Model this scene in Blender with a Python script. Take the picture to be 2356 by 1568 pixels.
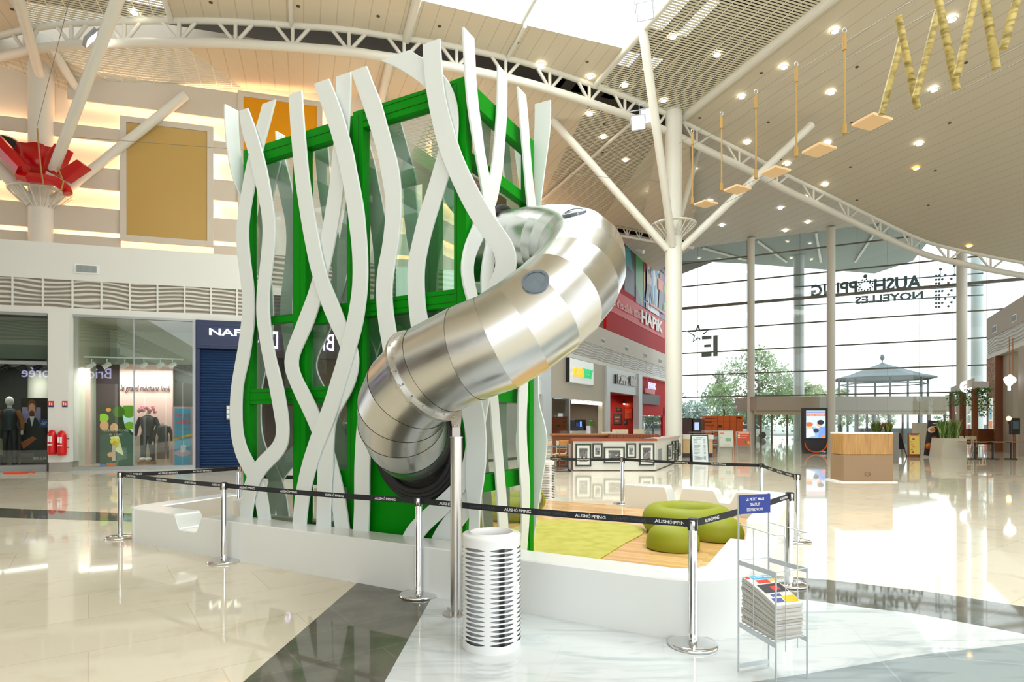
import bpy, bmesh, math, random
from mathutils import Vector, Matrix, Quaternion
random.seed(7)
for o in list(bpy.data.objects): bpy.data.objects.remove(o)
SC = bpy.context.scene
COL = SC.collection
F = 1365.0; CX = 1178.0; HY = 969.0; HC = 1.7
# ---------------------------------------------------------------- camera
cd = bpy.data.cameras.new('camera'); cam = bpy.data.objects.new('camera', cd); COL.objects.link(cam)
cam.location = (0, 0, HC); cam.rotation_euler = (math.pi/2, 0, 0)
cd.sensor_width = 36; cd.lens = 36*F/2356; cd.shift_y = (HY-784)/2356; cd.clip_end = 600; cd.clip_start = .05
SC.camera = cam
# ---------------------------------------------------------------- world, light, exposure
W = bpy.data.worlds.new('world'); SC.world = W; W.use_nodes = True
nt = W.node_tree; nt.nodes.clear()
wo = nt.nodes.new('ShaderNodeOutputWorld'); bg = nt.nodes.new('ShaderNodeBackground')
tc = nt.nodes.new('ShaderNodeTexCoord'); sx = nt.nodes.new('ShaderNodeSeparateXYZ'); cr = nt.nodes.new('ShaderNodeValToRGB')
nt.links.new(tc.outputs['Generated'], sx.inputs[0]); nt.links.new(sx.outputs['Z'], cr.inputs[0])
cr.color_ramp.elements[0].position = .0; cr.color_ramp.elements[0].color = (.97, .985, 1, 1)
cr.color_ramp.elements[1].position = .6; cr.color_ramp.elements[1].color = (.84, .94, 1, 1)
nt.links.new(cr.outputs[0], bg.inputs[0]); bg.inputs[1].default_value = 1.5
nt.links.new(bg.outputs[0], wo.inputs[0])
vs = SC.view_settings; vs.view_transform = 'Standard'; vs.look = 'None'; vs.exposure = 0.6; vs.gamma = 1; vs.use_curve_mapping = False

def area(name, loc, target, sx_, sy_, power, col):
    l = bpy.data.lights.new(name, 'AREA'); l.shape = 'RECTANGLE'; l.size = sx_; l.size_y = sy_; l.energy = power; l.color = col
    o = bpy.data.objects.new(name, l); COL.objects.link(o); o.location = loc
    d = Vector(target)-Vector(loc); o.rotation_euler = d.to_track_quat('-Z', 'Y').to_euler()
    return o
SKYL = 1700
for nm_, p_, e_, c_, sy_ in (('skylight_daylight', (2.6, 17.2, 17.4), SKYL, (.93, 1, .98), 9), ('rear_fill_light', (7.7, .6, 17.4), 1300, (1, .985, .95), 15)):  # rear lamp is an added fill from behind the viewer, no known skylight
    l_ = area(nm_, p_, (p_[0], p_[1], 0), 7.4, sy_, e_, c_); l_.rotation_euler = (0, 0, math.radians(19.4))

# ---------------------------------------------------------------- projection helpers
def G(px, py, z=0.0):
    Y = (HC-z)*F/(py-HY); return Vector(((px-CX)/F*Y, Y, z))
def D(px, py, Y):
    return Vector(((px-CX)/F*Y, Y, HC-(py-HY)/F*Y))
class Fr:
    """vertical plane: origin P, direction a, b points away from the viewer side"""
    def __init__(s, P, a, flip=1):
        s.P = Vector(P); s.a = Vector(a).normalized(); s.b = Vector((-s.a.y, s.a.x))*flip
    def k(s, px, o=0.0):
        c = (px-CX)/F
        return (c*(s.P.y+s.b.y*o)-s.P.x-s.b.x*o)/(s.a.x-c*s.a.y)
    def p(s, k, o=0.0, z=0.0):
        q = s.P+s.a*k+s.b*o; return Vector((q.x, q.y, z))
    def z(s, px, py, o=0.0):
        return HC-(py-HY)/F*s.p(s.k(px, o), o).y
    def kz(s, px, py, o=0.0):
        return (s.k(px, o), s.z(px, py, o))
    def px(s, px, py, o=0.0):
        k, z = s.kz(px, py, o); return s.p(k, o, z)

# ---------------------------------------------------------------- materials
MATS = {}
def mat(name, col, rough=.5, metal=0.0, emit=None, es=1.0, spec=None, coat=0.0):
    if name in MATS: return MATS[name]
    m = bpy.data.materials.new(name); m.use_nodes = True
    b = m.node_tree.nodes['Principled BSDF']
    b.inputs['Base Color'].default_value = (*col, 1); b.inputs['Roughness'].default_value = rough; b.inputs['Metallic'].default_value = metal
    if spec is not None: b.inputs['Specular IOR Level'].default_value = spec
    if coat: b.inputs['Coat Weight'].default_value = coat
    if emit: b.inputs['Emission Color'].default_value = (*emit, 1); b.inputs['Emission Strength'].default_value = es
    MATS[name] = m; return m
def srgb(r, g, b):
    f = lambda c: (c/255/12.92) if c/255 <= .04045 else ((c/255+.055)/1.055)**2.4
    return (f(r), f(g), f(b))
def noise_mix(m, c1, c2, scale=3, detail=4, lo=.4, hi=.65, dist=0.0, stretch=None):
    t = m.node_tree; b = t.nodes['Principled BSDF']
    g = t.nodes.new('ShaderNodeNewGeometry'); n = t.nodes.new('ShaderNodeTexNoise'); r = t.nodes.new('ShaderNodeValToRGB')
    n.inputs['Scale'].default_value = scale; n.inputs['Detail'].default_value = detail; n.inputs['Distortion'].default_value = dist
    if stretch:
        mp = t.nodes.new('ShaderNodeMapping'); mp.inputs['Scale'].default_value = stretch[:3]
        if len(stretch) > 3: mp.inputs['Rotation'].default_value = (0, 0, stretch[3])
        t.links.new(g.outputs['Position'], mp.inputs[0]); t.links.new(mp.outputs[0], n.inputs['Vector'])
    else: t.links.new(g.outputs['Position'], n.inputs['Vector'])
    r.color_ramp.elements[0].position = lo; r.color_ramp.elements[0].color = (*c1, 1)
    r.color_ramp.elements[1].position = hi; r.color_ramp.elements[1].color = (*c2, 1)
    t.links.new(n.outputs['Fac'], r.inputs[0]); t.links.new(r.outputs[0], b.inputs['Base Color'])
    return r
def glass(name, tint, refl=.9, base=.04, rough=0.0):
    if name in MATS: return MATS[name]
    m = bpy.data.materials.new(name); m.use_nodes = True; t = m.node_tree; t.nodes.clear()
    o = t.nodes.new('ShaderNodeOutputMaterial'); tr = t.nodes.new('ShaderNodeBsdfTransparent'); gl = t.nodes.new('ShaderNodeBsdfGlossy')
    mx = t.nodes.new('ShaderNodeMixShader'); fr = t.nodes.new('ShaderNodeFresnel'); fr.inputs[0].default_value = 1.45
    ad = t.nodes.new('ShaderNodeMath'); ad.operation = 'MULTIPLY_ADD'; ad.inputs[1].default_value = refl; ad.inputs[2].default_value = base
    tr.inputs[0].default_value = (*tint, 1); gl.inputs['Roughness'].default_value = rough
    t.links.new(fr.outputs[0], ad.inputs[0]); t.links.new(ad.outputs[0], mx.inputs[0])
    t.links.new(tr.outputs[0], mx.inputs[1]); t.links.new(gl.outputs[0], mx.inputs[2]); t.links.new(mx.outputs[0], o.inputs[0])
    MATS[name] = m; return m

white = mat('white_gloss_lacquer', (.80, .82, .80), .22)
whitem = mat('white_matt_paint', (.74, .75, .71), .55)
rib_m = mat('white_ribbon_panel', (.76, .81, .79), .35)
green = mat('green_powder_coat', (.0, .25, .002), .5, spec=.15)
greend = mat('green_panel_dark', (.0, .16, .01), .5, spec=.2)
chrome = mat('chrome', (.72, .73, .74), .08, 1)
steel = mat('brushed_steel', (.60, .58, .55), .30, 1)
blackp = mat('black_plastic', (.012, .012, .014), .4)
rubber = mat('black_rubber', (.015, .015, .016), .55)
cream = mat('cream_column_paint', (.70, .68, .60), .4)
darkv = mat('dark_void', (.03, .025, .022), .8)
red = mat('red_vinyl', (.48, .003, .005), .22)
lime = mat('lime_upholstery', (.27, .30, .004), .6)
woodm = mat('oak_laminate', srgb(176, 132, 72), .35)
noise_mix(woodm, srgb(160, 116, 60), srgb(192, 148, 88), 3, 5, .3, .7, 0, (6, 6, .5))
brownw = mat('brown_wood', srgb(120, 64, 30), .4)
alu = mat('grey_aluminium', (.5, .52, .53), .35, .6)
greyp = mat('light_grey_paint', (.52, .53, .52), .5)
wtext = mat('white_lettering', (.85, .85, .85), .5)
dtext = mat('faint_lettering', (.05, .052, .06), .5)
btext = mat('dark_lettering', (.03, .03, .03), .5)
skin_m = mat('mannequin_white', (.75, .74, .70), .35)

# ---------------------------------------------------------------- object plumbing
LOC = {}
def tag(o, label=None, cat=None, group=None, kind=None):
    if label: o['label'] = label
    if cat: o['category'] = cat
    if group: o['group'] = group
    if kind: o['kind'] = kind
    return o
def thing(name, label, cat, loc=(0, 0, 0), group=None):
    o = bpy.data.objects.new(name, None); COL.objects.link(o); o.location = loc; o.empty_display_size = .1
    LOC[o.name] = Vector(loc); return tag(o, label, cat, group)
def children(o): return [c for c in o.children]
def dup(o, loc=None, rotz=None, label=None, group=None, parent=None, scale=None):
    c = o.copy(); COL.objects.link(c)
    if parent: c.parent = parent
    if loc is not None: c.location = loc
    if rotz is not None: c.rotation_euler = (0, 0, rotz)
    if scale is not None: c.scale = scale
    if label: c['label'] = label
    if group: c['group'] = group
    for ch in children(o): dup(ch, parent=c)
    return c
class MB:
    def __init__(s): s.v = []; s.f = []; s.mi = []; s.sm = []; s.cur = 0
    def add(s, vs_, fs, smooth=False):
        n = len(s.v); s.v += [Vector(v) for v in vs_]
        for f in fs: s.f.append([n+i for i in f]); s.mi.append(s.cur); s.sm.append(smooth)
        return s
    def quad(s, a, b, c, d): return s.add([a, b, c, d], [(0, 1, 2, 3)])
    def obox(s, o, x, y, z):
        o, x, y, z = map(Vector, (o, x, y, z))
        vv = [o, o+x, o+x+y, o+y, o+z, o+x+z, o+x+y+z, o+y+z]
        return s.add(vv, [(0, 3, 2, 1), (4, 5, 6, 7), (0, 1, 5, 4), (1, 2, 6, 5), (2, 3, 7, 6), (3, 0, 4, 7)])
    def box(s, c, d, rz=0):
        R = Matrix.Rotation(rz, 3, 'Z'); x = R@Vector((d[0], 0, 0)); y = R@Vector((0, d[1], 0)); z = Vector((0, 0, d[2]))
        return s.obox(Vector(c)-x/2-y/2-z/2, x, y, z)
    def fbox(s, fr, k0, k1, o0, o1, z0, z1):
        p = fr.p(k0, o0, z0); return s.obox(p, fr.p(k1, o0, z0)-p, fr.p(k0, o1, z0)-p, (0, 0, z1-z0))
    def prism(s, pts, z0, z1):
        n = len(pts); vv = [(p[0], p[1], z0) for p in pts]+[(p[0], p[1], z1) for p in pts]
        return s.add(vv, [tuple(range(n-1, -1, -1)), tuple(range(n, 2*n))]+[(i, (i+1) % n, n+(i+1) % n, n+i) for i in range(n)])
    def fprism(s, fr, pts, o0, o1):
        """outline in (k,z) on a frame, given a thickness"""
        n = len(pts); vv = [fr.p(k, o0, z) for k, z in pts]+[fr.p(k, o1, z) for k, z in pts]
        return s.add(vv, [tuple(range(n)), tuple(range(2*n-1, n-1, -1))]+[(i, n+i, n+(i+1) % n, (i+1) % n) for i in range(n)])
    def tube(s, pts, r, seg=10, cap=True, closed=False, smooth=True, square=None):
        pts = [Vector(p) for p in pts]; n = len(pts); rs = r if isinstance(r, (list, tuple)) else [r]*n
        up = None; rings = []
        for i, p in enumerate(pts):
            if closed: t = pts[(i+1) % n]-pts[i-1]
            else: t = pts[min(i+1, n-1)]-pts[max(i-1, 0)]
            t.normalize()
            if up is None: up = t.orthogonal().normalized() if abs(t.z) > .99 else Vector((0, 0, 1)).cross(t).normalized()
            up = (up-t*up.dot(t)).normalized(); w = t.cross(up)
            rings.append([p+(up*math.cos(a)+w*math.sin(a))*rs[i] for a in [2*math.pi*j/seg+(math.pi/4 if seg == 4 else 0) for j in range(seg)]])
        vv = [v for rg in rings for v in rg]; fs = []
        for i in range(n if closed else n-1):
            for j in range(seg):
                a = i*seg+j; b = i*seg+(j+1) % seg; c = ((i+1) % n)*seg+(j+1) % seg; d = ((i+1) % n)*seg+j
                fs.append((a, b, c, d))
        s.add(vv, fs, smooth and seg > 4)
        if cap and not closed:
            s.add(rings[0], [tuple(range(seg-1, -1, -1))]); s.add(rings[-1], [tuple(range(seg))])
        return s
    def cyl(s, p0, p1, r, seg=16, r1=None): return s.tube([p0, p1], [r, r if r1 is None else r1], seg)
    def lathe(s, c, prof, seg=24, smooth=True, axis=None):
        c = Vector(c); vv = []; n = len(prof)
        for r, z in prof:
            for j in range(seg):
                a = 2*math.pi*j/seg; v = Vector((r*math.cos(a), r*math.sin(a), z))
                if axis is not None: v = axis@v
                vv.append(c+v)
        fs = [(i*seg+j, i*seg+(j+1) % seg, (i+1)*seg+(j+1) % seg, (i+1)*seg+j) for i in range(n-1) for j in range(seg)]
        return s.add(vv, fs, smooth)
    def ball(s, c, r, seg=14, sc=(1, 1, 1)):
        c = Vector(c); n = seg//2; vv = []
        for i in range(n+1):
            th = math.pi*i/n
            for j in range(seg):
                a = 2*math.pi*j/seg; vv.append(c+Vector((r*sc[0]*math.sin(th)*math.cos(a), r*sc[1]*math.sin(th)*math.sin(a), r*sc[2]*math.cos(th))))
        fs = [(i*seg+j, (i+1)*seg+j, (i+1)*seg+(j+1) % seg, i*seg+(j+1) % seg) for i in range(n) for j in range(seg)]
        return s.add(vv, fs, True)
    def build(s, name, mats, parent=None, label=None, cat=None, group=None, kind=None, bevel=0, solid=0, fixn=False):
        if not isinstance(mats, (list, tuple)): mats = [mats]
        if parent is not None: off = LOC[parent.name]; loc = Vector((0, 0, 0))
        else:
            xs = [v.x for v in s.v]; ys = [v.y for v in s.v]; zs = [v.z for v in s.v]
            off = loc = Vector(((min(xs)+max(xs))/2, (min(ys)+max(ys))/2, min(zs)))
        me = bpy.data.meshes.new(name); me.from_pydata([tuple(v-off) for v in s.v], [], s.f)
        for m in mats: me.materials.append(m)
        me.polygons.foreach_set('material_index', s.mi); me.polygons.foreach_set('use_smooth', s.sm)
        if fixn:
            bm = bmesh.new(); bm.from_mesh(me); bmesh.ops.recalc_face_normals(bm, faces=bm.faces); bm.to_mesh(me); bm.free()
        me.update()
        o = bpy.data.objects.new(name, me); COL.objects.link(o); o.location = loc
        if parent is not None: o.parent = parent; LOC[o.name] = off.copy()
        else: LOC[o.name] = loc.copy()
        if bevel:
            b = o.modifiers.new('bevel', 'BEVEL'); b.width = bevel; b.segments = 2; b.limit_method = 'ANGLE'
        if solid:
            b = o.modifiers.new('solid', 'SOLIDIFY'); b.thickness = solid; b.offset = 0
        if parent is None and kind is None and label is None: kind = 'structure'
        return tag(o, label, cat, group, kind)
def struct(name, mb, m, **k): return mb.build(name, m, kind='structure', **k)

def txt(name, body, m, origin, right, up, h=None, w=None, parent=None, ext=.002, center=True, spacing=1.0, bold=0.0, shear=0.0, **k):
    """lettering as a mesh; fits into height h and/or width w"""
    cu = bpy.data.curves.new('t', 'FONT'); cu.body = body; cu.size = 1; cu.extrude = 0; cu.space_character = spacing; cu.offset = bold; cu.shear = shear
    cu.resolution_u = 2; cu.align_x = 'LEFT'; cu.space_line = 1.1
    to = bpy.data.objects.new('t', cu); COL.objects.link(to)
    bpy.context.view_layer.update(); me0 = to.to_mesh()
    vs_ = [v.co.copy() for v in me0.vertices]; fs = [tuple(p.vertices) for p in me0.polygons]
    edges = {}
    for f in fs:
        for i in range(len(f)):
            e = (f[i], f[(i+1) % len(f)]); edges[e] = 1
    to.to_mesh_clear(); bpy.data.objects.remove(to); bpy.data.curves.remove(cu)
    if not vs_: return None
    x0 = min(v.x for v in vs_); x1 = max(v.x for v in vs_); y0 = min(v.y for v in vs_); y1 = max(v.y for v in vs_)
    sx_ = w/(x1-x0) if w else h/(y1-y0); sy_ = h/(y1-y0) if h else sx_
    right = Vector(right).normalized(); up = Vector(up).normalized(); nrm = right.cross(up); o = Vector(origin)
    f2 = lambda v, d: o+right*((v.x-(x0+x1)/2 if center else v.x-x0)*sx_)+up*((v.y-(y0+y1)/2 if center else v.y-y0)*sy_)+nrm*d
    n = len(vs_); mb = MB()
    vv = [f2(v, ext) for v in vs_]+[f2(v, 0) for v in vs_]
    ff = list(fs)+[tuple(n+i for i in reversed(f)) for f in fs]
    for (a, b) in edges:
        if (b, a) not in edges: ff.append((b, a, n+a, n+b))
    mb.add(vv, ff); return mb.build(name, m, parent, **k)
UP = Vector((0, 0, 1))
def catmull(pts, n):
    P = [Vector(p) for p in pts]; out = []
    for i in range(len(P)-1):
        p0 = P[max(i-1, 0)]; p1 = P[i]; p2 = P[i+1]; p3 = P[min(i+2, len(P)-1)]
        for j in range(n):
            t = j/n; out.append(.5*((2*p1)+(p2-p0)*t+(2*p0-5*p1+4*p2-p3)*t*t+(3*p1-p0-3*p2+p3)*t**3))
    out.append(P[-1]); return out
# ================================================================ FLOOR
def floor_mat(name, c1, c2, scale, lo, hi, joint, tile, rot, rough=.04, stretch=None, jw=.006, dist=.0, offs=.5, refl=.38):
    m = mat(name, c1, rough, spec=refl); t = m.node_tree; b = t.nodes['Principled BSDF']
    r = noise_mix(m, c1, c2, scale, 6, lo, hi, dist, stretch)
    g = t.nodes.new('ShaderNodeNewGeometry'); mp = t.nodes.new('ShaderNodeMapping'); mp.inputs['Rotation'].default_value = (0, 0, rot)
    br = t.nodes.new('ShaderNodeTexBrick'); br.inputs['Scale'].default_value = 1; br.inputs['Brick Width'].default_value = tile[0]; br.inputs['Row Height'].default_value = tile[1]
    br.inputs['Mortar Size'].default_value = jw; br.inputs['Mortar Smooth'].default_value = .1; br.offset = offs
    br.inputs['Color1'].default_value = (1, 1, 1, 1); br.inputs['Color2'].default_value = (.93, .93, .92, 1); br.inputs['Mortar'].default_value = (*joint, 1)
    t.links.new(g.outputs['Position'], mp.inputs[0]); t.links.new(mp.outputs[0], br.inputs['Vector'])
    mx = t.nodes.new('ShaderNodeMix'); mx.data_type = 'RGBA'; mx.blend_type = 'MULTIPLY'; mx.inputs[0].default_value = 1
    t.links.new(r.outputs[0], mx.inputs[6]); t.links.new(br.outputs['Color'], mx.inputs[7]); t.links.new(mx.outputs[2], b.inputs['Base Color'])
    n = t.nodes.new('ShaderNodeTexNoise'); n.inputs['Scale'].default_value = .8; n.inputs['Detail'].default_value = 1
    bp = t.nodes.new('ShaderNodeBump'); bp.inputs['Strength'].default_value = .05; bp.inputs['Distance'].default_value = .02
    t.links.new(g.outputs['Position'], n.inputs['Vector']); t.links.new(n.outputs['Fac'], bp.inputs['Height']); t.links.new(bp.outputs[0], b.inputs['Normal'])
    return m
ang = math.atan2(.4676, .884)
f_cream = floor_mat('cream_limestone', srgb(230, 222, 202), srgb(214, 200, 174), 2.6, .56, .80, (.84, .80, .72), (1.5, .9), -.62, dist=.6)
f_dark = floor_mat('grey_green_stone', srgb(112, 111, 100), srgb(90, 90, 82), 3, .4, .7, (1.25, 1.25, 1.2), (1.2, .6), -.62, dist=.4)
f_marble = floor_mat('white_veined_marble', srgb(214, 220, 222), srgb(168, 180, 186), 1.5, .48, .80, (.9, .9, .9), (1.5, .9), .25, dist=1.6, stretch=(.8, 3.6, 1, .6))
f_band = floor_mat('blue_grey_marble', srgb(158, 170, 174), srgb(118, 132, 138), 1.5, .48, .80, (1.2, 1.2, 1.2), (1.0, .7), .25, dist=1.6, stretch=(.8, 3.6, 1, .6))
mb = MB(); mb.quad((-60, -14, 0), (75, -14, 0), (75, 70, 0), (-60, 70, 0)); struct('floor', mb, f_cream)
def inlay(name, pts, m, z=.002):
    mb = MB(); n = len(pts); mb.add([(p[0], p[1], z) for p in pts], [tuple(range(n))]); return struct(name, mb, m)
# dark wedge in front of the bench
a = G(828, 1335); b = G(990, 1380); c = G(885, 1568); d = G(560, 1568)
def ext(p, q, k): return q+(q-p)*k
inlay('floor', [ext(d, a, .12), ext(c, b, .12), ext(b, c, 1.2), ext(a, d, 1.2)], f_dark)
# white marble to its right, bounded on the far side by a grey curve
p1 = G(1860, 1335+40); p2 = G(2356, 1462)
ctr = [G(1500, 1340), G(1700, 1362), G(1880, 1383), G(2120, 1414), G(2356, 1458), G(2900, 1580)]
inlay('floor', [ext(c, b, .12), ctr[0], ctr[1], ctr[2], ctr[3], ctr[4], ctr[5], G(2700, 1700), ext(b, c, 1.2)], f_marble)
# grey band beyond the marble
far = [G(1500, 1300), G(1700, 1318), G(1900, 1333), G(2130, 1360), G(2356, 1395), G(2900, 1480)]
inlay('floor', [ctr[0], ctr[1], ctr[2], ctr[3], ctr[4], ctr[5]]+far[::-1], f_dark)
# blue grey marble band at the lower right
inlay('floor', [G(1640, 1583), G(1900, 1543), G(2130, 1505), G(2356, 1480), G(2700, 1440), G(3300, 1700), G(1640, 1800)], f_band, .004)
# dark band far left, pale grey band on the right
inlay('floor', [G(-200, 1160), G(330, 1182), G(560, 1190), G(560, 1204), G(330, 1200), G(-200, 1184)], f_dark)
inlay('floor', [G(1255, 1085), G(1420, 1062), G(1530, 1048), G(1300, 1060), G(1230, 1075), G(1240, 1120)], f_dark)

# ================================================================ WALL FRAMES
WL = Fr((-15.2, 20.5), (.962, .272))            # shop row on the left
WS = Fr((2.8, 33.0), (.4676, .884))             # food row on the right wing
FA = Fr((18.7, 47.3), (.884, -.4676))           # glass facade
KC = 13.92                                      # corner of WL and WS
MC = -9.85
# ---- relief frieze material
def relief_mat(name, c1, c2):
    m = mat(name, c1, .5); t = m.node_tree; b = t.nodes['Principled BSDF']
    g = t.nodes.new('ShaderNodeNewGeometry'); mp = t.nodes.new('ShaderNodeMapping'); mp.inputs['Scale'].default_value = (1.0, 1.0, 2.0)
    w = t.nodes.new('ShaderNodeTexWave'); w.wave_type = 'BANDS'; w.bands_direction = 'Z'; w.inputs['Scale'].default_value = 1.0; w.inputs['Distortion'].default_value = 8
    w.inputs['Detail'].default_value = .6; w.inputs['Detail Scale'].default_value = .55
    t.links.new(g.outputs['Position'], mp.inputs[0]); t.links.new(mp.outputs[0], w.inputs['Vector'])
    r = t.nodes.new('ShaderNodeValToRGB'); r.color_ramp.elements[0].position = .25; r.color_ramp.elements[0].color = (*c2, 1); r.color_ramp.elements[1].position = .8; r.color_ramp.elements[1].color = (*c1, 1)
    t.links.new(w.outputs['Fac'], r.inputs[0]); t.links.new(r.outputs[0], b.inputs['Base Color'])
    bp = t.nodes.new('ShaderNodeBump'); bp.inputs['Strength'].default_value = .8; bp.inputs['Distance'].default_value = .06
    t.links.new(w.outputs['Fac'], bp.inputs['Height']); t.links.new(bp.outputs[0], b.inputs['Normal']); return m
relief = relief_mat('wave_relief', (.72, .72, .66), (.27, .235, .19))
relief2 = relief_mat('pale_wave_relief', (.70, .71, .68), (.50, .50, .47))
Z1, Z2, Z3, Z4 = 5.40, 5.62, 6.58, 7.83
SB = 2.6                                        # set back of the upper wall
# left wing fascia
mb = MB(); mb.fbox(WL, -14, KC, 0, .5, Z3, Z4); mb.fbox(WL, -14, KC, .3, SB, Z4-.5, Z4-.3); struct('wall_left', mb, whitem)
mb = MB(); mb.fbox(WL, -14, KC, 0, .5, Z1-.02, Z2); struct('trim_1', mb, whitem)
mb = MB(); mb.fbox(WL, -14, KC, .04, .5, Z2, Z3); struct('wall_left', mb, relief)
mb = MB()
pk = [WL.k(x) for x in (28, 97, 164, 231, 297, 359, 423, 484, 545)]
st = (pk[-1]-pk[0])/8
for i in range(-10, 16):
    k = pk[0]+st*i
    if k < KC: mb.fbox(WL, k-.025, k+.025, .0, .06, Z2, Z3)
struct('trim_2', mb, whitem)
mb = MB(); mb.fbox(WL, -14, 12.53, SB, SB+.3, 6.5, 17.5); struct('wall_left', mb, mat('warm_wall', (.74, .66, .54), .6))
# right wing fascia
M1 = WS.k(1545)
pal = mat('pale_taupe_wall', srgb(196, 190, 178), .55)
mb = MB(); mb.fbox(WS, MC, M1, 0, .5, Z3, Z4); struct('wall_right', mb, pal)
mb = MB(); mb.fbox(WS, MC, M1, 0, .5, Z1-.02, Z2); struct('trim_3', mb, whitem)
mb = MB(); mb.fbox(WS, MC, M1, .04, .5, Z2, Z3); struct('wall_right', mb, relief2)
mb = MB(); mb.fbox(WS, -8.93, M1+1, SB+.2, SB+.5, 6.5, 17.5); struct('wall_right', mb, mat('warm_wall', (.74, .66, .54), .6))
# red upper wall with climbing poster
mb = MB(); kr = WS.k(1395, .3); mb.fbox(WS, kr, M1, .3, .5, Z4-.2, 15.6); struct('wall_right', mb, mat('red_paint', (.42, .004, .006), .6, spec=.15))
# warm lit boards on the upper walls + cove light strips behind them
cove = mat('cove_light_strip', (1, .7, .42), .5, emit=(1, .64, .40), es=10)
board = mat('beige_board', (.62, .555, .455), .6)
def boards(fr, k0, k1, zs, off, skip=()):
    for (z0, z1) in zs:
        segs = [(k0, k1)]
        for (a0, a1) in skip:
            ns = []
            for (s0, s1) in segs:
                if a1 <= s0 or a0 >= s1: ns.append((s0, s1)); continue
                if a0 > s0: ns.append((s0, a0))
                if a1 < s1: ns.append((a1, s1))
            segs = ns
        for (s0, s1) in segs:
            t = thing('wall_board', 'wide beige board standing off the warm lit upper wall, one of the stacked rows', 'wall panel', fr.p((s0+s1)/2, off-.3, z0), 'beige boards on the lit wall')
            mb = MB(); mb.fbox(fr, s0, s1, off-.32, off-.26, z0, z1); mb.build('board', board, t)
            mb = MB(); mb.fbox(fr, s0, s1, off-.24, off-.2, z0+.10, z0+.14); mb.fbox(fr, s0, s1, off-.24, off-.2, z1-.14, z1-.10); mb.build('light_strip', cove, t)
o_ = SB
def zl(y): return WL.z(18, y, o_)
rows = [(zl(310), zl(268)), (zl(416), zl(364)), (zl(517), zl(461)), (zl(600), zl(532))]
rows = [(10.0-.05, 11.05)]
base = [(300, 250+18), (416, 364), (518, 461), (640, 529)]
rows = [(WL.z(18, a_, SB-.3), WL.z(18, b_, SB-.3)) for a_, b_ in base]
kp0, kp1 = WL.k(278, SB-.3), WL.k(492, SB-.3)
kq0, kq1 = WL.k(548, SB-.3), WL.k(742, SB-.3)
boards(WL, -14, 12.3, rows, SB, skip=((kp0-.0, kp1+.0), (kq0, kq1)) )
rows2 = [(WL.z(520, 262, SB-.3), WL.z(520, 208, SB-.3))]
boards(WL, WL.k(155, SB-.3), kq0, [(WL.z(300, 246, SB-.3), 15.0)], SB)
boards(WS, MC+1, kr, [(8.3, 9.3), (10.0, 10.9), (11.7, 12.6), (13.4, 14.2)], SB+.2, skip=((MC+4, MC+8),))
def frame_panel(fr, k0, k1, z0, z1, off, colm, label):
    t = thing('framed_wall_panel', label, 'wall panel', fr.p((k0+k1)/2, off-.4, z0))
    mb = MB(); w = .22
    mb.fbox(fr, k0, k1, off-.42, off-.3, z0, z0+w); mb.fbox(fr, k0, k1, off-.42, off-.3, z1-w, z1)
    mb.fbox(fr, k0, k0+w, off-.42, off-.3, z0+w, z1-w); mb.fbox(fr, k1-w, k1, off-.42, off-.3, z0+w, z1-w); mb.build('frame', mat('panel_frame', (.62, .57, .48), .5), t)
    mb = MB(); mb.fbox(fr, k0+w, k1-w, off-.38, off-.34, z0+w, z1-w); mb.build('panel', colm, t)
    mb = MB(); mb.fbox(fr, k0+.1, k0+.16, off-.28, off-.22, z0+.1, z1-.1); mb.fbox(fr, k1-.16, k1-.1, off-.28, off-.22, z0+.1, z1-.1); mb.fbox(fr, k0+.2, k1-.2, off-.28, off-.22, z0+.08, z0+.14); mb.fbox(fr, k0+.2, k1-.2, off-.28, off-.22, z1-.14, z1-.08); mb.build('light_strip', cove, t)
gold = mat('gold_glossy_panel', srgb(190, 158, 92), .12)
orange = mat('amber_glossy_panel', srgb(222, 148, 0), .2)
plum = mat('plum_glossy_panel', srgb(120, 62, 60), .3)
frame_panel(WL, kp0, kp1, WL.z(278, 552, SB-.42), WL.z(278, 265, SB-.42), SB, gold, 'large gold glossy wall panel in a pale frame, left of the green tower')
frame_panel(WL, kq0, kq1, WL.z(548, 492, SB-.42), WL.z(548, 207, SB-.42), SB, orange, 'large amber yellow wall panel in a pale frame behind the white ribbons')
frame_panel(WS, MC+4, MC+8, 9.3, 14.0, SB+.2, plum, 'plum coloured wall panel seen through the glass of the green tower')

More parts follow.
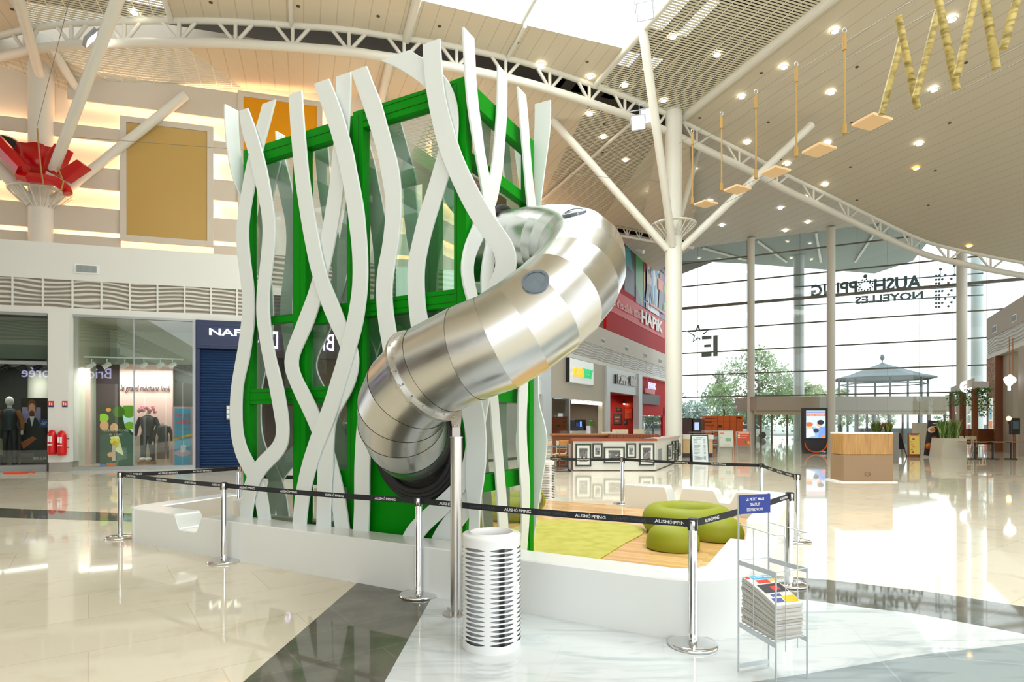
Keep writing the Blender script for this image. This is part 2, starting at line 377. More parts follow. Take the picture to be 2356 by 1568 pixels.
# ================================================================ CEILING
dS = Vector((-.332, .943)); eQ = Vector((.943, .332))
def Q(p): return p[0]*eQ.x+p[1]*eQ.y
def ceil_mat(name, c1, grid, sp=.6, fine=.09):
    m = bpy.data.materials.new(name); m.use_nodes = True; t = m.node_tree; b = t.nodes['Principled BSDF']; out = t.nodes['Material Output']
    b.inputs['Roughness'].default_value = .55
    g = t.nodes.new('ShaderNodeNewGeometry'); d1 = t.nodes.new('ShaderNodeVectorMath'); d1.operation = 'DOT_PRODUCT'; d1.inputs[1].default_value = (eQ.x, eQ.y, 0)
    t.links.new(g.outputs['Position'], d1.inputs[0])
    def stripe(src, per, width):
        a_ = t.nodes.new('ShaderNodeMath'); a_.operation = 'DIVIDE'; a_.inputs[1].default_value = per; t.links.new(src, a_.inputs[0])
        f_ = t.nodes.new('ShaderNodeMath'); f_.operation = 'FRACT'; t.links.new(a_.outputs[0], f_.inputs[0])
        l_ = t.nodes.new('ShaderNodeMath'); l_.operation = 'LESS_THAN'; l_.inputs[1].default_value = width; t.links.new(f_.outputs[0], l_.inputs[0]); return l_.outputs[0]
    s1 = stripe(d1.outputs['Value'], sp, .07)
    mx = t.nodes.new('ShaderNodeMix'); mx.data_type = 'RGBA'; mx.inputs[6].default_value = (*c1, 1)
    mx.inputs[7].default_value = (c1[0]*.80, c1[1]*.78, c1[2]*.74, 1) if not grid else (min(c1[0]*1.2, 1), min(c1[1]*1.2, 1), min(c1[2]*1.2, 1), 1)
    t.links.new(s1, mx.inputs[0]); t.links.new(mx.outputs[2], b.inputs['Base Color'])
    if grid:
        d2 = t.nodes.new('ShaderNodeVectorMath'); d2.operation = 'DOT_PRODUCT'; d2.inputs[1].default_value = (dS.x, dS.y, 0); t.links.new(g.outputs['Position'], d2.inputs[0])
        s2 = stripe(d2.outputs['Value'], .13, .33)
        nt_ = t.nodes.new('ShaderNodeMath'); nt_.operation = 'SUBTRACT'; nt_.inputs[0].default_value = 1; t.links.new(s1, nt_.inputs[1])
        ml = t.nodes.new('ShaderNodeMath'); ml.operation = 'MULTIPLY'; t.links.new(s2, ml.inputs[0]); t.links.new(nt_.outputs[0], ml.inputs[1])
        tr = t.nodes.new('ShaderNodeBsdfTransparent'); ms = t.nodes.new('ShaderNodeMixShader')
        t.links.new(ml.outputs[0], ms.inputs[0]); t.links.new(b.outputs[0], ms.inputs[1]); t.links.new(tr.outputs[0], ms.inputs[2]); t.links.new(ms.outputs[0], out.inputs[0])
    return m
cm = ceil_mat('cream_slat_ceiling', (.66, .585, .45), False, .55)
cg = ceil_mat('open_grid_ceiling', (.66, .62, .48), True, .55)
cw = ceil_mat('white_slat_ceiling', (.66, .61, .52), False, .9)
ZU, ZD = 15.9, 15.1
def HP(px, py, z): return G(px, py, z) if False else Vector(((px-CX)/F*((z-HC)*F/(HY-py)), (z-HC)*F/(HY-py), z))
chord_px = [(-420, 250), (-200, 182), (0, 131), (118, 108), (235, 101), (345, 98), (482, 98), (607, 104), (700, 110), (800, 118), (879, 129), (1021, 150), (1182, 183), (1280, 211), (1378, 243), (1468, 275), (1545, 305)]
LCH = [HP(x, y, ZD) for x, y in chord_px]
LC = catmull(LCH, 6)
def zslope(q): return .2*max(0, q-16.7)
def RP_(px, py, z0):       # ray against the ceiling plane falling away to the right
    cx = (px-CX)/F; cz = (HY-py)/F
    Y = (z0-HC+.2*16.7)/(cz+.2*(.943*cx+.332)); return Vector((cx*Y, Y, HC+cz*Y))
rt_px = [(1552, 309), (1640, 352), (1732, 396), (1815, 440), (1907, 483), (2019, 537), (2115, 580), (2189, 601), (2356, 634), (2560, 660)]
RCH = [RP_(x, y, ZD) for x, y in rt_px]; RC = catmull(RCH, 5)
def strip_mesh(A, B, mbx):
    n = len(A)
    mbx.add(list(A)+list(B), [(i, i+1, n+i+1, n+i) for i in range(n-1)])
# outer ring ceiling between the lower chord and the walls
mbc, mbg, mbw = MB(), MB(), MB()
wall_px = [(-420, 330), (-200, 300), (0, 252), (110, 232), (196, 219), (300, 211), (428, 206), (550, 203), (640, 208), (740, 216), (860, 228), (960, 240)]
def WP(x, y): return WL.px(x, y, SB)
wl_top = catmull([WP(x, y) for x, y in wall_px], 4)
def nearest_ring(A, B):
    # resample both to 70
    def rs(P, n=70):
        L = [0]
        for i in range(1, len(P)): L.append(L[-1]+(P[i]-P[i-1]).length)
        out = []; j = 0
        for i in range(n):
            s_ = L[-1]*i/(n-1)
            while j < len(P)-2 and L[j+1] < s_: j += 1
            f_ = (s_-L[j])/max(1e-6, L[j+1]-L[j]); out.append(P[j].lerp(P[j+1], min(max(f_, 0), 1)))
        return out
    return rs(A), rs(B)
i1 = 11*6
A, B = nearest_ring(LC[:i1+1], wl_top)
for i in range(len(A)-1):
    q = Q(A[i]); tgt = mbg if -9.2 < q < -4.4 else mbc
    tgt.add([A[i], A[i+1], B[i+1], B[i]], [(0, 1, 2, 3)])
# second part: over the right wing, down to the slot above the red wall
slot = [WS.p(MC-.6, SB, 15.0), HP(1180, 470, 15.0), HP(1280, 500, 15.0), HP(1380, 517, 15.0), HP(1455, 531, 15.0), HP(1530, 545, 15.0), HP(1600, 556, 15.0)]
A, B = nearest_ring(LC[i1:]+[LC[-1]+Vector((1.2, 1.2, 0))], [wl_top[-1]]+catmull(slot, 4)[2:])
for i in range(len(A)-1):
    q = (Q(A[i])+Q(B[i]))/2; tgt = mbg if 11.3 < Q(A[i]) < 15.3 else mbc
    tgt.add([A[i], A[i+1], B[i+1], B[i]], [(0, 1, 2, 3)])
mb = MB(); A2 = [v+Vector((.3, .9, 0)) for v in catmull(slot, 4)]; B2 = [v+Vector((-1.2, 6.5, -.3)) for v in A2]; strip_mesh(A2, B2, mbw)
# inner ceiling on the upper chord, towards and over the viewer (left of q=16.7)
def P2(q, p): v = eQ*q+dS*p; return Vector((v.x, v.y, ZU))
def pcoord(v): return v.x*dS.x+v.y*dS.y
zones = [(-40, -9.2, 0), (-9.2, -4.4, 1), (-4.4, 3.6, 0), (3.6, 11.5, 2), (11.7, 16.7, 1)]
def chord_p_at(q):
    for i in range(len(LC)-1):
        a_, b_ = Q(LC[i]), Q(LC[i+1])
        if (a_-q)*(b_-q) <= 0 and a_ != b_:
            f_ = (q-a_)/(b_-a_); return pcoord(LC[i].lerp(LC[i+1], f_))
    return pcoord(LC[0]) if q < Q(LC[0]) else pcoord(LC[-1])
for (q0, q1, kd) in zones:
    n = max(2, int((q1-q0)/.5))
    for i in range(n):
        a_ = q0+(q1-q0)*i/n; b_ = q0+(q1-q0)*(i+1)/n
        pa, pb = chord_p_at(a_), chord_p_at(b_)
        tgt = mbg if kd == 1 else mbc
        if kd == 2:
            tgt.add([P2(a_, 19.9), P2(b_, 19.9), P2(b_, pb), P2(a_, pa)], [(0, 1, 2, 3)]); tgt.add([P2(a_, -22), P2(b_, -22), P2(b_, -10), P2(a_, -10)], [(0, 1, 2, 3)]); tgt.add([P2(a_, 6), P2(b_, 6), P2(b_, 11), P2(a_, 11)], [(0, 1, 2, 3)])
        else: tgt.add([P2(a_, -22), P2(b_, -22), P2(b_, pb), P2(a_, pa)], [(0, 1, 2, 3)])
# right hand ceiling, falling away to the right
UC = [v+Vector((0, 0, .8)) for v in RC]
mr = MB()
A = UC; B = []
for v in UC:
    q = Q(v); p = P2(q, -22); p.z = v.z; B.append(p)
strip_mesh(A, B, mr)
mr.add([P2(16.7, -22), P2(16.7, pcoord(UC[0])), UC[0], B[0]], [(0, 1, 2, 3)])
for nm, m_, mt in (('ceiling', mbc, cm), ('ceiling', mbg, cg), ('ceiling', mr, ceil_mat('tan_slat_ceiling', (.60, .54, .42), False, .55)), ('ceiling', mbw, cw)):
    struct(nm, m_, mt)
# far ceiling behind the right truss
mf = MB(); kf = [FA.k(x) for x in (1500, 2360)]
ft = [FA.p(kf[0]-6, 0, 16.1), FA.p(kf[1]+4, 0, 16.1)]
near = [Vector((v.x, v.y, 16.05)) for v in RC]; farp = [ft[0].lerp(ft[1], i/(len(RC)-1)) for i in range(len(RC))]
strip_mesh(near, farp, mf); mf.add([A2[-1]+Vector((0, 0, .9)), near[0], farp[0]], [(0, 1, 2)])
mf.add([slot[-1]+Vector((0, 0, .2)), near[0], slot[3]+Vector((0, 0, .2))], [(0, 1, 2)])
struct('ceiling', mf, cw)
# roof deck above with openings
deckm = mat('dark_roof_deck', (.10, .085, .07), .8)
mb = MB(); zd = 18.2
def rect(q0, q1, p0, p1):
    a_ = [P2(q0, p0), P2(q1, p0), P2(q1, p1), P2(q0, p1)]
    for v in a_: v.z = zd
    mb.quad(*a_)
rect(-4.2, 3.4, -22, 60); rect(11.9, 40, 27, 60); rect(-60, -4.2, 27, 60); rect(-60, -4.2, -22, 14); rect(3.4, 12, 22.5, 60)
rect(12.6, 13.5, -22, 27); rect(14.3, 15.0, -22, 27); rect(16.2, 40, -22, 27); rect(11.7, 17, 24.3, 27); rect(11.7, 17, 21.5, 23.2); rect(11.7, 17, -22, 19.3); rect(15.5, 16.2, -22, 27)
for i in range(9): rect(-30, -4.2, 14+i*1.45, 14+i*1.45+.55)
struct('ceiling', mb, deckm)
# skylight shaft; the rear opening is unseen, added for the fill light
mb = MB()
for a_, b_ in ((P2(3.6, 19.9), P2(11.5, 19.9)), (P2(11.5, 19.9), P2(11.5, 10)), (P2(3.6, 11), P2(3.6, 19.9)), (P2(3.6, 11), P2(11.5, 11)), (P2(3.6, 6), P2(11.5, 6)), (P2(3.6, -10), P2(11.5, -10)), (P2(3.6, -10), P2(3.6, 6)), (P2(11.5, -10), P2(11.5, 6))):
    u_ = Vector((0, 0, 1.7)); mb.quad(a_, b_, b_+u_, a_+u_)
struct('ceiling', mb, white)
mb = MB(); a_ = P2(7.4, 10); b_ = P2(7.4, 19.9); mb.tube([a_+Vector((0, 0, .1)), b_+Vector((0, 0, .1))], .1, 8); struct('trim_4', mb, whitem)
# chords and webs
def truss(L, dz, name, label, n, rl=.16, ru=.14, rw=.07):
    t = thing(name, label, 'truss', L[len(L)//2])
    mb = MB(); mb.tube(L, rl, 10); mb.build('lower_chord', cream, t)
    U_ = [v+Vector((0, 0, dz)) for v in L]; mb = MB(); mb.tube(U_, ru, 10); mb.build('upper_chord', cream, t)
    tot = [0]
    for i in range(1, len(L)): tot.append(tot[-1]+(L[i]-L[i-1]).length)
    def at(s_):
        s_ = min(max(s_, 0), tot[-1]); j = 0
        while j < len(L)-2 and tot[j+1] < s_: j += 1
        return L[j].lerp(L[j+1], (s_-tot[j])/max(1e-6, tot[j+1]-tot[j]))
    for i in range(n):
        s_ = tot[-1]*(i+.5)/n; st_ = min(.85, tot[-1]/n*.33); a_ = at(s_); u_ = Vector((0, 0, dz)); mb = MB()
        mb.tube([a_, at(s_-st_)+u_], rw, 6); mb.tube([a_, at(s_)+u_], rw, 6); mb.tube([a_, at(s_+st_)+u_], rw, 6); mb.build('web_member', cream, t)
truss([v.copy() for v in LC], .8, 'arched_truss', 'long cream tubular truss curving below the dark roof gap between the two columns', 20)
truss([v.copy() for v in RC], .8, 'arched_truss', 'cream tubular truss sweeping from the right column down to the right edge of the ceiling', 11, .17, .13, .06)
slc = catmull(slot, 4)[6:]; truss([v+Vector((0, .5, -.3)) for v in slc], .62, 'arched_truss', 'small distant cream truss above the red wall', 12, .1, .08, .05)
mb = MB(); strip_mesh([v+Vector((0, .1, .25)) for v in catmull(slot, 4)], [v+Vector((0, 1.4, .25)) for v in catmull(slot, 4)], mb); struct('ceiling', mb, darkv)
# roof beams on the ceiling
for i, (q, z, r) in enumerate(((-9.2, ZU-.05, .13), (-4.4, ZU-.05, .10), (-.4, ZU-.05, .08), (3.6, ZU-.08, .16), (7.5, ZU-.05, .07), (11.6, ZU-.05, .13), (16.7, ZU-.05, .18))):
    pe = chord_p_at(q); mb = MB(); a_ = P2(q, -20); b_ = P2(q, pe); a_.z = b_.z = z
    if q == 7.5: a_ = P2(q, 19.9); a_.z = z
    mb.tube([a_, b_], r, 8); struct('trim_5', mb, cream)
ob = [((75, 120), (180, 218)), ((1456, 278), (1240, 468))]
mb = MB(); mb.tube([HP(1456, 280, ZD-.1), HP(1240, 466, 14.9)], .08, 8); struct('trim_6', mb, cream)
mb = MB(); a_ = HP(118, 108, ZD); b_ = WP(185, 219); mb.tube([a_, b_], .16, 8); struct('trim_6', mb, cream)
mb = MB(); mb.tube([HP(900, 130, ZD), WP(872, 250)], .16, 8); struct('trim_6', mb, cream)
# columns
def column(px, Y, w, ztop, zb, label):
    t = thing('column', label, 'column', ((px-CX)/F*Y, Y, 0)); mb = MB(); c_ = Vector(((px-CX)/F*Y, Y, 0)); r = w/2
    mb.lathe(c_, [(r*1.02, 0), (r*1.02, zb), (r, zb+.01), (r, ztop)], 32); mb.build('shaft', cream, t); return t, c_, r
COLL, cl, rl_ = column(95, 22.2, .80, 16, 0, 'round cream column behind the shopfronts with red padding around it')
COLR, crr, rr_ = column(1550, 27.3, .76, 16, 8.3, 'round cream column beside the food counter, right of the tube slide')
def strut(t, c_, z0, end, r=.17):
    mb = MB(); mb.tube([Vector((c_.x, c_.y, z0))+(Vector((end[0]-c_.x, end[1]-c_.y, 0)).normalized()*.3), end], r, 12); mb.build('strut', cream, t)
strut(COLR, crr, 9.6, HP(1270, 275, ZD)); strut(COLR, crr, 9.7, HP(1478, 62, ZU)); strut(COLR, crr, 9.6, RP_(1868, 286, 15.4)); strut(COLR, crr, 10.4, Vector((9.6, 30.6, 15.6)), .13)
strut(COLL, cl, 10.1, D(282, -30, 17.5)); strut(COLL, cl, 9.9, D(428, 218, 23.2), .17); strut(COLL, cl, 9.8, D(-260, 120, 19), .2); strut(COLL, cl, 14.5, D(40, -10, 19), .17)
def collar(t, c_, r, z, R):
    mb = MB(); mb.lathe(c_, [(R-.25, z+.32), (R, z+.30), (R+.02, z+.36), (R-.25, z+.38), (R-.25, z+.32)], 24); mb.build('collar_ring', cream, t)
    mb = MB()
    for i in range(20):
        a_ = 2*math.pi*i/20; d_ = Vector((math.cos(a_), math.sin(a_), 0)); mb.tube([c_+d_*r+Vector((0, 0, z-.25)), c_+d_*R+Vector((0, 0, z+.32))], .025, 5)
    mb.build('collar_spokes', cream, t)
collar(COLR, crr, rr_, 10.4, 1.0); collar(COLL, cl, rl_, 9.9, 1.0)
for i, (px, w, lb) in enumerate(((1728, .55, 'slim cream column at the glass facade, nearest the orange lockers'), (1912, .58, 'slim cream column standing behind the digital advertising totem'), (2213, .62, 'slim cream column at the glass facade above the plant canopy'))):
    o = -.8; k = FA.k(px, o); p_ = FA.p(k, o, 0); t = thing('column', lb, 'column', p_); mb = MB(); mb.lathe(p_, [(w/2, 0), (w/2, 16)], 24); mb.build('shaft', cream, t)
# ================================================================ PLAY TOWER
TC = Vector((-.476, 6.13)); TU = Vector((-.884, .4676)); TV = Vector((.4676, .884))
def T(s, t, z=0.0):
    q = TC+TU*s+TV*t; return Vector((q.x, q.y, z))
def FPt(px, py, t=0.0):       # pixel -> (s,z) on a plane parallel to the front face
    d = Vector(((px-CX)/F, 1)); # point = d*Y ; (d*Y-TC).TV = t
    Y = (t+TC.dot(TV))/d.dot(TV); p = d*Y; return ((p-TC).dot(TU), HC-(py-HY)/F*Y)
def SPt(px, py, s=0.0):       # pixel -> (t,z) on a plane parallel to the side face
    d = Vector(((px-CX)/F, 1)); Y = (s+TC.dot(TU))/d.dot(TU); p = d*Y; return ((p-TC).dot(TV), HC-(py-HY)/F*Y)
DEPTH = SPt(1228, 400)[0]
SL = FPt(555, 400)[0]; ZT = FPt(1066, 176)[1]; ZTL = FPt(604.5, 327.6)[1]
SR = FPt(815, 400)[0]; SM0, SM1 = FPt(698, 400)[0], FPt(669, 400)[0]
tower = thing('play_tower', 'tall green framed glass play tower wrapped in white wavy ribbons', 'play tower', T(SL/2, DEPTH/2, 0))
def tbox(s0, s1, t0, t1, z0, z1, name, m, **k):
    mb = MB(); p = T(s0, t0, z0); mb.obox(p, T(s1, t0, z0)-p, T(s0, t1, z0)-p, (0, 0, z1-z0)); return mb.build(name, m, tower, **k)
def member(s0, s1, t0, t1, z0, z1, name='beam'):
    """hollow section with shallow shadow grooves"""
    mb = MB(); p = T(s0, t0, z0); mb.obox(p, T(s1, t0, z0)-p, T(s0, t1, z0)-p, (0, 0, z1-z0))
    return mb.build(name, green, tower, bevel=.004)
gl = glass('tower_glass', (.86, .95, .91), .75, .07)
groove = mat('groove_dark', (.0, .07, .0), .6)
PW = .115
zm0, zm1 = FPt(1046, 705)[1], FPt(1046, 664)[1]            # mid beam of the right cube
zl0, zl1 = FPt(622, 742)[1], FPt(622, 727)[1]              # left cube, upper rail
zk0, zk1 = FPt(622, 928)[1], FPt(622, 892)[1]
zj0, zj1 = FPt(740, 1117)[1], FPt(740, 1080)[1]
zr0, zr1 = FPt(836, 925)[1], FPt(836, 884)[1]
def posts(s0, s1, zt, t0=0.0, t1=DEPTH):
    for (a_, b_) in ((s0, s0+PW*1.3), (s1-PW*1.3, s1)):
        member(a_, b_, t0, t0+PW, 0, zt, 'post'); member(a_, b_, t1-PW, t1, 0, zt, 'post')
FP_ = -.02
posts(0, SR+.02, ZT); 
for (a_, b_) in ((SR+.03, SR+.03+PW), (SM0, SM1), (SL-PW, SL)):
    member(a_, b_, .03, .03+PW, 0, ZTL, 'post'); member(a_, b_, DEPTH-PW, DEPTH, 0, ZTL, 'post')
tb = .21
def rail(s0, s1, z0, z1, t0, t1): member(s0, s1, t0, t1, z0, z1, 'beam')
# right cube rails
for tt in ((0.005, PW-.01), (DEPTH-PW+.01, DEPTH-.005)):
    rail(PW, SR-PW, ZT-tb, ZT, *tt); rail(PW, SR-PW, zm0, zm1, *tt)
    rail(PW, SR-PW, .08, .2, *tt)
rail(PW, SR-PW, zr0, zr1, .005, PW-.01); rail(PW, SR-PW, zk0, zk1, DEPTH-PW, DEPTH)
# left cube rails
for tt in ((.035, PW+.02), (DEPTH-PW+.01, DEPTH-.005)):
    for (a_, b_) in ((SR+.03+PW, SM0), (SM1, SL-PW)):
        rail(a_, b_, ZTL-.21, ZTL, *tt); rail(a_, b_, zl0-(.06 if a_ < SM0 else 0), zl1+(.06 if a_ < SM0 else 0), *tt); rail(a_, b_, zk0, zk1, *tt)
    rail(SR+.03+PW, SM0, zj0, zj1, *tt)
# roof cross beams (front to back) and side rails
for (a_, b_, zt) in ((0.01, PW, ZT), (SR-PW, SR, ZT), (SM0, SM0+PW, ZTL), (SL-PW, SL-.01, ZTL)):
    member(a_, b_, PW, DEPTH-PW, zt-tb, zt, 'beam')
zs = [(SPt(1117, 1119)[1], SPt(1117, 1094)[1]), (SPt(1180, 928)[1], SPt(1180, 893)[1]), (zm0, zm1), ]
ya, yb = SPt(1150, 420)[1], SPt(1150, 403)[1]
zmid = SPt(1150, 412)
for z0, z1 in ((.08, .2), (SPt(1190, 1117)[1], SPt(1190, 1080)[1]), (SPt(1190, 926)[1], SPt(1190, 892)[1]), (zm0, zm1), (zmid[1]-.06, zmid[1]+.07)):
    member(0.01, PW, PW, DEPTH-PW, z0, z1, 'beam')
for z0, z1 in ((.08, .2), (zj0, zj1), (zk0, zk1), (zl0, zl1)):
    member(SL-PW, SL-.01, PW, DEPTH-PW, z0, z1, 'beam'); member(SM0+.02, SM0+PW, PW, DEPTH-PW, z0, z1, 'beam')
# groove lines on the frame faces
gm = MB()
def gs(s, z0, z1, t): p = T(s-.003, t-.003, z0); gm.obox(p, T(s+.003, t-.003, z0)-p, T(s-.003, t+.002, z0)-p, (0, 0, z1-z0))
def gh(s0, s1, z, t): p = T(s0, t-.003, z-.003); gm.obox(p, T(s1, t-.003, z-.003)-p, T(s0, t+.002, z-.003)-p, (0, 0, .006))
gs(PW, .1, ZT-.05, 0); gs(SR-PW+.05, .1, ZT-.05, 0); gh(PW, SR-PW, ZT-.045, .003); gh(PW, SR-PW, ZT-.14, .003); gh(PW, SR-PW, zm1-.05, .003); gh(PW, SR-PW, zm0+.05, .003)
for (a_, b_) in ((SR+.03+PW, SM0), (SM1, SL-PW)): gh(a_, b_, ZTL-.1, .033); gh(a_, b_, zk1-.05, .033); gh(a_, b_, zk0+.05, .033); gh(a_, b_, zl1-.0, .033)
gs(SM0+.09, .1, ZTL-.2, .03); gs(SR+.08, .1, ZTL-.2, .03)
gm.build('profile_grooves', groove, tower)
# roof rails raised on the side face
for z_ in (ZT-.05, ZT-.13):
    pass
# glass panes
def pane(s0, s1, z0, z1, t): tbox(s0, s1, t, t+.012, z0, z1, 'glass_pane', gl)
def spane(t0, t1, z0, z1, s): tbox(s, s+.012, t0, t1, z0, z1, 'glass_pane', gl)
tg = PW*.55
pane(PW, SR-PW, zm1, ZT-tb, tg); pane(PW, SR-PW, zr1, zm0, tg)
for tt in (tg+.03, DEPTH-tg):
    for (a_, b_) in ((SR+.03+PW, SM0), (SM1, SL-PW)):
        pane(a_, b_, zl1, ZTL-.21, tt); pane(a_, b_, zk1, zl0, tt); pane(a_, b_, .2, zk0, tt)
pane(PW, SR-PW, zm1, ZT-tb, DEPTH-tg); pane(PW, SR-PW, zk1, zm0, DEPTH-tg); pane(PW, SR-PW, .2, zk0, DEPTH-tg)
spane(PW, DEPTH-PW, zmid[1]+.07, ZT-tb, tg); spane(PW, DEPTH-PW, SPt(1190, 1080)[1], SPt(1190, 926)[1], tg); spane(PW, DEPTH-PW, .2, SPt(1190, 1117)[1], tg); spane(PW, DEPTH-PW, SPt(1190, 892)[1], zm0, tg)
spane(PW, DEPTH-PW, zk1, zl0, SL-tg); spane(PW, DEPTH-PW, zl1, ZTL-.21, SL-tg); spane(PW, DEPTH-PW, .2, zk0, SL-tg)
# solid green panel around the slide exit
tbox(PW, SR-PW, .02, .06, .2, zr0, 'solid_panel', green)
# floors inside
tbox(PW, SR-PW, PW, DEPTH-PW, zm0, zm0+.05, 'floor_plate', greend); tbox(SR+.1, SL-PW, PW, DEPTH-PW, zl0, zl0+.04, 'floor_plate', greend) if False else None
tbox(SM1, SL-PW, PW, DEPTH-PW, zj0, zj0+.05, 'floor_plate', greend)
tbox(PW, SL-PW, PW, DEPTH-PW, .07, .1, 'floor_plate', mat('tower_carpet', (.35, .42, .12), .8))
tbox(SR+.06, SR+.1, PW, DEPTH*.6, .2, zl0, 'inner_panel', greend)
tbox(SM0-.25, SM0-.2, DEPTH*.35, DEPTH*.9, zl1, zl1+1.6, 'inner_panel', greend)
# mesh roof on the right cube
mb = MB(); n = 15
for i in range(1, 16):
    s_ = PW+(SR-2*PW)*i/16; mb.tube([T(s_, PW, ZT-.1), T(s_, DEPTH-PW, ZT-.1)], .004, 4)
for i in range(1, 20):
    t_ = PW+(DEPTH-2*PW)*i/20; mb.tube([T(PW, t_, ZT-.1), T(SR-PW, t_, ZT-.1)], .004, 4)
mb.build('wire_roof_mesh', mat('green_wire', (.10, .28, .10), .4), tower)
# ---------------------------------------------------------------- white ribbons
def smooth(a_, it=3):
    for _ in range(it):
        b_ = a_[:]
        for i in range(1, len(a_)-1): b_[i] = (a_[i-1]+2*a_[i]+a_[i+1])/4
        a_ = b_
    return a_
def ribbon(L, R, plane='F', off=-.05, thk=.026, bottom=False, top=True, n=90):
    f = FPt if plane in 'FB' else SPt
    L2 = sorted([f(x, y, off) for x, y in L], key=lambda v: v[1]); R2 = sorted([f(x, y, off) for x, y in R], key=lambda v: v[1])
    if bottom:
        for A_ in (L2, R2):
            (a0, z0), (a1, z1) = A_[0], A_[1]; g = (a0-a1)/(z0-z1) if abs(z0-z1) > .03 else 0; g = max(-.35, min(.35, g))
            if z0 > .06: A_.insert(0, (a0+g*(.05-z0), .05))
    zt = (L2[-1][1]+R2[-1][1])/2; zb = (L2[0][1]+R2[0][1])/2
    def samp(A_, z):
        if z <= A_[0][1]: return A_[0][0]
        for i in range(len(A_)-1):
            if A_[i+1][1] >= z and A_[i+1][1] > A_[i][1]: return A_[i][0]+(A_[i+1][0]-A_[i][0])*(z-A_[i][1])/(A_[i+1][1]-A_[i][1])
        return A_[-1][0]
    zz = [zb+(zt-zb)*i/n for i in range(n+1)]
    l = smooth([samp(L2, z) for z in zz]); r = smooth([samp(R2, z) for z in zz])
    def pt(u, z, o): return T(u, o, z) if plane in 'FB' else T(o, u, z)
    mb = MB(); vv = []; m_ = n+1
    for arr, o in ((l, off), (r, off), (l, off+thk), (r, off+thk)):
        vv += [pt(arr[i], zz[i], o) for i in range(m_)]
    fs = []
    for i in range(n):
        fs += [(i, i+1, m_+i+1, m_+i), (2*m_+i, 3*m_+i, 3*m_+i+1, 2*m_+i+1), (i, 2*m_+i, 2*m_+i+1, i+1), (m_+i, m_+i+1, 3*m_+i+1, 3*m_+i)]
    fs += [(0, m_, 3*m_, 2*m_), (n, 2*m_+n, 3*m_+n, m_+n)]
    mb.add(vv, fs); return mb.build('ribbon', rib_m, tower, bevel=.005, fixn=True)
A_, B_ = -.105, -.066
# F1
ribbon([(549.8,254.7),(555.5,303),(571,351),(586,415.6),(595,460),(599.5,478),(603.6,511),(603.6,546),(600,589),(594.5,635.7),(589.5,672),(588.8,731),(594,761.6),(600,802),(611,853.5),(620.4,896),(630.6,955.5),(635.7,986),(635.7,1001),(632,1019),(625,1026),(609,1037),(596.4,1045.7),(582,1066),(567,1094),(560.7,1115),(555,1138),(551,1190)],
       [(568.8,248),(586,293.7),(602,346),(614.4,397),(625,459),(629,485),(632.7,515),(632,559),(626,606),(618.6,664),(617,690),(619,731),(623.5,772),(632.7,823),(646,870),(653,904.5),(660,943),(664,982),(663.4,1010),(658,1035),(646,1054.6),(628.6,1067),(612.5,1081),(601.8,1098),(592,1117),(584,1140),(577.7,1192)], 'F', A_, bottom=True)
ribbon([(603.6,237),(596,266),(587,294.5),(571,356),(563.8,390.7),(554.7,439),(549,473),(544,513),(542.8,548),(544.8,586),(549.8,622),(555.6,664),(558,708.6),(555,737),(548,794),(536.7,853.5),(529.6,900),(527.6,955.5),(529.5,992),(534.8,1022.5),(542.9,1053),(555,1076),(567,1094),(577,1118),(584,1140),(593,1192)],
       [(632.7,229.5),(619,283),(606,331),(587,414),(579.6,454),(574.6,478),(569.6,523),(570.5,561),(574.6,606),(580.4,639),(584.6,700),(583.7,737),(578.6,782),(570.4,833),(559,874),(555,914.7),(555,965.7),(556,990),(561.6,1017),(571.4,1044),(584.8,1062.7),(601.8,1098),(607,1115),(614,1142),(620.5,1192)], 'F', B_, bottom=True)
ribbon([(663.3,219.6),(667.5,289),(676.6,400),(679,418),(686.5,471),(695.7,529),(703,567),(709.8,602),(719.5,639.6),(733.8,686),(750.7,730.7),(766.8,763),(782.9,796.8),(790,830),(786,870),(768,920),(748,960),(736,1000),(730.7,1054.5),(729.6,1086.7),(728.4,1155.5),(727,1208)],
       [(693,205.5),(694.8,233),(699.8,302.5),(704,347),(706.4,380),(713,430),(721.4,488),(731,541),(739.6,587),(748,620),(756,647),(775.7,691),(795.4,743),(819.5,793),(824.8,816),(824.8,840),(819.5,870),(808.7,900),(794,926),(773,955.8),(767.4,995),(765.5,1064),(760.5,1121),(759.4,1155.5),(759,1213)], 'F', A_, bottom=True)
ribbon([(721.4,192),(739.6,243),(754.5,284),(766,324),(776,360.6),(782.7,395),(790,426),(797.6,473),(803.4,521),(808.4,562),(811,604),(810.5,656),(806,691),(797,743),(782.9,797),(768.6,848.6),(758,880),(748,916.7),(735,951),(717,993.7),(707.7,1022),(695,1061),(686,1098),(678,1142),(672,1204)],
       [(755.4,180.6),(772.8,221),(791,272.7),(801,311),(811.7,347),(816.7,380),(825.8,425),(835.8,479.5),(840,526),(844,579),(845,640),(841,691),(834.6,736),(827.5,768),(819.5,793),(814,813),(800.7,857.5),(788,898.6),(780,926),(773,956),(752,1005),(731.8,1054.5),(725,1077.5),(717,1112),(709,1146),(702.5,1208)], 'F', A_-.03, bottom=True)
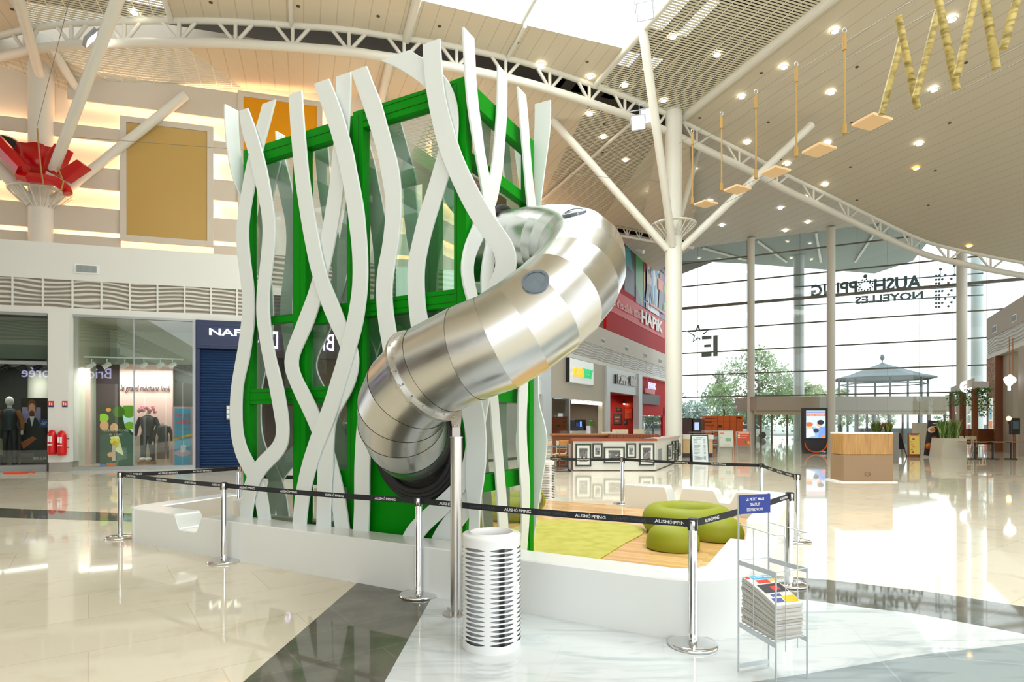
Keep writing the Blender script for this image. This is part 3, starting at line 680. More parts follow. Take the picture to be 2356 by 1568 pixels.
ribbon([(772.8,175.7),(772.8,219.6),(772,290),(763.6,355.6),(759.5,413),(752.9,454.6),(746,496),(735.5,560.8),(718.6,639.6),(709.6,670),(700.7,695),(686.4,730.7),(668.6,777),(657.9,802),(652.5,825),(652.5,839.6),(656,859),(668.6,888),(679,912),(697.4,949),(717,993.7),(738,1050),(752,1100),(760.5,1146),(765,1178.5),(769.7,1213)],
       [(806,165),(806,206),(803.4,264),(801,306),(796,370),(789.4,425),(782,486),(774.4,529),(766,574),(753,630.4),(744,670),(733.8,700),(720.4,743),(707,771.8),(691.8,804),(682,827),(682.9,845),(693.6,870),(709.6,898.6),(715.8,910),(734,949),(752,1000),(767.4,1038),(777.8,1079.8),(787,1114),(796,1165),(803,1217.5)], 'F', B_, bottom=True)
ribbon([(806.8,164),(835.8,246),(855.7,309),(870,359),(876,400),(882,423.6),(886.4,463),(886,498.6),(882,543),(876.6,580),(870.4,603),(866,630),(864,665.7),(866,712),(869.5,740.7),(875.7,780),(882,806.8),(882,819),(877.5,839),(866,860),(845,890),(831,918.7),(822,962),(818,1003),(814.4,1077),(814.4,1166),(812,1217)],
       [(842.4,150.8),(859,196),(875,232),(896,310.7),(911,361),(919.5,404),(922,454),(922,498.6),(916.8,552),(909.6,593),(900.7,651),(899.8,680),(902.5,714),(907,744),(915,789),(918,825),(905,870),(880,910),(862,960),(853,1005),(850,1049),(849,1115),(849.4,1166),(846.8,1222)], 'F', A_, bottom=True)
ribbon([(875,138.6),(895.7,145.7),(924,160),(949,178),(978,197.5),(1003,235),(1013,270),(1014,310),(1010,345),(1000.7,371.8),(993.6,398.6),(982.9,434),(972,466),(961,498.6),(950.7,543),(940,588),(936.9,606.8),(936.4,651),(940,714),(947,773),(965,805),(1000,850),(1040,885),(1062,930),(1070,1000),(1072,1060),(1060,1115),(1035,1171),(1006,1209),(988,1243)],
       [(942,114.5),(965,128),(990,145),(1017,167),(1031,183),(1044,212),(1051,235),(1053.8,265),(1052.9,301),(1051,324),(1043,370),(1031,404),(1018.6,445),(1006,484),(988,545),(976.6,600),(974.8,610),(974,651),(978,714),(985,748),(1010,790),(1050,835),(1085,870),(1105,921),(1112,980),(1113,1050),(1107,1130),(1080,1188),(1055,1220),(1033,1248)], 'F', B_, bottom=True)
ribbon([(972,102),(972.5,131),(976,176),(981,215),(990,265),(999,304.6),(1008,340),(1020,372.5),(1033,403),(1044,429),(1072,485),(1093.8,520),(1113,548),(1130.6,570),(1141.5,587),(1143.6,604.6),(1138,624),(1124,650),(1111,674),(1098,715),(1092,780),(1090,860),(1082,930),(1074,1000),(1066,1060),(1050,1105),(1000,1150),(954,1190),(937,1208.7),(923,1233)],
       [(1011.4,88),(1013.6,128),(1016.8,165),(1020.7,212),(1031,256),(1044,301),(1055.8,340),(1066.6,368),(1085,407),(1106.8,448.5),(1128.5,485),(1150,518),(1172,544),(1185,570),(1188.8,596),(1188,615.5),(1184,628.5),(1172,660),(1152,705),(1142,760),(1138,840),(1126,911),(1112,990),(1100,1060),(1078,1115),(1035,1171),(1018.5,1193),(997,1207),(980.6,1222.7),(968,1238)], 'F', A_, bottom=True)
ribbon([(1040,900),(1062,950),(1073,1010),(1072,1060),(1070,1100),(1074,1150),(1079,1187),(1078,1215)],
       [(1090,880),(1107,921.7),(1114,962),(1118,1010),(1116.6,1063.7),(1111,1112),(1106,1139),(1103,1181.7),(1102,1206)], 'F', A_-.03, bottom=True)
# side face ribbons
S_, S2_ = -.09, -.05
ribbon([(1067,62),(1069.7,117),(1072.6,171),(1077,228),(1084,280),(1094.8,345),(1104.6,400.7),(1113,452.8),(1120,500),(1121,559),(1113,600),(1109,633),(1110,667.5),(1113,720),(1108,790)],
       [(1092,87),(1094.6,136.5),(1096.5,182),(1102,242),(1110,299),(1116,350),(1128.5,411.6),(1136,448.5),(1140,481),(1142.6,507),(1143,550),(1141.5,589.5),(1134,633),(1133,665),(1137,720),(1132,790)], 'S', S_)
ribbon([(1147,149),(1147,213),(1145,251),(1142.4,299),(1138,345),(1135,372.5),(1128.5,409),(1112,450),(1100,490),(1091.6,518),(1076,550),(1066.6,585),(1063,615.5),(1066.6,650),(1074,678),(1090,730),(1108,800),(1120,860),(1127.6,908),(1134,994),(1141,1074.6),(1146,1155),(1149,1206)],
       [(1168,170),(1168,213),(1167,266.6),(1163.5,318),(1161,350),(1158.8,379),(1151,431),(1141.5,474.5),(1128,510),(1113,550),(1100,574),(1091.6,596),(1089,617.7),(1091.6,648),(1099,675),(1113,730),(1130,810),(1146,899),(1150,954),(1158,1048),(1165,1128),(1169,1190),(1170,1208.7)], 'S', S2_, bottom=True)
ribbon([(1192,198.7),(1197,261),(1201.7,318),(1205,350),(1211,427),(1215,468),(1224,540),(1226,620),(1218,700),(1206,780),(1198.6,860),(1194.5,900),(1193.7,948.6),(1193.7,1010),(1197,1080),(1201,1131),(1202.6,1182),(1201,1222),(1198,1265)],
       [(1211,218),(1217,280),(1221,350),(1228,427),(1233.7,467),(1241,540),(1243,620),(1236,700),(1225,780),(1216.8,860),(1214.6,908),(1212,967),(1212.5,1010),(1216,1064),(1220,1109.5),(1220.6,1155),(1217.8,1208.7),(1213,1267.8)], 'S', S_, bottom=True)
# left face ribbons
SLF = SL+.06
ribbon([(518,239),(517.4,266),(520.7,316),(527,366),(537,412),(556,455),(585,492),(603,530),(605,570),(600,620),(590,680),(582,740),(576,800),(578,860),(581,935),(583,960),(579,1050),(584,1190)],
       [(549.4,254.7),(550,300),(553,340),(560,385),(578,440),(600,473),(625,510),(640,545),(640,590),(632,640),(620,680),(608,740),(598,800),(601,860),(610,935),(611,960),(608,1050),(612,1190)], 'S', SLF)
ribbon([(635,300),(636,316),(641,379),(646.8,415.6),(651.7,460),(657.5,481),(665,520),(676,580)], [(656.7,312),(660,350),(667,387),(673,440),(680,480),(690,530),(702,580)], 'S', SLF+.04)
# back ribbons seen through the glass
BK = DEPTH+.05
ribbon([(728,300),(728,380),(724,446),(719.7,473),(708,530),(692,590),(668,650),(655,710),(652,780),(655,900),(656,1094),(650,1190)], [(751,292),(751,380),(748,454.6),(746,479.5),(738,517.6),(725,575),(708,635),(690,690),(682,760),(684,880),(684,1094),(680,1190)], 'B', BK)
ribbon([(928.6,328),(925,393),(928,445),(929,498.6),(936,552),(945,600),(960,660),(965,720)], [(953.6,318),(954,388),(956,445),(961,498.6),(962,552),(975,600),(992,660),(996,720)], 'B', BK)
ribbon([(1035,300),(1031,404),(1019.5,452),(1029,474),(1043,489),(1060,530),(1085,600),(1095,680)], [(1058,292),(1055,390),(1048,430),(1058,462),(1078,490),(1092,530),(1112,600),(1122,680)], 'B', BK)
ribbon([(838,330),(836,400),(832,470),(835,540),(848,600),(862,650),(850,720),(830,780),(800,850),(790,900),(800,980)], [(848,325),(850,400),(850,470),(853,540),(866,600),(886,650),(880,720),(858,780),(828,850),(818,900),(828,980)], 'B', BK)
ribbon([(1230,239),(1229.5,289.6),(1227.6,328),(1228.6,410.7),(1232,468),(1234,560),(1228,650),(1222,760),(1216,850),(1214,900),(1218,960),(1220,1010),(1218,1069),(1210,1123),(1204,1171),(1198,1210)],
       [(1266.4,229),(1266.8,270),(1264,308.7),(1255,375),(1235.7+8,464),(1246,560),(1240,650),(1237,760),(1238,850),(1239,929.8),(1249,959),(1257.5,994),(1259,1021),(1253,1069),(1244,1123),(1237.5,1171),(1232,1208.7)], 'B', BK, bottom=True)
ribbon([(1225,700),(1218,760),(1212,850),(1212,900),(1208,950)], [(1232,700),(1236,800),(1238,860),(1240,905),(1236,960)], 'B', BK+.04)

# ================================================================ TUBE SLIDE
slide = thing('tube_slide', 'shiny steel tube slide spiralling out of the green tower', 'slide', (.0, 5.2, 0))
R_T = .40
ctrl = [T(.35, .80, 3.74), T(-.02, .80, 3.70), (.22, 6.58, 3.66), (.50, 6.22, 3.55), (.655, 5.72, 3.32), (.60, 5.25, 3.03), (.41, 4.92, 2.74), (.17, 4.80, 2.52), (-.13, 4.80, 2.33), (-.42, 4.90, 2.24), (-.72, 5.06, 2.10), (-.93, 5.24, 1.93), (-1.03, 5.50, 1.74), (-1.03, 5.80, 1.57), (-1.03, 6.10, 1.49), (-1.02, 6.40, 1.44)]
path = catmull(ctrl, 12)
# arclength resample
def resample(P, n):
    L = [0]
    for i in range(1, len(P)): L.append(L[-1]+(P[i]-P[i-1]).length)
    out = []; j = 0
    for i in range(n):
        s_ = L[-1]*i/(n-1)
        while j < len(P)-2 and L[j+1] < s_: j += 1
        out.append(P[j].lerp(P[j+1], min(1, (s_-L[j])/max(1e-6, L[j+1]-L[j]))))
    return out, L[-1]
NP = 241; P_, LT = resample(path, NP)
for _ in range(10): P_ = [P_[0]]+[(P_[i-1]+P_[i]*2+P_[i+1])/4 for i in range(1, NP-1)]+[P_[-1]]
def frames(P):
    fr = []; up = None
    for i, p in enumerate(P):
        t = (P[min(i+1, len(P)-1)]-P[max(i-1, 0)]).normalized()
        if up is None: up = Vector((0, 0, 1))
        u = (Vector((0, 0, 1))-t*t.z); u.normalize(); fr.append((p, t, u, t.cross(u)))
    return fr
FRM = frames(P_)
# section joints, closer together on the bends
def near_idx(v): return min(range(NP), key=lambda i: (P_[i]-Vector(v)).length)
iF = near_idx(ctrl[10]); 
seams = []
marks = [0, 12, 24, 36, 47, 57, 67, 77, 87, 98, 112, 128, 145]
i_ = 0; seams = [0]
for i in range(NP):
    pass
def curv(i):
    a0 = FRM[max(i-4, 0)][1]; a1 = FRM[min(i+4, NP-1)][1]; return a0.angle(a1)
acc = 0
for i in range(1, NP-1):
    acc += (P_[i]-P_[i-1]).length*(1+min(3.2, curv(i)*8))
    if acc > .62 or i == iF: seams.append(i); acc = 0
seams.append(NP-1); seams = [s for j, s in enumerate(seams) if j == 0 or s-seams[j-1] > 3 or s == iF]
SEG = 56
brush = bpy.data.materials.new('satin_steel_sheet'); brush.use_nodes = True; bt = brush.node_tree; bb = bt.nodes['Principled BSDF']
bb.inputs['Base Color'].default_value = (.63, .63, .61, 1); bb.inputs['Metallic'].default_value = 1; bb.inputs['Roughness'].default_value = .24
bn = bt.nodes.new('ShaderNodeTexNoise'); bn.inputs['Scale'].default_value = 5; bn.inputs['Detail'].default_value = 6; bg_ = bt.nodes.new('ShaderNodeNewGeometry')
br_ = bt.nodes.new('ShaderNodeMapRange'); br_.inputs['To Min'].default_value = .17; br_.inputs['To Max'].default_value = .33
bt.links.new(bg_.outputs['Position'], bn.inputs['Vector']); bt.links.new(bn.outputs['Fac'], br_.inputs['Value']); bt.links.new(br_.outputs[0], bb.inputs['Roughness'])
for a_, b_ in zip(seams[:-1], seams[1:]):
    mb = MB(); vv = []; cnt = b_-a_+1
    for q, i in enumerate(range(a_, b_+1)):
        f_ = q/(cnt-1); r = R_T*(1.0-.008*f_)+.003
        for j in range(SEG):
            an = 2*math.pi*j/SEG; e2 = []
            for ii in (a_, b_):
                p, t, u, w = FRM[ii]; e2.append(p+(u*math.cos(an)+w*math.sin(an))*r)
            vv.append(e2[0].lerp(e2[1], f_))
    p, t, u, w = FRM[b_]
    fs = [(i*SEG+j, i*SEG+(j+1) % SEG, (i+1)*SEG+(j+1) % SEG, (i+1)*SEG+j) for i in range(cnt-1) for j in range(SEG)]
    mb.add(vv, fs, True); mb.build('tube_section', brush, slide)
def ring(i, r0, r1, th, name, m, n=56):
    p, t, u, w = FRM[i]; mb = MB(); vv = []
    for o, r in ((-th/2, r0), (-th/2, r1), (th/2, r1), (th/2, r0)):
        for j in range(n):
            an = 2*math.pi*j/n; vv.append(p+t*o+(u*math.cos(an)+w*math.sin(an))*r)
    fs = [(a_*n+j, a_*n+(j+1) % n, ((a_+1) % 4)*n+(j+1) % n, ((a_+1) % 4)*n+j) for a_ in range(4) for j in range(n)]
    mb.add(vv, fs); return mb.build(name, m, slide)
FLG = ring(iF, R_T-.01, R_T+.038, .03, 'flange', steel)
p, t, u, w = FRM[iF]
for j in range(20):
    an = 2*math.pi*j/20; c_ = p+(u*math.cos(an)+w*math.sin(an))*(R_T+.022)
    mb = MB(); mb.tube([c_-t*.028, c_+t*.028], .009, 6); mb.build('bolt', steel, FLG)
# rubber gasket on the panel
gc = T(.70, 0, 1.52); mb = MB()
gpt = P_[near_idx(T(.68, 0, 1.48))]
gs0 = (Vector((gpt.x, gpt.y))-TC).dot(TU)
for k_, (rr0, tz) in enumerate(((.0, -.05), (.045, -.035), (.085, -.02))):
    rg = [T(gs0+(.47+rr0)*math.cos(a2), tz, gpt.z+(.47+rr0)*math.sin(a2)*1.03) for a2 in [2*math.pi*j/64 for j in range(64)]]
    mb.tube(rg, .034, 8, closed=True)
mb.build('rubber_gasket', rubber, slide)
mb = MB(); n = 48; pts0 = [(gs0+.47*math.cos(2*math.pi*j/n), gpt.z+.485*math.sin(2*math.pi*j/n)) for j in range(n)]
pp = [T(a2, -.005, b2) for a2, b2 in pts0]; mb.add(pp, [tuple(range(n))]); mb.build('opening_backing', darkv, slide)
gr = [T(.0-.05, .8+.44*math.cos(a2), 3.70+.44*math.sin(a2)) for a2 in [2*math.pi*j/48 for j in range(48)]]; mb = MB(); mb.tube(gr, .035, 8, closed=True); mb.build('rubber_gasket', rubber, slide)
# portholes
def surf(i, an):
    k = 0
    while k < len(seams)-2 and seams[k+1] < i: k += 1
    a_, b_ = seams[k], seams[k+1]; f_ = (i-a_)/(b_-a_); e2 = []
    for ii in (a_, b_):
        p, t, u, w = FRM[ii]; e2.append(p+(u*math.cos(an)+w*math.sin(an))*(R_T+.003))
    return e2[0].lerp(e2[1], f_), (e2[1]-e2[0]).normalized(), e2[0].lerp(e2[1], f_)
def porthole(i, an, r=.105):
    c_, x, _ = surf(i, an); q2 = surf(i, an+.02)[0]; y = (q2-c_).normalized(); n_ = x.cross(y).normalized()
    if n_.dot(c_-P_[i]) < 0: n_ = -n_
    y = n_.cross(x); c_ = c_+n_*.006; mb = MB()
    def disc(rad, h, k=28):
        vv = []
        for j in range(k):
            a2 = 2*math.pi*j/k; lx = rad*math.cos(a2); ly = rad*math.sin(a2)
            drop = R_T-math.sqrt(max(R_T**2-ly**2, 0)); vv.append(c_+x*lx+y*ly-n_*(drop-h))
        return vv
    a_ = disc(r, -.02); b2 = disc(r, .014); c2 = disc(r*.78, .014); k = 28
    mb.add(a_+b2, [(j, (j+1) % k, k+(j+1) % k, k+j) for j in range(k)]); mb.add(b2+c2, [(j, (j+1) % k, k+(j+1) % k, k+j) for j in range(k)])
    f_ = mb.build('porthole_frame', mat('smoky_ring', (.16, .20, .25), .25, .3), slide)
    mb = MB(); mb.add(disc(r*.80, .010)+[c_+n_*.012], [(j, (j+1) % k, k) for j in range(k)]); mb.build('porthole_pane', mat('smoky_pane', (.20, .26, .32), .08, .5), f_)
    for s2 in (0.1, 1.1):
        q = c_+x*(r*.89*math.cos(math.pi*s2))+y*(r*.89*math.sin(math.pi*s2)); mb = MB(); mb.ball(q, .014, 8); mb.build('screw', steel, f_)
def place_port(px, py, r):
    best = None
    for i in range(6, NP-6, 2):
        for j in range(60):
            an = 2*math.pi*j/60; q = surf(i, an)[0]; n_ = (q-P_[i]).normalized(); v = q-Vector((0, 0, HC))
            if n_.dot(v) > -.05*v.length: continue
            x_ = CX+F*q.x/q.y; y_ = HY-F*(q.z-HC)/q.y; d_ = (x_-px)**2+(y_-py)**2+(0 if q.y < 5.6 or py < 560 else 2000)
            if best is None or d_ < best[0]: best = (d_, i, an)
    porthole(best[1], best[2], r)
place_port(1236, 643, .105); place_port(1325, 489, .11)
# support pole
pb = G(1050, 1412); mb = MB(); zp = HC-(1007-HY)/F*pb.y
mb.cyl(pb, (pb.x, pb.y, zp), .053, 24); mb.build('pole', steel, slide)
mb = MB(); mb.cyl(pb+Vector((0, 0, .0)), pb+Vector((0, 0, .014)), .12, 28); BPL = mb.build('base_plate', steel, slide)
for a2 in (.6, 2.6, 4.2, 5.4):
    mb = MB(); q = pb+Vector((math.cos(a2), math.sin(a2), 0))*.09; mb.cyl(q+Vector((0, 0, .014)), q+Vector((0, 0, .045)), .012, 8); mb.build('bolt', steel, BPL)
mb = MB(); mb.cyl((pb.x, pb.y, zp), (pb.x, pb.y, zp+.012), .058, 24); mb.build('pole_cap', steel, slide)
p, t, u, w = FRM[iF]
# bracket: plate in the flange plane, reaching down to the pole
dn = Vector((pb.x, pb.y, zp+.12)); q0 = []
best = min(range(72), key=lambda j: (p+(u*math.cos(2*math.pi*j/72)+w*math.sin(2*math.pi*j/72))*R_T-dn).length)
a0 = 2*math.pi*best/72
arc = [p+(u*math.cos(a0+d_)+w*math.sin(a0+d_))*(R_T+.034) for d_ in [(-.40+.80*j/10) for j in range(11)]]
mb = MB(); low = [dn+Vector((.036, 0, -.03)), dn+Vector((.036, 0, -.12)), dn+Vector((-.036, 0, -.12)), dn+Vector((-.036, 0, -.03))]
e0, e1 = arc[0], arc[-1]
if e0.x > e1.x: arc = arc[::-1]
poly = arc+low; n = len(poly); off_ = Vector((0, -.012, 0))
mb.add(poly+[v+off_ for v in poly], [tuple(range(n)), tuple(range(2*n-1, n-1, -1))]+[(i, (i+1) % n, n+(i+1) % n, n+i) for i in range(n)]); BRK = mb.build('bracket', mat('matt_steel_plate', (.50, .46, .42), .42, .8), slide)
for dx_, dz_ in ((-.018, -.012), (.018, -.012)):
    mb = MB(); mb.ball(dn+Vector((dx_, -.014, dz_)), .011, 8); mb.build('bolt', steel, BRK)

# ================================================================ WHITE BENCH RING
def bez_poly(pts, rad, closed=False, seg=10):
    out = []; n = len(pts)
    for i, p in enumerate(pts):
        p = Vector(p)
        if (i == 0 or i == n-1) or rad[i] == 0: out.append(p); continue
        a_ = (Vector(pts[i-1])-p); b_ = (Vector(pts[i+1])-p); r = rad[i]; an = a_.angle(b_); d_ = r/math.tan(an/2); a_.normalize(); b_.normalize()
        s_ = p+a_*d_; e_ = p+b_*d_; c_ = p+(a_+b_).normalized()*(r/math.sin(an/2))
        for j in range(seg+1):
            v = s_.lerp(e_, j/seg)-c_; v.normalize(); out.append(c_+v*r)
    return out
def XY(v): return (v.x, v.y)
FL = Vector((-5.62, 8.42)); FRc = T(-2.74, -.60); FRc = Vector((FRc.x, FRc.y)); BR = T(-2.80, 6.1); BE = T(.145, 6.46)
LB = Vector((-4.93, 10.15))
A0 = Vector(XY(G(305, 1247))); B0 = Vector(XY(G(1540, 1470))); dd = (B0-A0).normalized()
FRc = B0+dd*((FRc-B0).dot(dd)); FL = A0+dd*((FL-A0).dot(dd))
rp = bez_poly([XY(LB), XY(FL), XY(FRc), XY(BR), XY(BE)], [0, .42, .62, .5, 0], seg=14)
# dense arclength path of the outer edge
P3 = [Vector((p.x, p.y, 0)) for p in rp]; L3 = [0]
for i in range(1, len(P3)): L3.append(L3[-1]+(P3[i]-P3[i-1]).length)
def s_near(pt):
    best = (1e9, 0)
    for i in range(len(P3)-1):
        a_, b_ = P3[i], P3[i+1]; ab = b_-a_; f_ = max(0, min(1, (Vector(pt)-a_).dot(ab)/ab.length_squared)); d_ = (a_+ab*f_-Vector(pt)).length
        if d_ < best[0]: best = (d_, L3[i]+ab.length*f_)
    return best[1]
HB = .474
n1a, n1b = s_near(G(404, 1180, HB)*Vector((1, 1, 0)) if False else Vector((*XY(G(404, 1183, HB)), 0))), s_near(Vector((*XY(G(452, 1190, HB)), 0)))
w1 = s_near(Vector((*XY(T(-2.8, 1.45)), 0))); w2 = s_near(Vector((*XY(T(-2.8, 2.75)), 0)))
bk = [s_near(Vector((*XY(T(a_, 6.4)), 0))) for a_ in (FPt(1660, 1100, 6.1)[0], 0)]
def s_of_px_back(px): return s_near(Vector((*XY(T(FPt(px, 1100, 6.0)[0], 6.3)), 0)))
notches = [(n1a, n1b, .20), (w1, w2, .22), (s_of_px_back(1698), s_of_px_back(1657), .21), (s_of_px_back(1570), s_of_px_back(1541), .40)]
def ztop(s_):
    z = HB
    for a_, b_, d_ in notches:
        r = .07
        if a_-r < s_ < b_+r:
            e = min(s_-(a_-r), (b_+r)-s_); f_ = min(1, e/(2*r)); f_ = f_*f_*(3-2*f_); z = HB-d_*f_
    return z
N = 900; mb = MB(); vv = []; wB = .37
def at_s(s_):
    j = 0
    while j < len(P3)-2 and L3[j+1] < s_: j += 1
    t_ = (P3[j+1]-P3[j]).normalized(); return P3[j].lerp(P3[j+1], (s_-L3[j])/max(1e-6, L3[j+1]-L3[j])), t_
ss = [L3[-1]*i/N for i in range(N+1)]; rows_ = []
pts_ = [at_s(s_)[0] for s_ in ss]
# inner edge: offset of the sharp polygon, its corners nearly square
tans = [(pts_[min(i+3, N)]-pts_[max(i-3, 0)]).normalized() for i in range(N+1)]
for i in range(N+1):
    p = pts_[i]; t_ = tans[i]; nin = Vector((-t_.y, t_.x, 0)); z = ztop(ss[i])
    ins = [p, p+Vector((0, 0, z-.012)), p+nin*.012+Vector((0, 0, z)), p+nin*(wB-.015)+Vector((0, 0, z)), p+nin*wB+Vector((0, 0, z-.015)), p+nin*wB]
    rows_.append(ins); vv += ins
for j in range(5):
    mb.add([r_[j] for r_ in rows_]+[r_[j+1] for r_ in rows_], [(i, N+1+i, N+2+i, i+1) for i in range(N)], True)
mb.add(rows_[0], [tuple(range(6))]); mb.add(rows_[-1], [tuple(range(5, -1, -1))])
o = mb.build('bench', white, label='long low glossy white bench wall wrapping around the play tower and wooden deck', cat='bench', fixn=True)
# rounded stub behind the tower on the left
b0 = G(548, 1190); mb = MB(); Yb = 9.0; c_ = Vector(((556-CX)/F*9.2, 9.2, 0)); mb.prism([XY(c_+Vector((.12*math.cos(a2), .12*math.sin(a2), 0))) if abs(math.cos(a2)) < 2 else 0 for a2 in [2*math.pi*j/20 for j in range(20)]], 0, .5)
mb.build('bench_end', white, label='rounded white bench end just behind the left corner of the green tower', cat='bench', bevel=.03)
# deck
wood = mat('pale_wood_planks', srgb(222, 178, 122), .16); 
tw = wood.node_tree; bw = tw.nodes['Principled BSDF']; gw = tw.nodes.new('ShaderNodeNewGeometry'); mw = tw.nodes.new('ShaderNodeMapping'); mw.inputs['Rotation'].default_value = (0, 0, math.atan2(-.4676, .884)*-1)
bk_ = tw.nodes.new('ShaderNodeTexBrick'); bk_.inputs['Scale'].default_value = 1; bk_.inputs['Brick Width'].default_value = 1.3; bk_.inputs['Row Height'].default_value = .095; bk_.inputs['Mortar Size'].default_value = .0015
bk_.inputs['Color1'].default_value = (*srgb(232, 190, 134), 1); bk_.inputs['Color2'].default_value = (*srgb(206, 158, 100), 1); bk_.inputs['Mortar'].default_value = (*srgb(150, 104, 60), 1)
tw.links.new(gw.outputs['Position'], mw.inputs[0]); tw.links.new(mw.outputs[0], bk_.inputs['Vector']); tw.links.new(bk_.outputs['Color'], bw.inputs['Base Color'])
inn = [pts_[i]+Vector((-tans[i].y, tans[i].x, 0))*(wB*.5) for i in range(0, N+1, 6)]
dk = [XY(v) for v in inn]+[XY(T(3.9, 6.3)), XY(T(4.4, 3.4))]
mb = MB(); n = len(dk); mb.add([(p[0], p[1], .03) for p in dk]+[(p[0], p[1], 0) for p in dk], [tuple(range(n))]+[(i, (i+1) % n, n+(i+1) % n, n+i) for i in range(n)]); struct('floor', mb, wood)
rug = mat('yellow_green_rug', srgb(206, 200, 82), .85); noise_mix(rug, srgb(186, 180, 84), srgb(166, 162, 62), 5, 5, .4, .7)
rp_ = [G(1180, 1192, .03), G(1300, 1197, .03), G(1420, 1204, .03), G(1462, 1210, .03), G(1482, 1220, .03), G(1474, 1232, .03), G(1440, 1250, .03), G(1375, 1290, .03), G(1300, 1330, .03), G(1150, 1330, .03)]
mb = MB(); mb.prism([XY(v) for v in catmull(rp_, 5)], .031, .045); mb.build('rug', rug, label='yellow green play rug on the wooden deck beside the tower', cat='rug')
# poufs
def torus(mb, c, R, r, zs, seg=48, s2=20, sq=1.0):
    for_ = []; vv = []
    for i in range(seg):
        a_ = 2*math.pi*i/seg
        for j in range(s2):
            b_ = 2*math.pi*j/s2; rr = R+r*math.cos(b_); vv.append(Vector(c)+Vector((rr*math.cos(a_), rr*math.sin(a_)*sq, max(r*math.sin(b_)*zs, -r*zs*.82)+r*zs*.82)))
    fs = [(i*s2+j, i*s2+(j+1) % s2, ((i+1) % seg)*s2+(j+1) % s2, ((i+1) % seg)*s2+j) for i in range(seg) for j in range(s2)]
    mb.add(vv, fs, True)
dc = Vector(((1581-CX)/F*9.0, 9.0, .03))
mb = MB(); torus(mb, dc, .47, .20, 1.12); mb.build('ring_pouf', lime, label='large lime green ring shaped pouf with a hollow middle on the deck', cat='pouf')
def dome(px, pyb, wpx, ztop_, label, sx_=1.0):
    Y0 = (HC-.03)*F/(pyb-HY); r = wpx/2/F*(Y0+.3); c_ = Vector(((px-CX)/F*(Y0+r*.8), Y0+r*.8, .03)); mb = MB()
    prof = [(0, ztop_-.03), (r*.3, ztop_-.035), (r*.62, ztop_-.07), (r*.86, (ztop_)*.62), (r*.98, ztop_*.34), (r, ztop_*.16), (r*.97, .01)]
    pr = [Vector((a_, b_, 0)) for a_, b_ in prof]; pr = [(v.x, v.y) for v in catmull(pr, 5)]
    mb.lathe(c_, [(max(a_, .001), b_) for a_, b_ in pr], 36); mb.build('dome_pouf', lime, label=label, cat='pouf')
dome(1548, 1271, 120, .37, 'rounded lime green dome pouf in front of the ring pouf')
dome(1648, 1248, 122, .37, 'lime green pouf to the right of the ring pouf, partly behind the magazine rack')
# curved lime rocker peeping out behind the tower
c_ = G(1246, 1175, .03); mb = MB(); pts = []
for j in range(13):
    a_ = -1.2+2.6*j/12; pts.append((.26*math.cos(a_)-.2, .23+.22*math.sin(a_)))
mb = MB(); out = [(x, z) for x, z in pts]+[(x-.04, z) for x, z in pts[::-1]]
fr_ = Fr((c_.x, c_.y), (1, 0)); mb.fprism(fr_, [(x, z+.03) for x, z in out], -.3, .3); mb.build('curved_seat', lime, label='curved lime green seat peeping out behind the green tower', cat='seat')
# ================================================================ helpers for flat printed things and shop fittings
def cmat(c, rough=.5, em=0):
    nm = 'colour_%02x%02x%02x%s' % (c[0], c[1], c[2], '_lit' if em else '')
    return mat(nm, srgb(*c), rough, emit=srgb(*c) if em else None, es=em or 1)
def pic(name, fr, k0, k1, z0, z1, o, bg_, shapes, parent=None, th=.02, em=0, rough=.4, **kw):
    """a printed board: background plus flat printed shapes; ('r',u0,v0,u1,v1,col) or ('e',u,v,ru,rv,col) or ('p',[(u,v)..],col)"""
    mb = MB(); ms = [cmat(bg_, rough, em)]; mb.fbox(fr, k0, k1, o, o+th, z0, z1); w = k1-k0; h = z1-z0; e = .0015
    for n, s in enumerate(shapes):
        m_ = cmat(s[-1], rough, em)
        if m_ not in ms: ms.append(m_)
        mb.cur = ms.index(m_); oo = o-e*(n+1)*max(1, w/2)
        if s[0] == 'r': pts = [(s[1], s[2]), (s[3], s[2]), (s[3], s[4]), (s[1], s[4])]
        elif s[0] == 'e': pts = [(s[1]+s[3]*math.cos(a_), s[2]+s[4]*math.sin(a_)) for a_ in [2*math.pi*j/18 for j in range(18)]]
        else: pts = s[1]
        pts = [(min(1, max(0, u)), min(1, max(0, v))) for u, v in pts]
        mb.add([fr.p(k0+u*w, oo, z0+v*h) for u, v in pts], [tuple(range(len(pts)))])
    return mb.build(name, ms, parent, **kw)
def pbox(mb, fr, x0, x1, yt, yb, o0, o1, ref=None):
    k0, k1 = fr.k(x0, o0), fr.k(x1, o0); xm = (x0+x1)/2 if ref is None else ref
    mb.fbox(fr, min(k0, k1), max(k0, k1), o0, o1, fr.z(xm, yb, o0), fr.z(xm, yt, o0))
def rng_(fr, x0, x1, yt, yb, o):
    xm = (x0+x1)/2; return fr.k(x0, o), fr.k(x1, o), fr.z(xm, yb, o), fr.z(xm, yt, o)
def ftxt(name, fr, x0, x1, yt, yb, o, body, m, parent=None, ext=.02, **k):
    k0, k1, z0, z1 = rng_(fr, x0, x1, yt, yb, o)
    return txt(name, body, m, fr.p((k0+k1)/2, o, (z0+z1)/2), (fr.a.x, fr.a.y, 0), UP, h=abs(z1-z0), w=abs(k1-k0), parent=parent, ext=ext, **k)
shopglass = glass('shop_glass', (.90, .96, .93), .8, .06)
frame_m = mat('aluminium_frame', (.42, .45, .46), .35, .5)
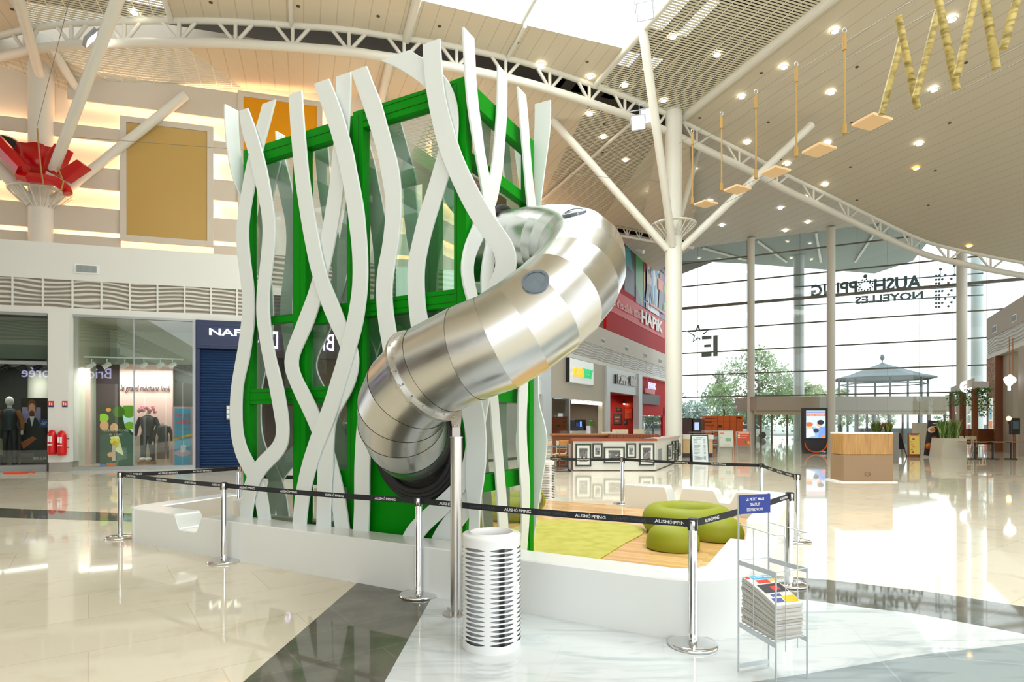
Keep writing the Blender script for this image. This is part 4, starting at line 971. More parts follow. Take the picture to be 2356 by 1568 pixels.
def interior(fr, x0, x1, o0, depth, z0, z1, back, side, floorc, ceilc):
    k0, k1 = fr.k(x0, 0), fr.k(x1, 0)
    for nm, c, a_ in (('wall_back', back, (k0-.5, k1+.5, o0+depth, o0+depth+.1, z0, z1)), ('wall_side', side, (k0-.1, k0, o0+.1, o0+depth, z0, z1)), ('wall_side', side, (k1, k1+.1, o0+.1, o0+depth, z0, z1)),
                      ('floor', floorc, (k0, k1, o0+.1, o0+depth, z0-.05, z0)), ('ceiling', ceilc, (k0, k1, o0+.1, o0+depth, z1, z1+.05))):
        mb = MB(); mb.fbox(fr, *a_); struct(nm, mb, c)
def mannequin(fr, x, yt, yb, o, label, skirt=None, jacket=(30, 32, 38), head=True, group=None, flower=False, bag=False):
    k = fr.k(x, o); zt = fr.z(x, yt, o); zb = fr.z(x, yb, o); h = zt-zb; b_ = fr.p(k, o, zb); s_ = h/1.8
    t = thing('shop_mannequin', label, 'mannequin', b_)
    def P(x_, y_, z_): return b_+Vector((fr.a.x*x_-fr.b.x*y_, fr.a.y*x_-fr.b.y*y_, z_))*s_ if False else b_+Vector(((fr.a.x*x_-fr.b.x*y_)*s_, (fr.a.y*x_-fr.b.y*y_)*s_, z_*s_))
    if head:
        mb = MB(); mb.ball(P(0, 0, 1.68), .105*s_, 14, (.85, .95, 1.25)); mb.tube([P(0, 0, 1.45), P(0, 0, 1.62)], .05*s_, 10); mb.build('head', skin_m, t)
    else:
        mb = MB(); mb.tube([P(0, 0, 1.45), P(0, 0, 1.56)], .055*s_, 10); mb.build('neck', skin_m, t)
    mb = MB(); mb.tube([P(0, 0, .92), P(0, 0, 1.08), P(0, 0, 1.28), P(0, 0, 1.44), P(0, 0, 1.50)], [.17*s_, .145*s_, .185*s_, .17*s_, .06*s_], 16); mb.build('jacket', cmat(jacket), t)
    for sx2 in (-1, 1):
        mb = MB(); mb.tube([P(.17*sx2, 0, 1.43), P(.27*sx2, 0, 1.18), P(.30*sx2, .04, .92)], [.065*s_, .058*s_, .045*s_], 10); mb.build('sleeve', cmat((150, 90, 45) if bag else jacket), t)
        mb = MB(); mb.ball(P(.30*sx2, .05, .86), .05*s_, 8, (.7, .7, 1.5)); mb.build('hand', skin_m, t)
    if skirt:
        mb = MB(); mb.tube([P(0, 0, .95), P(0, 0, .7), P(0, 0, .30)], [.16*s_, .19*s_, .185*s_], 16); mb.build('skirt', cmat(skirt), t)
        mb = MB(); mb.tube([P(0, 0, 0), P(0, 0, .3)], .02*s_, 8); mb.build('stand', alu, t)
    else:
        for sx2 in (-1, 1):
            mb = MB(); mb.tube([P(.09*sx2, 0, .95), P(.11*sx2, 0, .5), P(.12*sx2, 0, .02)], [.10*s_, .07*s_, .055*s_], 10); mb.build('trouser_leg', cmat((28, 34, 44)), t)
    if flower:
        mb = MB(); random.seed(3)
        for _ in range(14): mb.ball(P(random.uniform(-.2, .2), random.uniform(-.1, .1), 1.58+random.uniform(0, .16)), .06*s_, 6)
        mb.build('flowers', cmat((226, 150, 160)), t)
    if bag:
        tb_ = thing('hand_bag', 'cream tote bag hanging from the mannequin hand in the left window', 'bag', P(-.32, .1, .3)); mb = MB()
        mb.obox(P(-.52, .02, .28), P(-.12, .02, .28)-P(-.52, .02, .28), P(-.52, .2, .28)-P(-.52, .02, .28), Vector((0, 0, .42*s_))); mb.build('body', cmat((220, 218, 190)), tb_, bevel=.02)
        mb = MB(); mb.tube([P(-.42, .1, .68), P(-.36, .1, .86), P(-.28, .1, .86), P(-.22, .1, .68)], .012*s_, 6); mb.build('handle', cmat((220, 218, 190)), tb_)
    return t
# ================================================================ LEFT SHOP ROW
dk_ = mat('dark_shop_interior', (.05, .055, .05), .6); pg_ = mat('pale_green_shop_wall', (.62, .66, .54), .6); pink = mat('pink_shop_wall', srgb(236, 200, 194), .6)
ZSH = 5.4
# shop A, left edge of the picture
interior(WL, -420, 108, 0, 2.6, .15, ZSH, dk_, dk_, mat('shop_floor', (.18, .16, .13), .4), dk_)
mb = MB(); pbox(mb, WL, -420, 109, 722, 832, .02, .04); pbox(mb, WL, -420, 109, 836, 1068, .02, .04); struct('window_1', mb, shopglass)
mb = MB(); k0, k1 = WL.k(-420, 0), WL.k(109, 0); zf = WL.z(50, 834, 0); mb.fbox(WL, k0, k1, -.03, .08, zf-.05, zf+.06); mb.fbox(WL, k0, k1, -.05, .1, 0, .22); mb.fbox(WL, k0, k1, -.03, .08, ZSH-.1, ZSH); struct('trim_7', mb, frame_m)
mb = MB(); mb.fbox(WL, k0, k1, .6, .7, zf-.1, ZSH); struct('wall_left', mb, mat('grey_green_blind', (.24, .26, .21), .6))
mannequin(WL, 22, 912, 1070, .9, 'white mannequin in a dark waistcoat over a brown shirt in the left shop window', bag=True, jacket=(34, 50, 58))
k0, k1, z0, z1 = rng_(WL, 48, 109, 915, 1066, 1.3)
pt = thing('window_poster', 'dark shop window poster of a seated man in a jacket', 'poster', WL.p((k0+k1)/2, 1.3, z0))
pic('print', WL, k0, k1, z0, z1, 1.3, (30, 24, 22), [('r', 0, .0, 1, .12, (48, 44, 44)), ('r', .05, .62, .75, .86, (150, 140, 180)), ('e', .42, .86, .17, .12, (96, 60, 40)), ('e', .42, .82, .13, .10, (205, 150, 120)), ('e', .42, .76, .10, .05, (90, 60, 45)),
    ('p', [(.1, .3), (.25, .68), (.42, .74), (.62, .68), (.95, .45), (.98, .12), (.3, .1)], (40, 46, 50)), ('p', [(.33, .72), (.42, .56), (.52, .72)], (225, 225, 220)), ('p', [(.0, .32), (.45, .42), (.6, .38), (.1, .22)], (190, 110, 70)), ('r', .0, .10, .5, .16, (90, 92, 100))], pt, th=.03)
ftxt('lettering', WL, 77, 108, 1050, 1057, 1.27, 'BRICE.FR', wtext, pt)
tg_ = thing('price_sign', 'small blue price sign reading -50 hanging in the left shop window', 'sign', WL.px(100, 983, .5)); k0, k1, z0, z1 = rng_(WL, 91, 110, 963, 983, .5)
pic('panel', WL, k0, k1, z0, z1, .5, (40, 80, 160), [], tg_); ftxt('lettering', WL, 94, 108, 969, 977, .48, '-50°', wtext, tg_)
def spot(fr, x, y, o, m, grp, label):
    p_ = fr.px(x, y, o); t = thing('track_spotlight', label, 'spotlight', p_, grp); mb = MB(); mb.tube([p_+Vector((0, 0, .18)), p_], .02, 6); mb.build('stem', m, t)
    mb = MB(); mb.tube([p_+Vector((.1, .05, .03)), p_+Vector((-.1, -.06, -.12))], [.07, .09], 12); mb.build('lamp_head', m, t); return t
for i, x in enumerate((12, 50, 87)): spot(WL, x, 842, .4, blackp, None, ['black track spotlight nearest the left edge, in the left shop window', 'middle black track spotlight in the left shop window', 'black track spotlight nearest the white pillar, in the left shop window'][i])
mb = MB(); k0, k1 = WL.k(-200, .4), WL.k(105, .4); zz = WL.z(50, 838, .4)+.15; mb.fbox(WL, k0, k1, .37, .43, zz, zz+.04); mb.build('spotlight_track', blackp, label='thin black light track across the top of the left shop window', cat='light track')
# white pillar with extinguishers
mb = MB(); k0, k1 = WL.k(110, -.35), WL.k(158, -.35); mb.fbox(WL, k0, k1, -.35, .5, .32, Z1); struct('wall_left', mb, whitem)
mb = MB(); mb.fbox(WL, k0+.02, k1-.02, -.33, .5, 0, .32); struct('baseboard_left', mb, mat('grey_plinth', (.36, .34, .30), .5))
for i, (x0, x1, yt, yb) in enumerate(((109, 130, 988, 1045), (131, 153, 990, 1047))):
    c_ = WL.px((x0+x1)/2, yb, -.5); r = (WL.k(x1, -.5)-WL.k(x0, -.5))/2; h = WL.z(x0, yt, -.5)-c_.z
    t = thing('extinguisher_cover', ['red fire extinguisher cover on the white pillar, the left one', 'red fire extinguisher cover on the white pillar, the right one'][i], 'fire extinguisher', c_)
    mb = MB(); mb.lathe(c_, [(.01, 0), (r*.9, .0), (r, .1), (r*1.02, h*.6), (r*.95, h*.82), (r*.6, h*.96), (.01, h)], 20); cv_ = mb.build('cover', cmat((204, 8, 12), .35), t)
    f2 = Fr((c_.x, c_.y), WL.a); mb = MB(); mb.fbox(f2, -r*.45, -r*.1, -r-.02, -r+.02, c_.z+h*.52, c_.z+h*.74); mb.fbox(f2, r*.05, r*.4, -r-.02, -r+.02, c_.z+h*.50, c_.z+h*.74); mb.fbox(f2, -r*.5, r*.45, -r-.02, -r+.02, c_.z+h*.38, c_.z+h*.42); mb.build('printed_symbol', wtext, cv_)
    mb = MB(); mb.fbox(f2, r*.6, r*1.45, .02, .06, c_.z+h*.65, c_.z+h*.68); mb.fbox(f2, r*.6, r*1.45, .02, .06, c_.z+h*.3, c_.z+h*.33); mb.build('strap', blackp, t)
for i, (x0, x1) in enumerate(((111, 123), (143, 155))):
    k0, k1, z0, z1 = rng_(WL, x0, x1, 922, 936, -.38)
    pic('safety_sign', WL, k0, k1, z0, z1, -.38, (205, 40, 30), [('r', 0, 0, 1, .22, (40, 50, 110)), ('r', .15, .3, .4, .85, (235, 225, 220)), ('r', .55, .3, .8, .7, (235, 225, 220))], label=['small red safety sign on the white pillar, the left one', 'small red safety sign on the white pillar, the right one'][i], cat='sign')
# shop B, pink fashion shop
interior(WL, 162, 448, 0, 3.6, .12, ZSH, pg_, pg_, mat('shop_floor_b', (.45, .36, .30), .5), mat('shop_ceiling', (.6, .6, .54), .6))
mb = MB(); pbox(mb, WL, 163, 307, 726, 1076, .02, .04); pbox(mb, WL, 309, 445, 726, 1076, .02, .04); struct('window_2', mb, shopglass)
mb = MB(); k0, k1 = WL.k(160, 0), WL.k(449, 0)
for x in (162, 447): k = WL.k(x); mb.fbox(WL, k-.05, k+.05, -.04, .1, 0, ZSH)
k = WL.k(308); mb.fbox(WL, k-.015, k+.015, -.0, .06, 0, ZSH); mb.fbox(WL, k0, k1, -.05, .1, 0, .12); mb.fbox(WL, k0, k1, -.05, .1, ZSH-.08, ZSH); struct('trim_8', mb, frame_m)
mb = MB(); pbox(mb, WL, 205, 275, 838, 1074, 2.2, 2.3); struct('wall_left', mb, mat('dark_maroon_wall', (.07, .04, .045), .5))
mb = MB(); pbox(mb, WL, 166, 206, 838, 1076, 1.2, 1.3); struct('wall_left', mb, pink)
mb = MB(); pbox(mb, WL, 275, 397, 838, 1076, 1.6, 1.7); struct('wall_left', mb, pink)
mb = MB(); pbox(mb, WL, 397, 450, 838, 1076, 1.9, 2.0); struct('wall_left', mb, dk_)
mb = MB(); pbox(mb, WL, 312, 393, 1002, 1074, 1.45, 1.58); struct('wall_left', mb, mat('taupe_panelling', srgb(206, 190, 170), .6))
tt_ = mat('dark_script', (.05, .02, .03), .5)
ftxt('shop_slogan', WL, 277, 393, 886, 904, 1.57, 'le grand méchant look', tt_, shear=.35, label='thin dark handwritten slogan on the pink shop wall', cat='lettering')
mannequin(WL, 340, 930, 1078, 1.0, 'mannequin with pink flowers for a head and a black leather jacket', skirt=None, head=False, flower=True)
mannequin(WL, 375, 957, 1074, .8, 'headless mannequin in a dark jacket over a patterned long skirt', skirt=(96, 72, 66), head=False)
for i, x in enumerate((211, 246, 287, 331, 369, 397)): spot(WL, x, 837, .8, wtext, 'white spotlights in the pink shop', 'white track spotlight hanging in the pink fashion shop window')
mb = MB(); k0, k1 = WL.k(193, .8), WL.k(422, .8); zz = WL.z(300, 834, .8)+.15; mb.fbox(WL, k0, k1, .77, .83, zz, zz+.05); mb.build('spotlight_track', wtext, label='long white light track in the pink fashion shop window', cat='light track')
k0, k1, z0, z1 = rng_(WL, 230, 308, 932, 1077, .3)
pt = thing('window_poster', 'big bright shop poster of two people outdoors under green leaves', 'poster', WL.p((k0+k1)/2, .3, z0))
pic('print', WL, k0, k1, z0, z1, .3, (44, 60, 30), [('p', [(.6, 1), (1, 1), (1, .55), (.72, .7)], (196, 226, 236)), ('e', .85, .92, .2, .12, (96, 150, 30)), ('e', .55, .9, .18, .09, (70, 110, 24)), ('e', .88, .68, .16, .06, (120, 170, 30)), ('e', .25, .93, .08, .03, (236, 150, 70)), ('e', .1, .80, .16, .07, (150, 200, 30)),
    ('p', [(0, .06), (0, .52), (.3, .58), (.42, .3), (.35, .05)], (52, 78, 62)), ('p', [(.5, .0), (.42, .3), (.5, .55), (.8, .6), (1, .5), (1, 0)], (70, 98, 82)), ('p', [(.3, .5), (.55, .52), (.7, .2), (.45, .28)], (214, 214, 160)),
    ('e', .13, .68, .13, .08, (226, 160, 110)), ('e', .42, .64, .12, .08, (220, 160, 116)), ('e', .42, .56, .14, .04, (60, 40, 24)), ('e', .45, .43, .15, .05, (220, 200, 30)), ('e', .45, .38, .09, .06, (196, 160, 20)), ('r', .36, .12, .46, .36, (190, 170, 150)), ('e', .33, .22, .11, .04, (216, 160, 116)), ('r', .2, .04, .48, .09, (214, 100, 20)), ('e', .08, .0, .14, .08, (70, 110, 180))], pt, th=.03, em=.35)
ftxt('lettering', WL, 236, 297, 985, 992, .27, '100% ALU CUVÉE', wtext, pt); ftxt('lettering', WL, 251, 282, 996, 1001, .27, 'À 129€', wtext, pt)
k0, k1, z0, z1 = rng_(WL, 397, 443, 935, 1075, .2)
pt = thing('window_poster', 'tall pink and blue sale poster with an ice lolly', 'poster', WL.p((k0+k1)/2, .2, z0))
pic('print', WL, k0, k1, z0, z1, .2, (230, 160, 168), [('r', .1, .03, .9, .97, (20, 170, 216)), ('p', [(.0, .44), (1, .52), (1, .56), (.0, .48)], (240, 214, 40)), ('e', .5, .24, .42, .055, (226, 180, 210)), ('p', [(.38, .25), (.66, .25), (.68, .37), (.42, .37)], (240, 226, 240)), ('r', .52, .36, .58, .44, (236, 226, 200))], pt, th=.03)
pk_ = cmat((222, 100, 130))
ftxt('lettering', WL, 404, 438, 949, 959, .17, 'TOUT À', pk_, pt, bold=.02); ftxt('lettering', WL, 405, 438, 962, 976, .17, '-60%', pk_, pt, bold=.02); ftxt('lettering', WL, 404, 438, 984, 987, .17, 'UNE SÉLECTION', pk_, pt); ftxt('lettering', WL, 400, 440, 1003, 1008, .165, 'DERNIÈRE CHANCE !', pk_, pt)
t = thing('wooden_drawer_box', 'orange brown wooden drawer box on the pink shop window floor', 'box', WL.px(334, 1077, .7)); mb = MB(); pbox(mb, WL, 316, 352, 1062, 1077, .6, 1.0); mb.build('body', cmat((176, 112, 44)), t); mb = MB(); pbox(mb, WL, 320, 348, 1065, 1074, .57, .6); mb.build('drawer', cmat((190, 124, 52)), t)
mb = MB(); p_ = WL.px(328, 1059, .8)
for j in range(2): mb.ball(p_+Vector((j*.22, 0, .06)), .13, 10, (.7, 1.4, .5))
mb.build('white_shoes', wtext, label='pair of white shoes on the wooden drawer box', cat='shoes')
# navy shop with shutter
navy = cmat((30, 44, 82), .35); k0, k1 = WL.k(452), WL.k(690)
t = thing('shop_sign', 'navy shop sign box with pale block letters above the shutter', 'sign', WL.p((k0+k1)/2, 0, 4)); z0 = WL.z(500, 803); mb = MB(); mb.fbox(WL, k0, k1, -.12, .3, z0, ZSH-.02); mb.build('sign_box', navy, t, bevel=.02)
mb = MB(); mb.fbox(WL, k0+.15, k1-.15, -.15, -.12, z0+.12, z0+.15); mb.fbox(WL, k0+.15, k1-.15, -.15, -.12, ZSH-.2, ZSH-.17); mb.build('molding', cmat((52, 66, 106)), t)
lit = mat('lit_sign_letters', (.9, .95, .85), .4, emit=(.93, 1, .86), es=1.3)
ftxt('lettering', WL, 482, 640, 758, 773, -.16, 'NAF NAF', lit, t, ext=.06, bold=.01)
shm = mat('navy_shutter', srgb(44, 70, 112), .35)
t = thing('roller_shutter', 'closed navy blue roller shutter below the navy shop sign', 'shutter', WL.p((k0+k1)/2, .1, 0)); mb = MB(); n = 44; z1 = z0
for i in range(n):
    za = z1*i/n; zb = z1*(i+1)/n; a_, b_, c2, d2, e2, f2 = WL.p(k0+.1, .12, za), WL.p(k1-.1, .12, za), WL.p(k1-.1, .05, (za+zb)/2), WL.p(k0+.1, .05, (za+zb)/2), WL.p(k1-.1, .12, zb), WL.p(k0+.1, .12, zb)
    mb.add([a_, b_, c2, d2], [(0, 1, 2, 3)]); mb.add([d2, c2, e2, f2], [(0, 1, 2, 3)])
mb.build('slats', shm, t); mb = MB(); mb.fbox(WL, k0, k0+.12, -.06, .2, 0, z1); mb.build('guide_rail', navy, t); mb = MB(); mb.fbox(WL, k1-.12, k1, -.06, .2, 0, z1); mb.build('guide_rail', navy, t)
pic('notice', WL, *rng_(WL, 520, 528, 932, 965, -.06), -.0, (120, 140, 160), [('r', .1, .75, .9, .95, (230, 230, 230)), ('r', .1, .45, .9, .7, (230, 230, 230)), ('r', .1, .1, .9, .35, (230, 230, 230))], label='small pale notice stuck on the navy shutter', cat='notice')
# rest of the row up to the corner, seen through the tower
ka, kb = WL.k(690), KC; mb = MB(); mb.fbox(WL, ka, kb, .0, .3, 3.7, ZSH); mb.fbox(WL, kb-1.2, kb, 0, .3, 0, 3.7); mb.fbox(WL, ka, ka+.4, 0, .3, 0, 3.7); struct('wall_left', mb, whitem)
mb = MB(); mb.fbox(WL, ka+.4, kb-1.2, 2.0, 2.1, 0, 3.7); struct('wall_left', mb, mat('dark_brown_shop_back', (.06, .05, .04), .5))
mb = MB(); mb.fbox(WL, ka+.4, kb-1.2, .1, .13, 0.1, 3.7); struct('window_3', mb, shopglass)
t = thing('display_shelf', 'warm lit display shelf inside the shop seen through the tower', 'shelf', WL.p((ka+kb)/2, 1.5, 1)); mb = MB(); mb.fbox(WL, ka+.6, kb-1.5, 1.3, 1.8, .9, 1.0); mb.build('board', brownw, t); mb = MB(); mb.fbox(WL, ka+.6, kb-1.5, 1.3, 1.34, 1.62, 1.66); mb.build('lamp_tube', mat('amber_tube', (1, .7, .3), .4, emit=(1, .6, .25), es=4), t)
# vent grille + tape on the floor
k0, k1, z0, z1 = rng_(WL, 176, 223, 611, 626, -.02); t = thing('vent_grille', 'grey ventilation grille in the white parapet on the left', 'vent', WL.p((k0+k1)/2, -.02, z0)); mb = MB(); mb.fbox(WL, k0-.06, k1+.06, -.03, 0, z0-.05, z1+.05); mb.build('frame', wtext, t)
mb = MB(); mb.fbox(WL, k0, k1, -.045, -.03, z0, z1); mb.build('backing', mat('vent_grey', (.22, .26, .26), .6), t); mb = MB()
for j in range(22): k = k0+(k1-k0)*(j+.5)/22; mb.fbox(WL, k-.008, k+.008, -.06, -.045, z0, z1)
mb.build('slat', mat('vent_slat', (.4, .45, .45), .5), t)
mb = MB(); q = G(62, 1088); mb.tube([q+Vector((-.6, -.2, .02)), q+Vector((0, 0, .03)), q+Vector((.12, .05, .05)), q+Vector((.25, 0, .02))], .03, 6); mb.build('crumpled_tape', cmat((214, 84, 40)), label='crumpled orange tape lying on the floor by the left shop', cat='tape')
# the opposite bakery signs mirrored by the shop glass (they stand left of the frame)
neon = mat('violet_neon', (.8, .8, 1), .4, emit=(.62, .58, 1), es=2.6)
def bakery(P, facing, w, label):
    P = Vector(P); f = Vector(facing).normalized(); r = Vector((-f.y, f.x, 0))
    t = thing('bakery_sign', label, 'sign', P); mb = MB(); mb.obox(P-r*(w/2+.4)-f*.25+Vector((0, 0, -.5)), r*(w+.8), f*.2, Vector((0, 0, 1.0))); mb.build('fascia', mat('dark_fascia', (.045, .03, .03), .4), t)
    txt('lettering', 'Brioche Dorée', neon, P-f*.02, r, UP, h=.50, w=w, parent=t, ext=.03)
bakery((-16.3, 10.35, 4.05), (-.27, .962, 0), 3.7, 'lit bakery sign of the shop opposite, mirrored in the left shop windows')
bakery((-13.03, 5.09, 4.05), (.97, .245, 0), 2.7, 'lit bakery sign of the shop opposite, mirrored in the tower glass')
# the shop blocks opposite and behind (beyond the frame; they show in the glass and the steel)
def block(A, B, face, nm, upper=True):
    A = Vector(A); B = Vector(B); d_ = (B-A).normalized(); n_ = Vector((-d_.y, d_.x))
    if n_.dot(Vector(face)) > 0: n_ = -n_
    L_ = (B-A).length
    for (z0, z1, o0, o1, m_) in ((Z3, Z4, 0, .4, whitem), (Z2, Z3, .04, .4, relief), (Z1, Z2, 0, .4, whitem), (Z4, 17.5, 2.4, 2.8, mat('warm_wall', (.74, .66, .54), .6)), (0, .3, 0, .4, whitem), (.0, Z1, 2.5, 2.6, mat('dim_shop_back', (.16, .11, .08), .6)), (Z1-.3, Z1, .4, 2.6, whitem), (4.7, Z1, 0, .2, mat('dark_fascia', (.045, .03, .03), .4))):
        if z1 == 17.5 and not upper: continue
        mb = MB(); o = A+n_*o0; mb.obox((o.x, o.y, z0), (d_.x*L_, d_.y*L_, 0), (n_.x*(o1-o0), n_.y*(o1-o0), 0), (0, 0, z1-z0)); struct(nm, mb, m_)
    mb = MB(); q = 0
    while q < L_: o = A+d_*q; mb.obox((o.x, o.y, 0), (d_.x*.5, d_.y*.5, 0), (n_.x*2.5, n_.y*2.5, 0), (0, 0, Z1)); q += 5.2
    struct(nm, mb, whitem)
block((-36, 4.35), (-14.3, 10.3), (-.27, .96), 'wall_opposite'); block((-14.4, 9.8), (-9.2, -12), (1, .2), 'wall_opposite', False)
# lamps inside the shops
area('pink_shop_light', tuple(WL.px(330, 850, 1.0)), tuple(WL.px(335, 1060, 1.4)), 4, .6, 75, (1, .93, .88))
area('left_shop_light', tuple(WL.px(40, 850, 1.0)), tuple(WL.px(40, 1060, 1.2)), 3, .5, 30, (1, .93, .85))
area('corner_shop_light', tuple(WL.p((WL.k(690)+KC)/2, 1.0, 3.5)), tuple(WL.p((WL.k(690)+KC)/2, 1.4, 0)), 3, .5, 60, (1, .85, .65))
area('sandwich_shop_light', tuple(WS.p((WS.k(1268)+WS.k(1396))/2, 1.6, 2.8)), tuple(WS.p((WS.k(1268)+WS.k(1396))/2, 2.5, 0)), 5, .6, 90, (1, .95, .88))
area('bistro_light', tuple(WS.p((WS.k(1404)+WS.k(1470))/2, 1.6, 3.2)), tuple(WS.p((WS.k(1404)+WS.k(1470))/2, 4, 1)), 4, .6, 150, (1, .8, .6))
area('entrance_hall_light', tuple(WS.p(WS.k(1500), 3, 3.6)), tuple(WS.p(WS.k(1500), 3.5, 0)), 5, 3, 600, (1, 1, 1))

# ================================================================ RIGHT FOOD ROW
taup = mat('taupe_fascia', srgb(186, 180, 166), .6); silver = mat('silver_panel', srgb(196, 202, 206), .4, .2)
def wsb(x0, x1, z0, z1, o0, o1, m, nm='wall_right'):
    mb = MB(); mb.fbox(WS, WS.k(x0, o0), WS.k(x1, o0), o0, o1, z0, z1); return struct(nm, mb, m)
mb = MB(); mb.fbox(WS, MC, WS.k(1200), .0, .3, 0, Z1); struct('wall_right', mb, whitem)
wsb(1200, 1250, 3.1, Z1, 0, .3, mat('white_tiles', (.72, .76, .78), .25)); wsb(1200, 1250, 0, 3.1, .15, .3, mat('brown_taupe_wall', srgb(150, 128, 108), .6))
mb = MB()
for x in (1210, 1222, 1234, 1246): k = WS.k(x); mb.fbox(WS, k-.01, k+.01, -.01, .0, 3.1, Z1)
for z in (3.9, 4.7): mb.fbox(WS, WS.k(1200), WS.k(1250), -.01, 0, z-.01, z+.01)
struct('trim_9', mb, mat('tile_joint', (.4, .45, .48), .5))
wsb(1250, 1268, 0, Z1, -.1, .3, silver); zop = WS.z(1340, 920)
wsb(1268, 1396, zop, Z1, 0, .3, taup); wsb(1386, 1396, 0, zop, 0, .3, mat('beige_jamb', srgb(190, 178, 156), .5))
wsb(1396, 1404, 0, Z1, -.15, .3, silver); wsb(1470, 1478, 0, Z1, -.15, .3, silver); zo2 = WS.z(1436, 905); wsb(1404, 1470, zo2, Z1, 0, .3, silver)
t = thing('sandwich_shop_sign', 'white lit sign box with yellow and green letters on the taupe wall', 'sign', WS.px(1340, 885, -.2)); k0, k1, z0, z1 = rng_(WS, 1312, 1366, 829, 882, -.25)
mb = MB(); mb.fbox(WS, k0, k1, -.25, 0, z0, z1); mb.build('box', mat('white_sign_box', (.8, .86, .88), .4, emit=(.85, .95, 1), es=.12), t, bevel=.03); mb = MB(); mb.fbox(WS, k0-.08, k0, -.22, 0, z0, z1); mb.build('side_frame', blackp, t); mb = MB(); mb.fbox(WS, k1, k1+.1, -.22, 0, z0, z1); mb.build('side_frame', blackp, t)
yel = mat('yellow_lit', (1, .6, .02), .4, emit=(1, .5, .0), es=.35); grn = mat('green_lit', (.02, .6, .2), .4, emit=(.02, .6, .2), es=.25)
ftxt('lettering', WS, 1319, 1341, 846, 867, -.3, 'SUB', yel, t, ext=.08, bold=.03, shear=.1); ftxt('lettering', WS, 1341, 1362, 849, 870, -.3, 'WAY', grn, t, ext=.08, bold=.02, shear=.1)
t = thing('bakery_fascia_sign', 'row of tall white letters on the silver fascia panel', 'sign', WS.px(1440, 887, -.1)); ftxt('lettering', WS, 1422, 1443, 862, 884, -.12, 'POMME', wtext, t, ext=.05); ftxt('lettering', WS, 1420.5, 1441.5, 862, 884, -.06, 'POMME', blackp, t, ext=.05); ftxt('lettering', WS, 1444, 1450, 867, 882, -.12, 'DE', blackp, t, ext=.05); ftxt('lettering', WS, 1451, 1463, 865, 888, -.12, 'PAIN', wtext, t, ext=.05); ftxt('lettering', WS, 1449.5, 1461.5, 865, 888, -.06, 'PAIN', blackp, t, ext=.05)
mb = MB(); pbox(mb, WS, 1418, 1421, 861, 882, -.14, -.01); mb.build('dark_end_plate', blackp, t)
interior(WS, 1268, 1390, .3, 3.5, 0, zop, mat('brown_back', srgb(120, 104, 84), .6), mat('brown_back', srgb(120, 104, 84), .6), mat('shop_floor', (.18, .16, .13), .4), mat('brown_back', srgb(120, 104, 84), .6))
mb = MB(); pbox(mb, WS, 1269, 1311, 905, 1036, .02, .05); struct('window_4', mb, shopglass)
mb = MB()
for x in (1269, 1311): k = WS.k(x); mb.fbox(WS, k-.06, k+.06, 0, .1, 0, zop)
struct('trim_10', mb, frame_m)
t = thing('strip_light', 'white tube light above the open sandwich counter', 'light', WS.px(1350, 920, .1)); mb = MB(); k0, k1 = WS.k(1318, .1), WS.k(1384, .1); mb.fbox(WS, k0, k1, .05, .2, zop-.22, zop-.05); mb.build('tube', mat('tube_lit', (1, 1, 1), .4, emit=(1, 1, .97), es=2.5), t)
# things on the sandwich counter
mb = MB(); pbox(mb, WS, 1316, 1388, 990, 1040, 1.2, 2.0, 1350); mb.build('counter_unit', cmat((200, 196, 184)), label='pale service counter inside the sandwich shop', cat='counter')
t = thing('drinks_machine', 'black drinks machine with a blue light in the sandwich shop', 'machine', WS.px(1340, 993, 1.5)); mb = MB(); pbox(mb, WS, 1322, 1350, 965, 993, 1.3, 1.8); mb.build('body', blackp, t, bevel=.03); mb = MB(); pbox(mb, WS, 1336, 1338, 969, 981, 1.27, 1.3); mb.build('light_bar', mat('blue_lit', (.1, .2, 1), .4, emit=(.08, .18, 1), es=3), t); mb = MB(); pbox(mb, WS, 1326, 1333, 971, 980, 1.27, 1.3); mb.build('screen', cmat((60, 80, 150)), t)
t = thing('promo_stand', 'white stand with a green promotional card beside the drinks machine', 'stand', WS.px(1365, 1000, .9)); mb = MB(); pbox(mb, WS, 1358, 1372, 979, 1002, .9, 1.2); mb.build('stand', wtext, t); pic('card', WS, *rng_(WS, 1356, 1374, 964, 978, .8), .8, (60, 170, 50), [('r', .1, .7, .9, .85, (220, 240, 200)), ('e', .6, .35, .25, .2, (230, 200, 60))], t)
mb = MB(); pbox(mb, WS, 1366, 1384, 950, 975, 2.9, 3.0); mb.build('menu_board', cmat((226, 228, 224)), label='pale menu board on the back wall of the sandwich shop', cat='menu board')
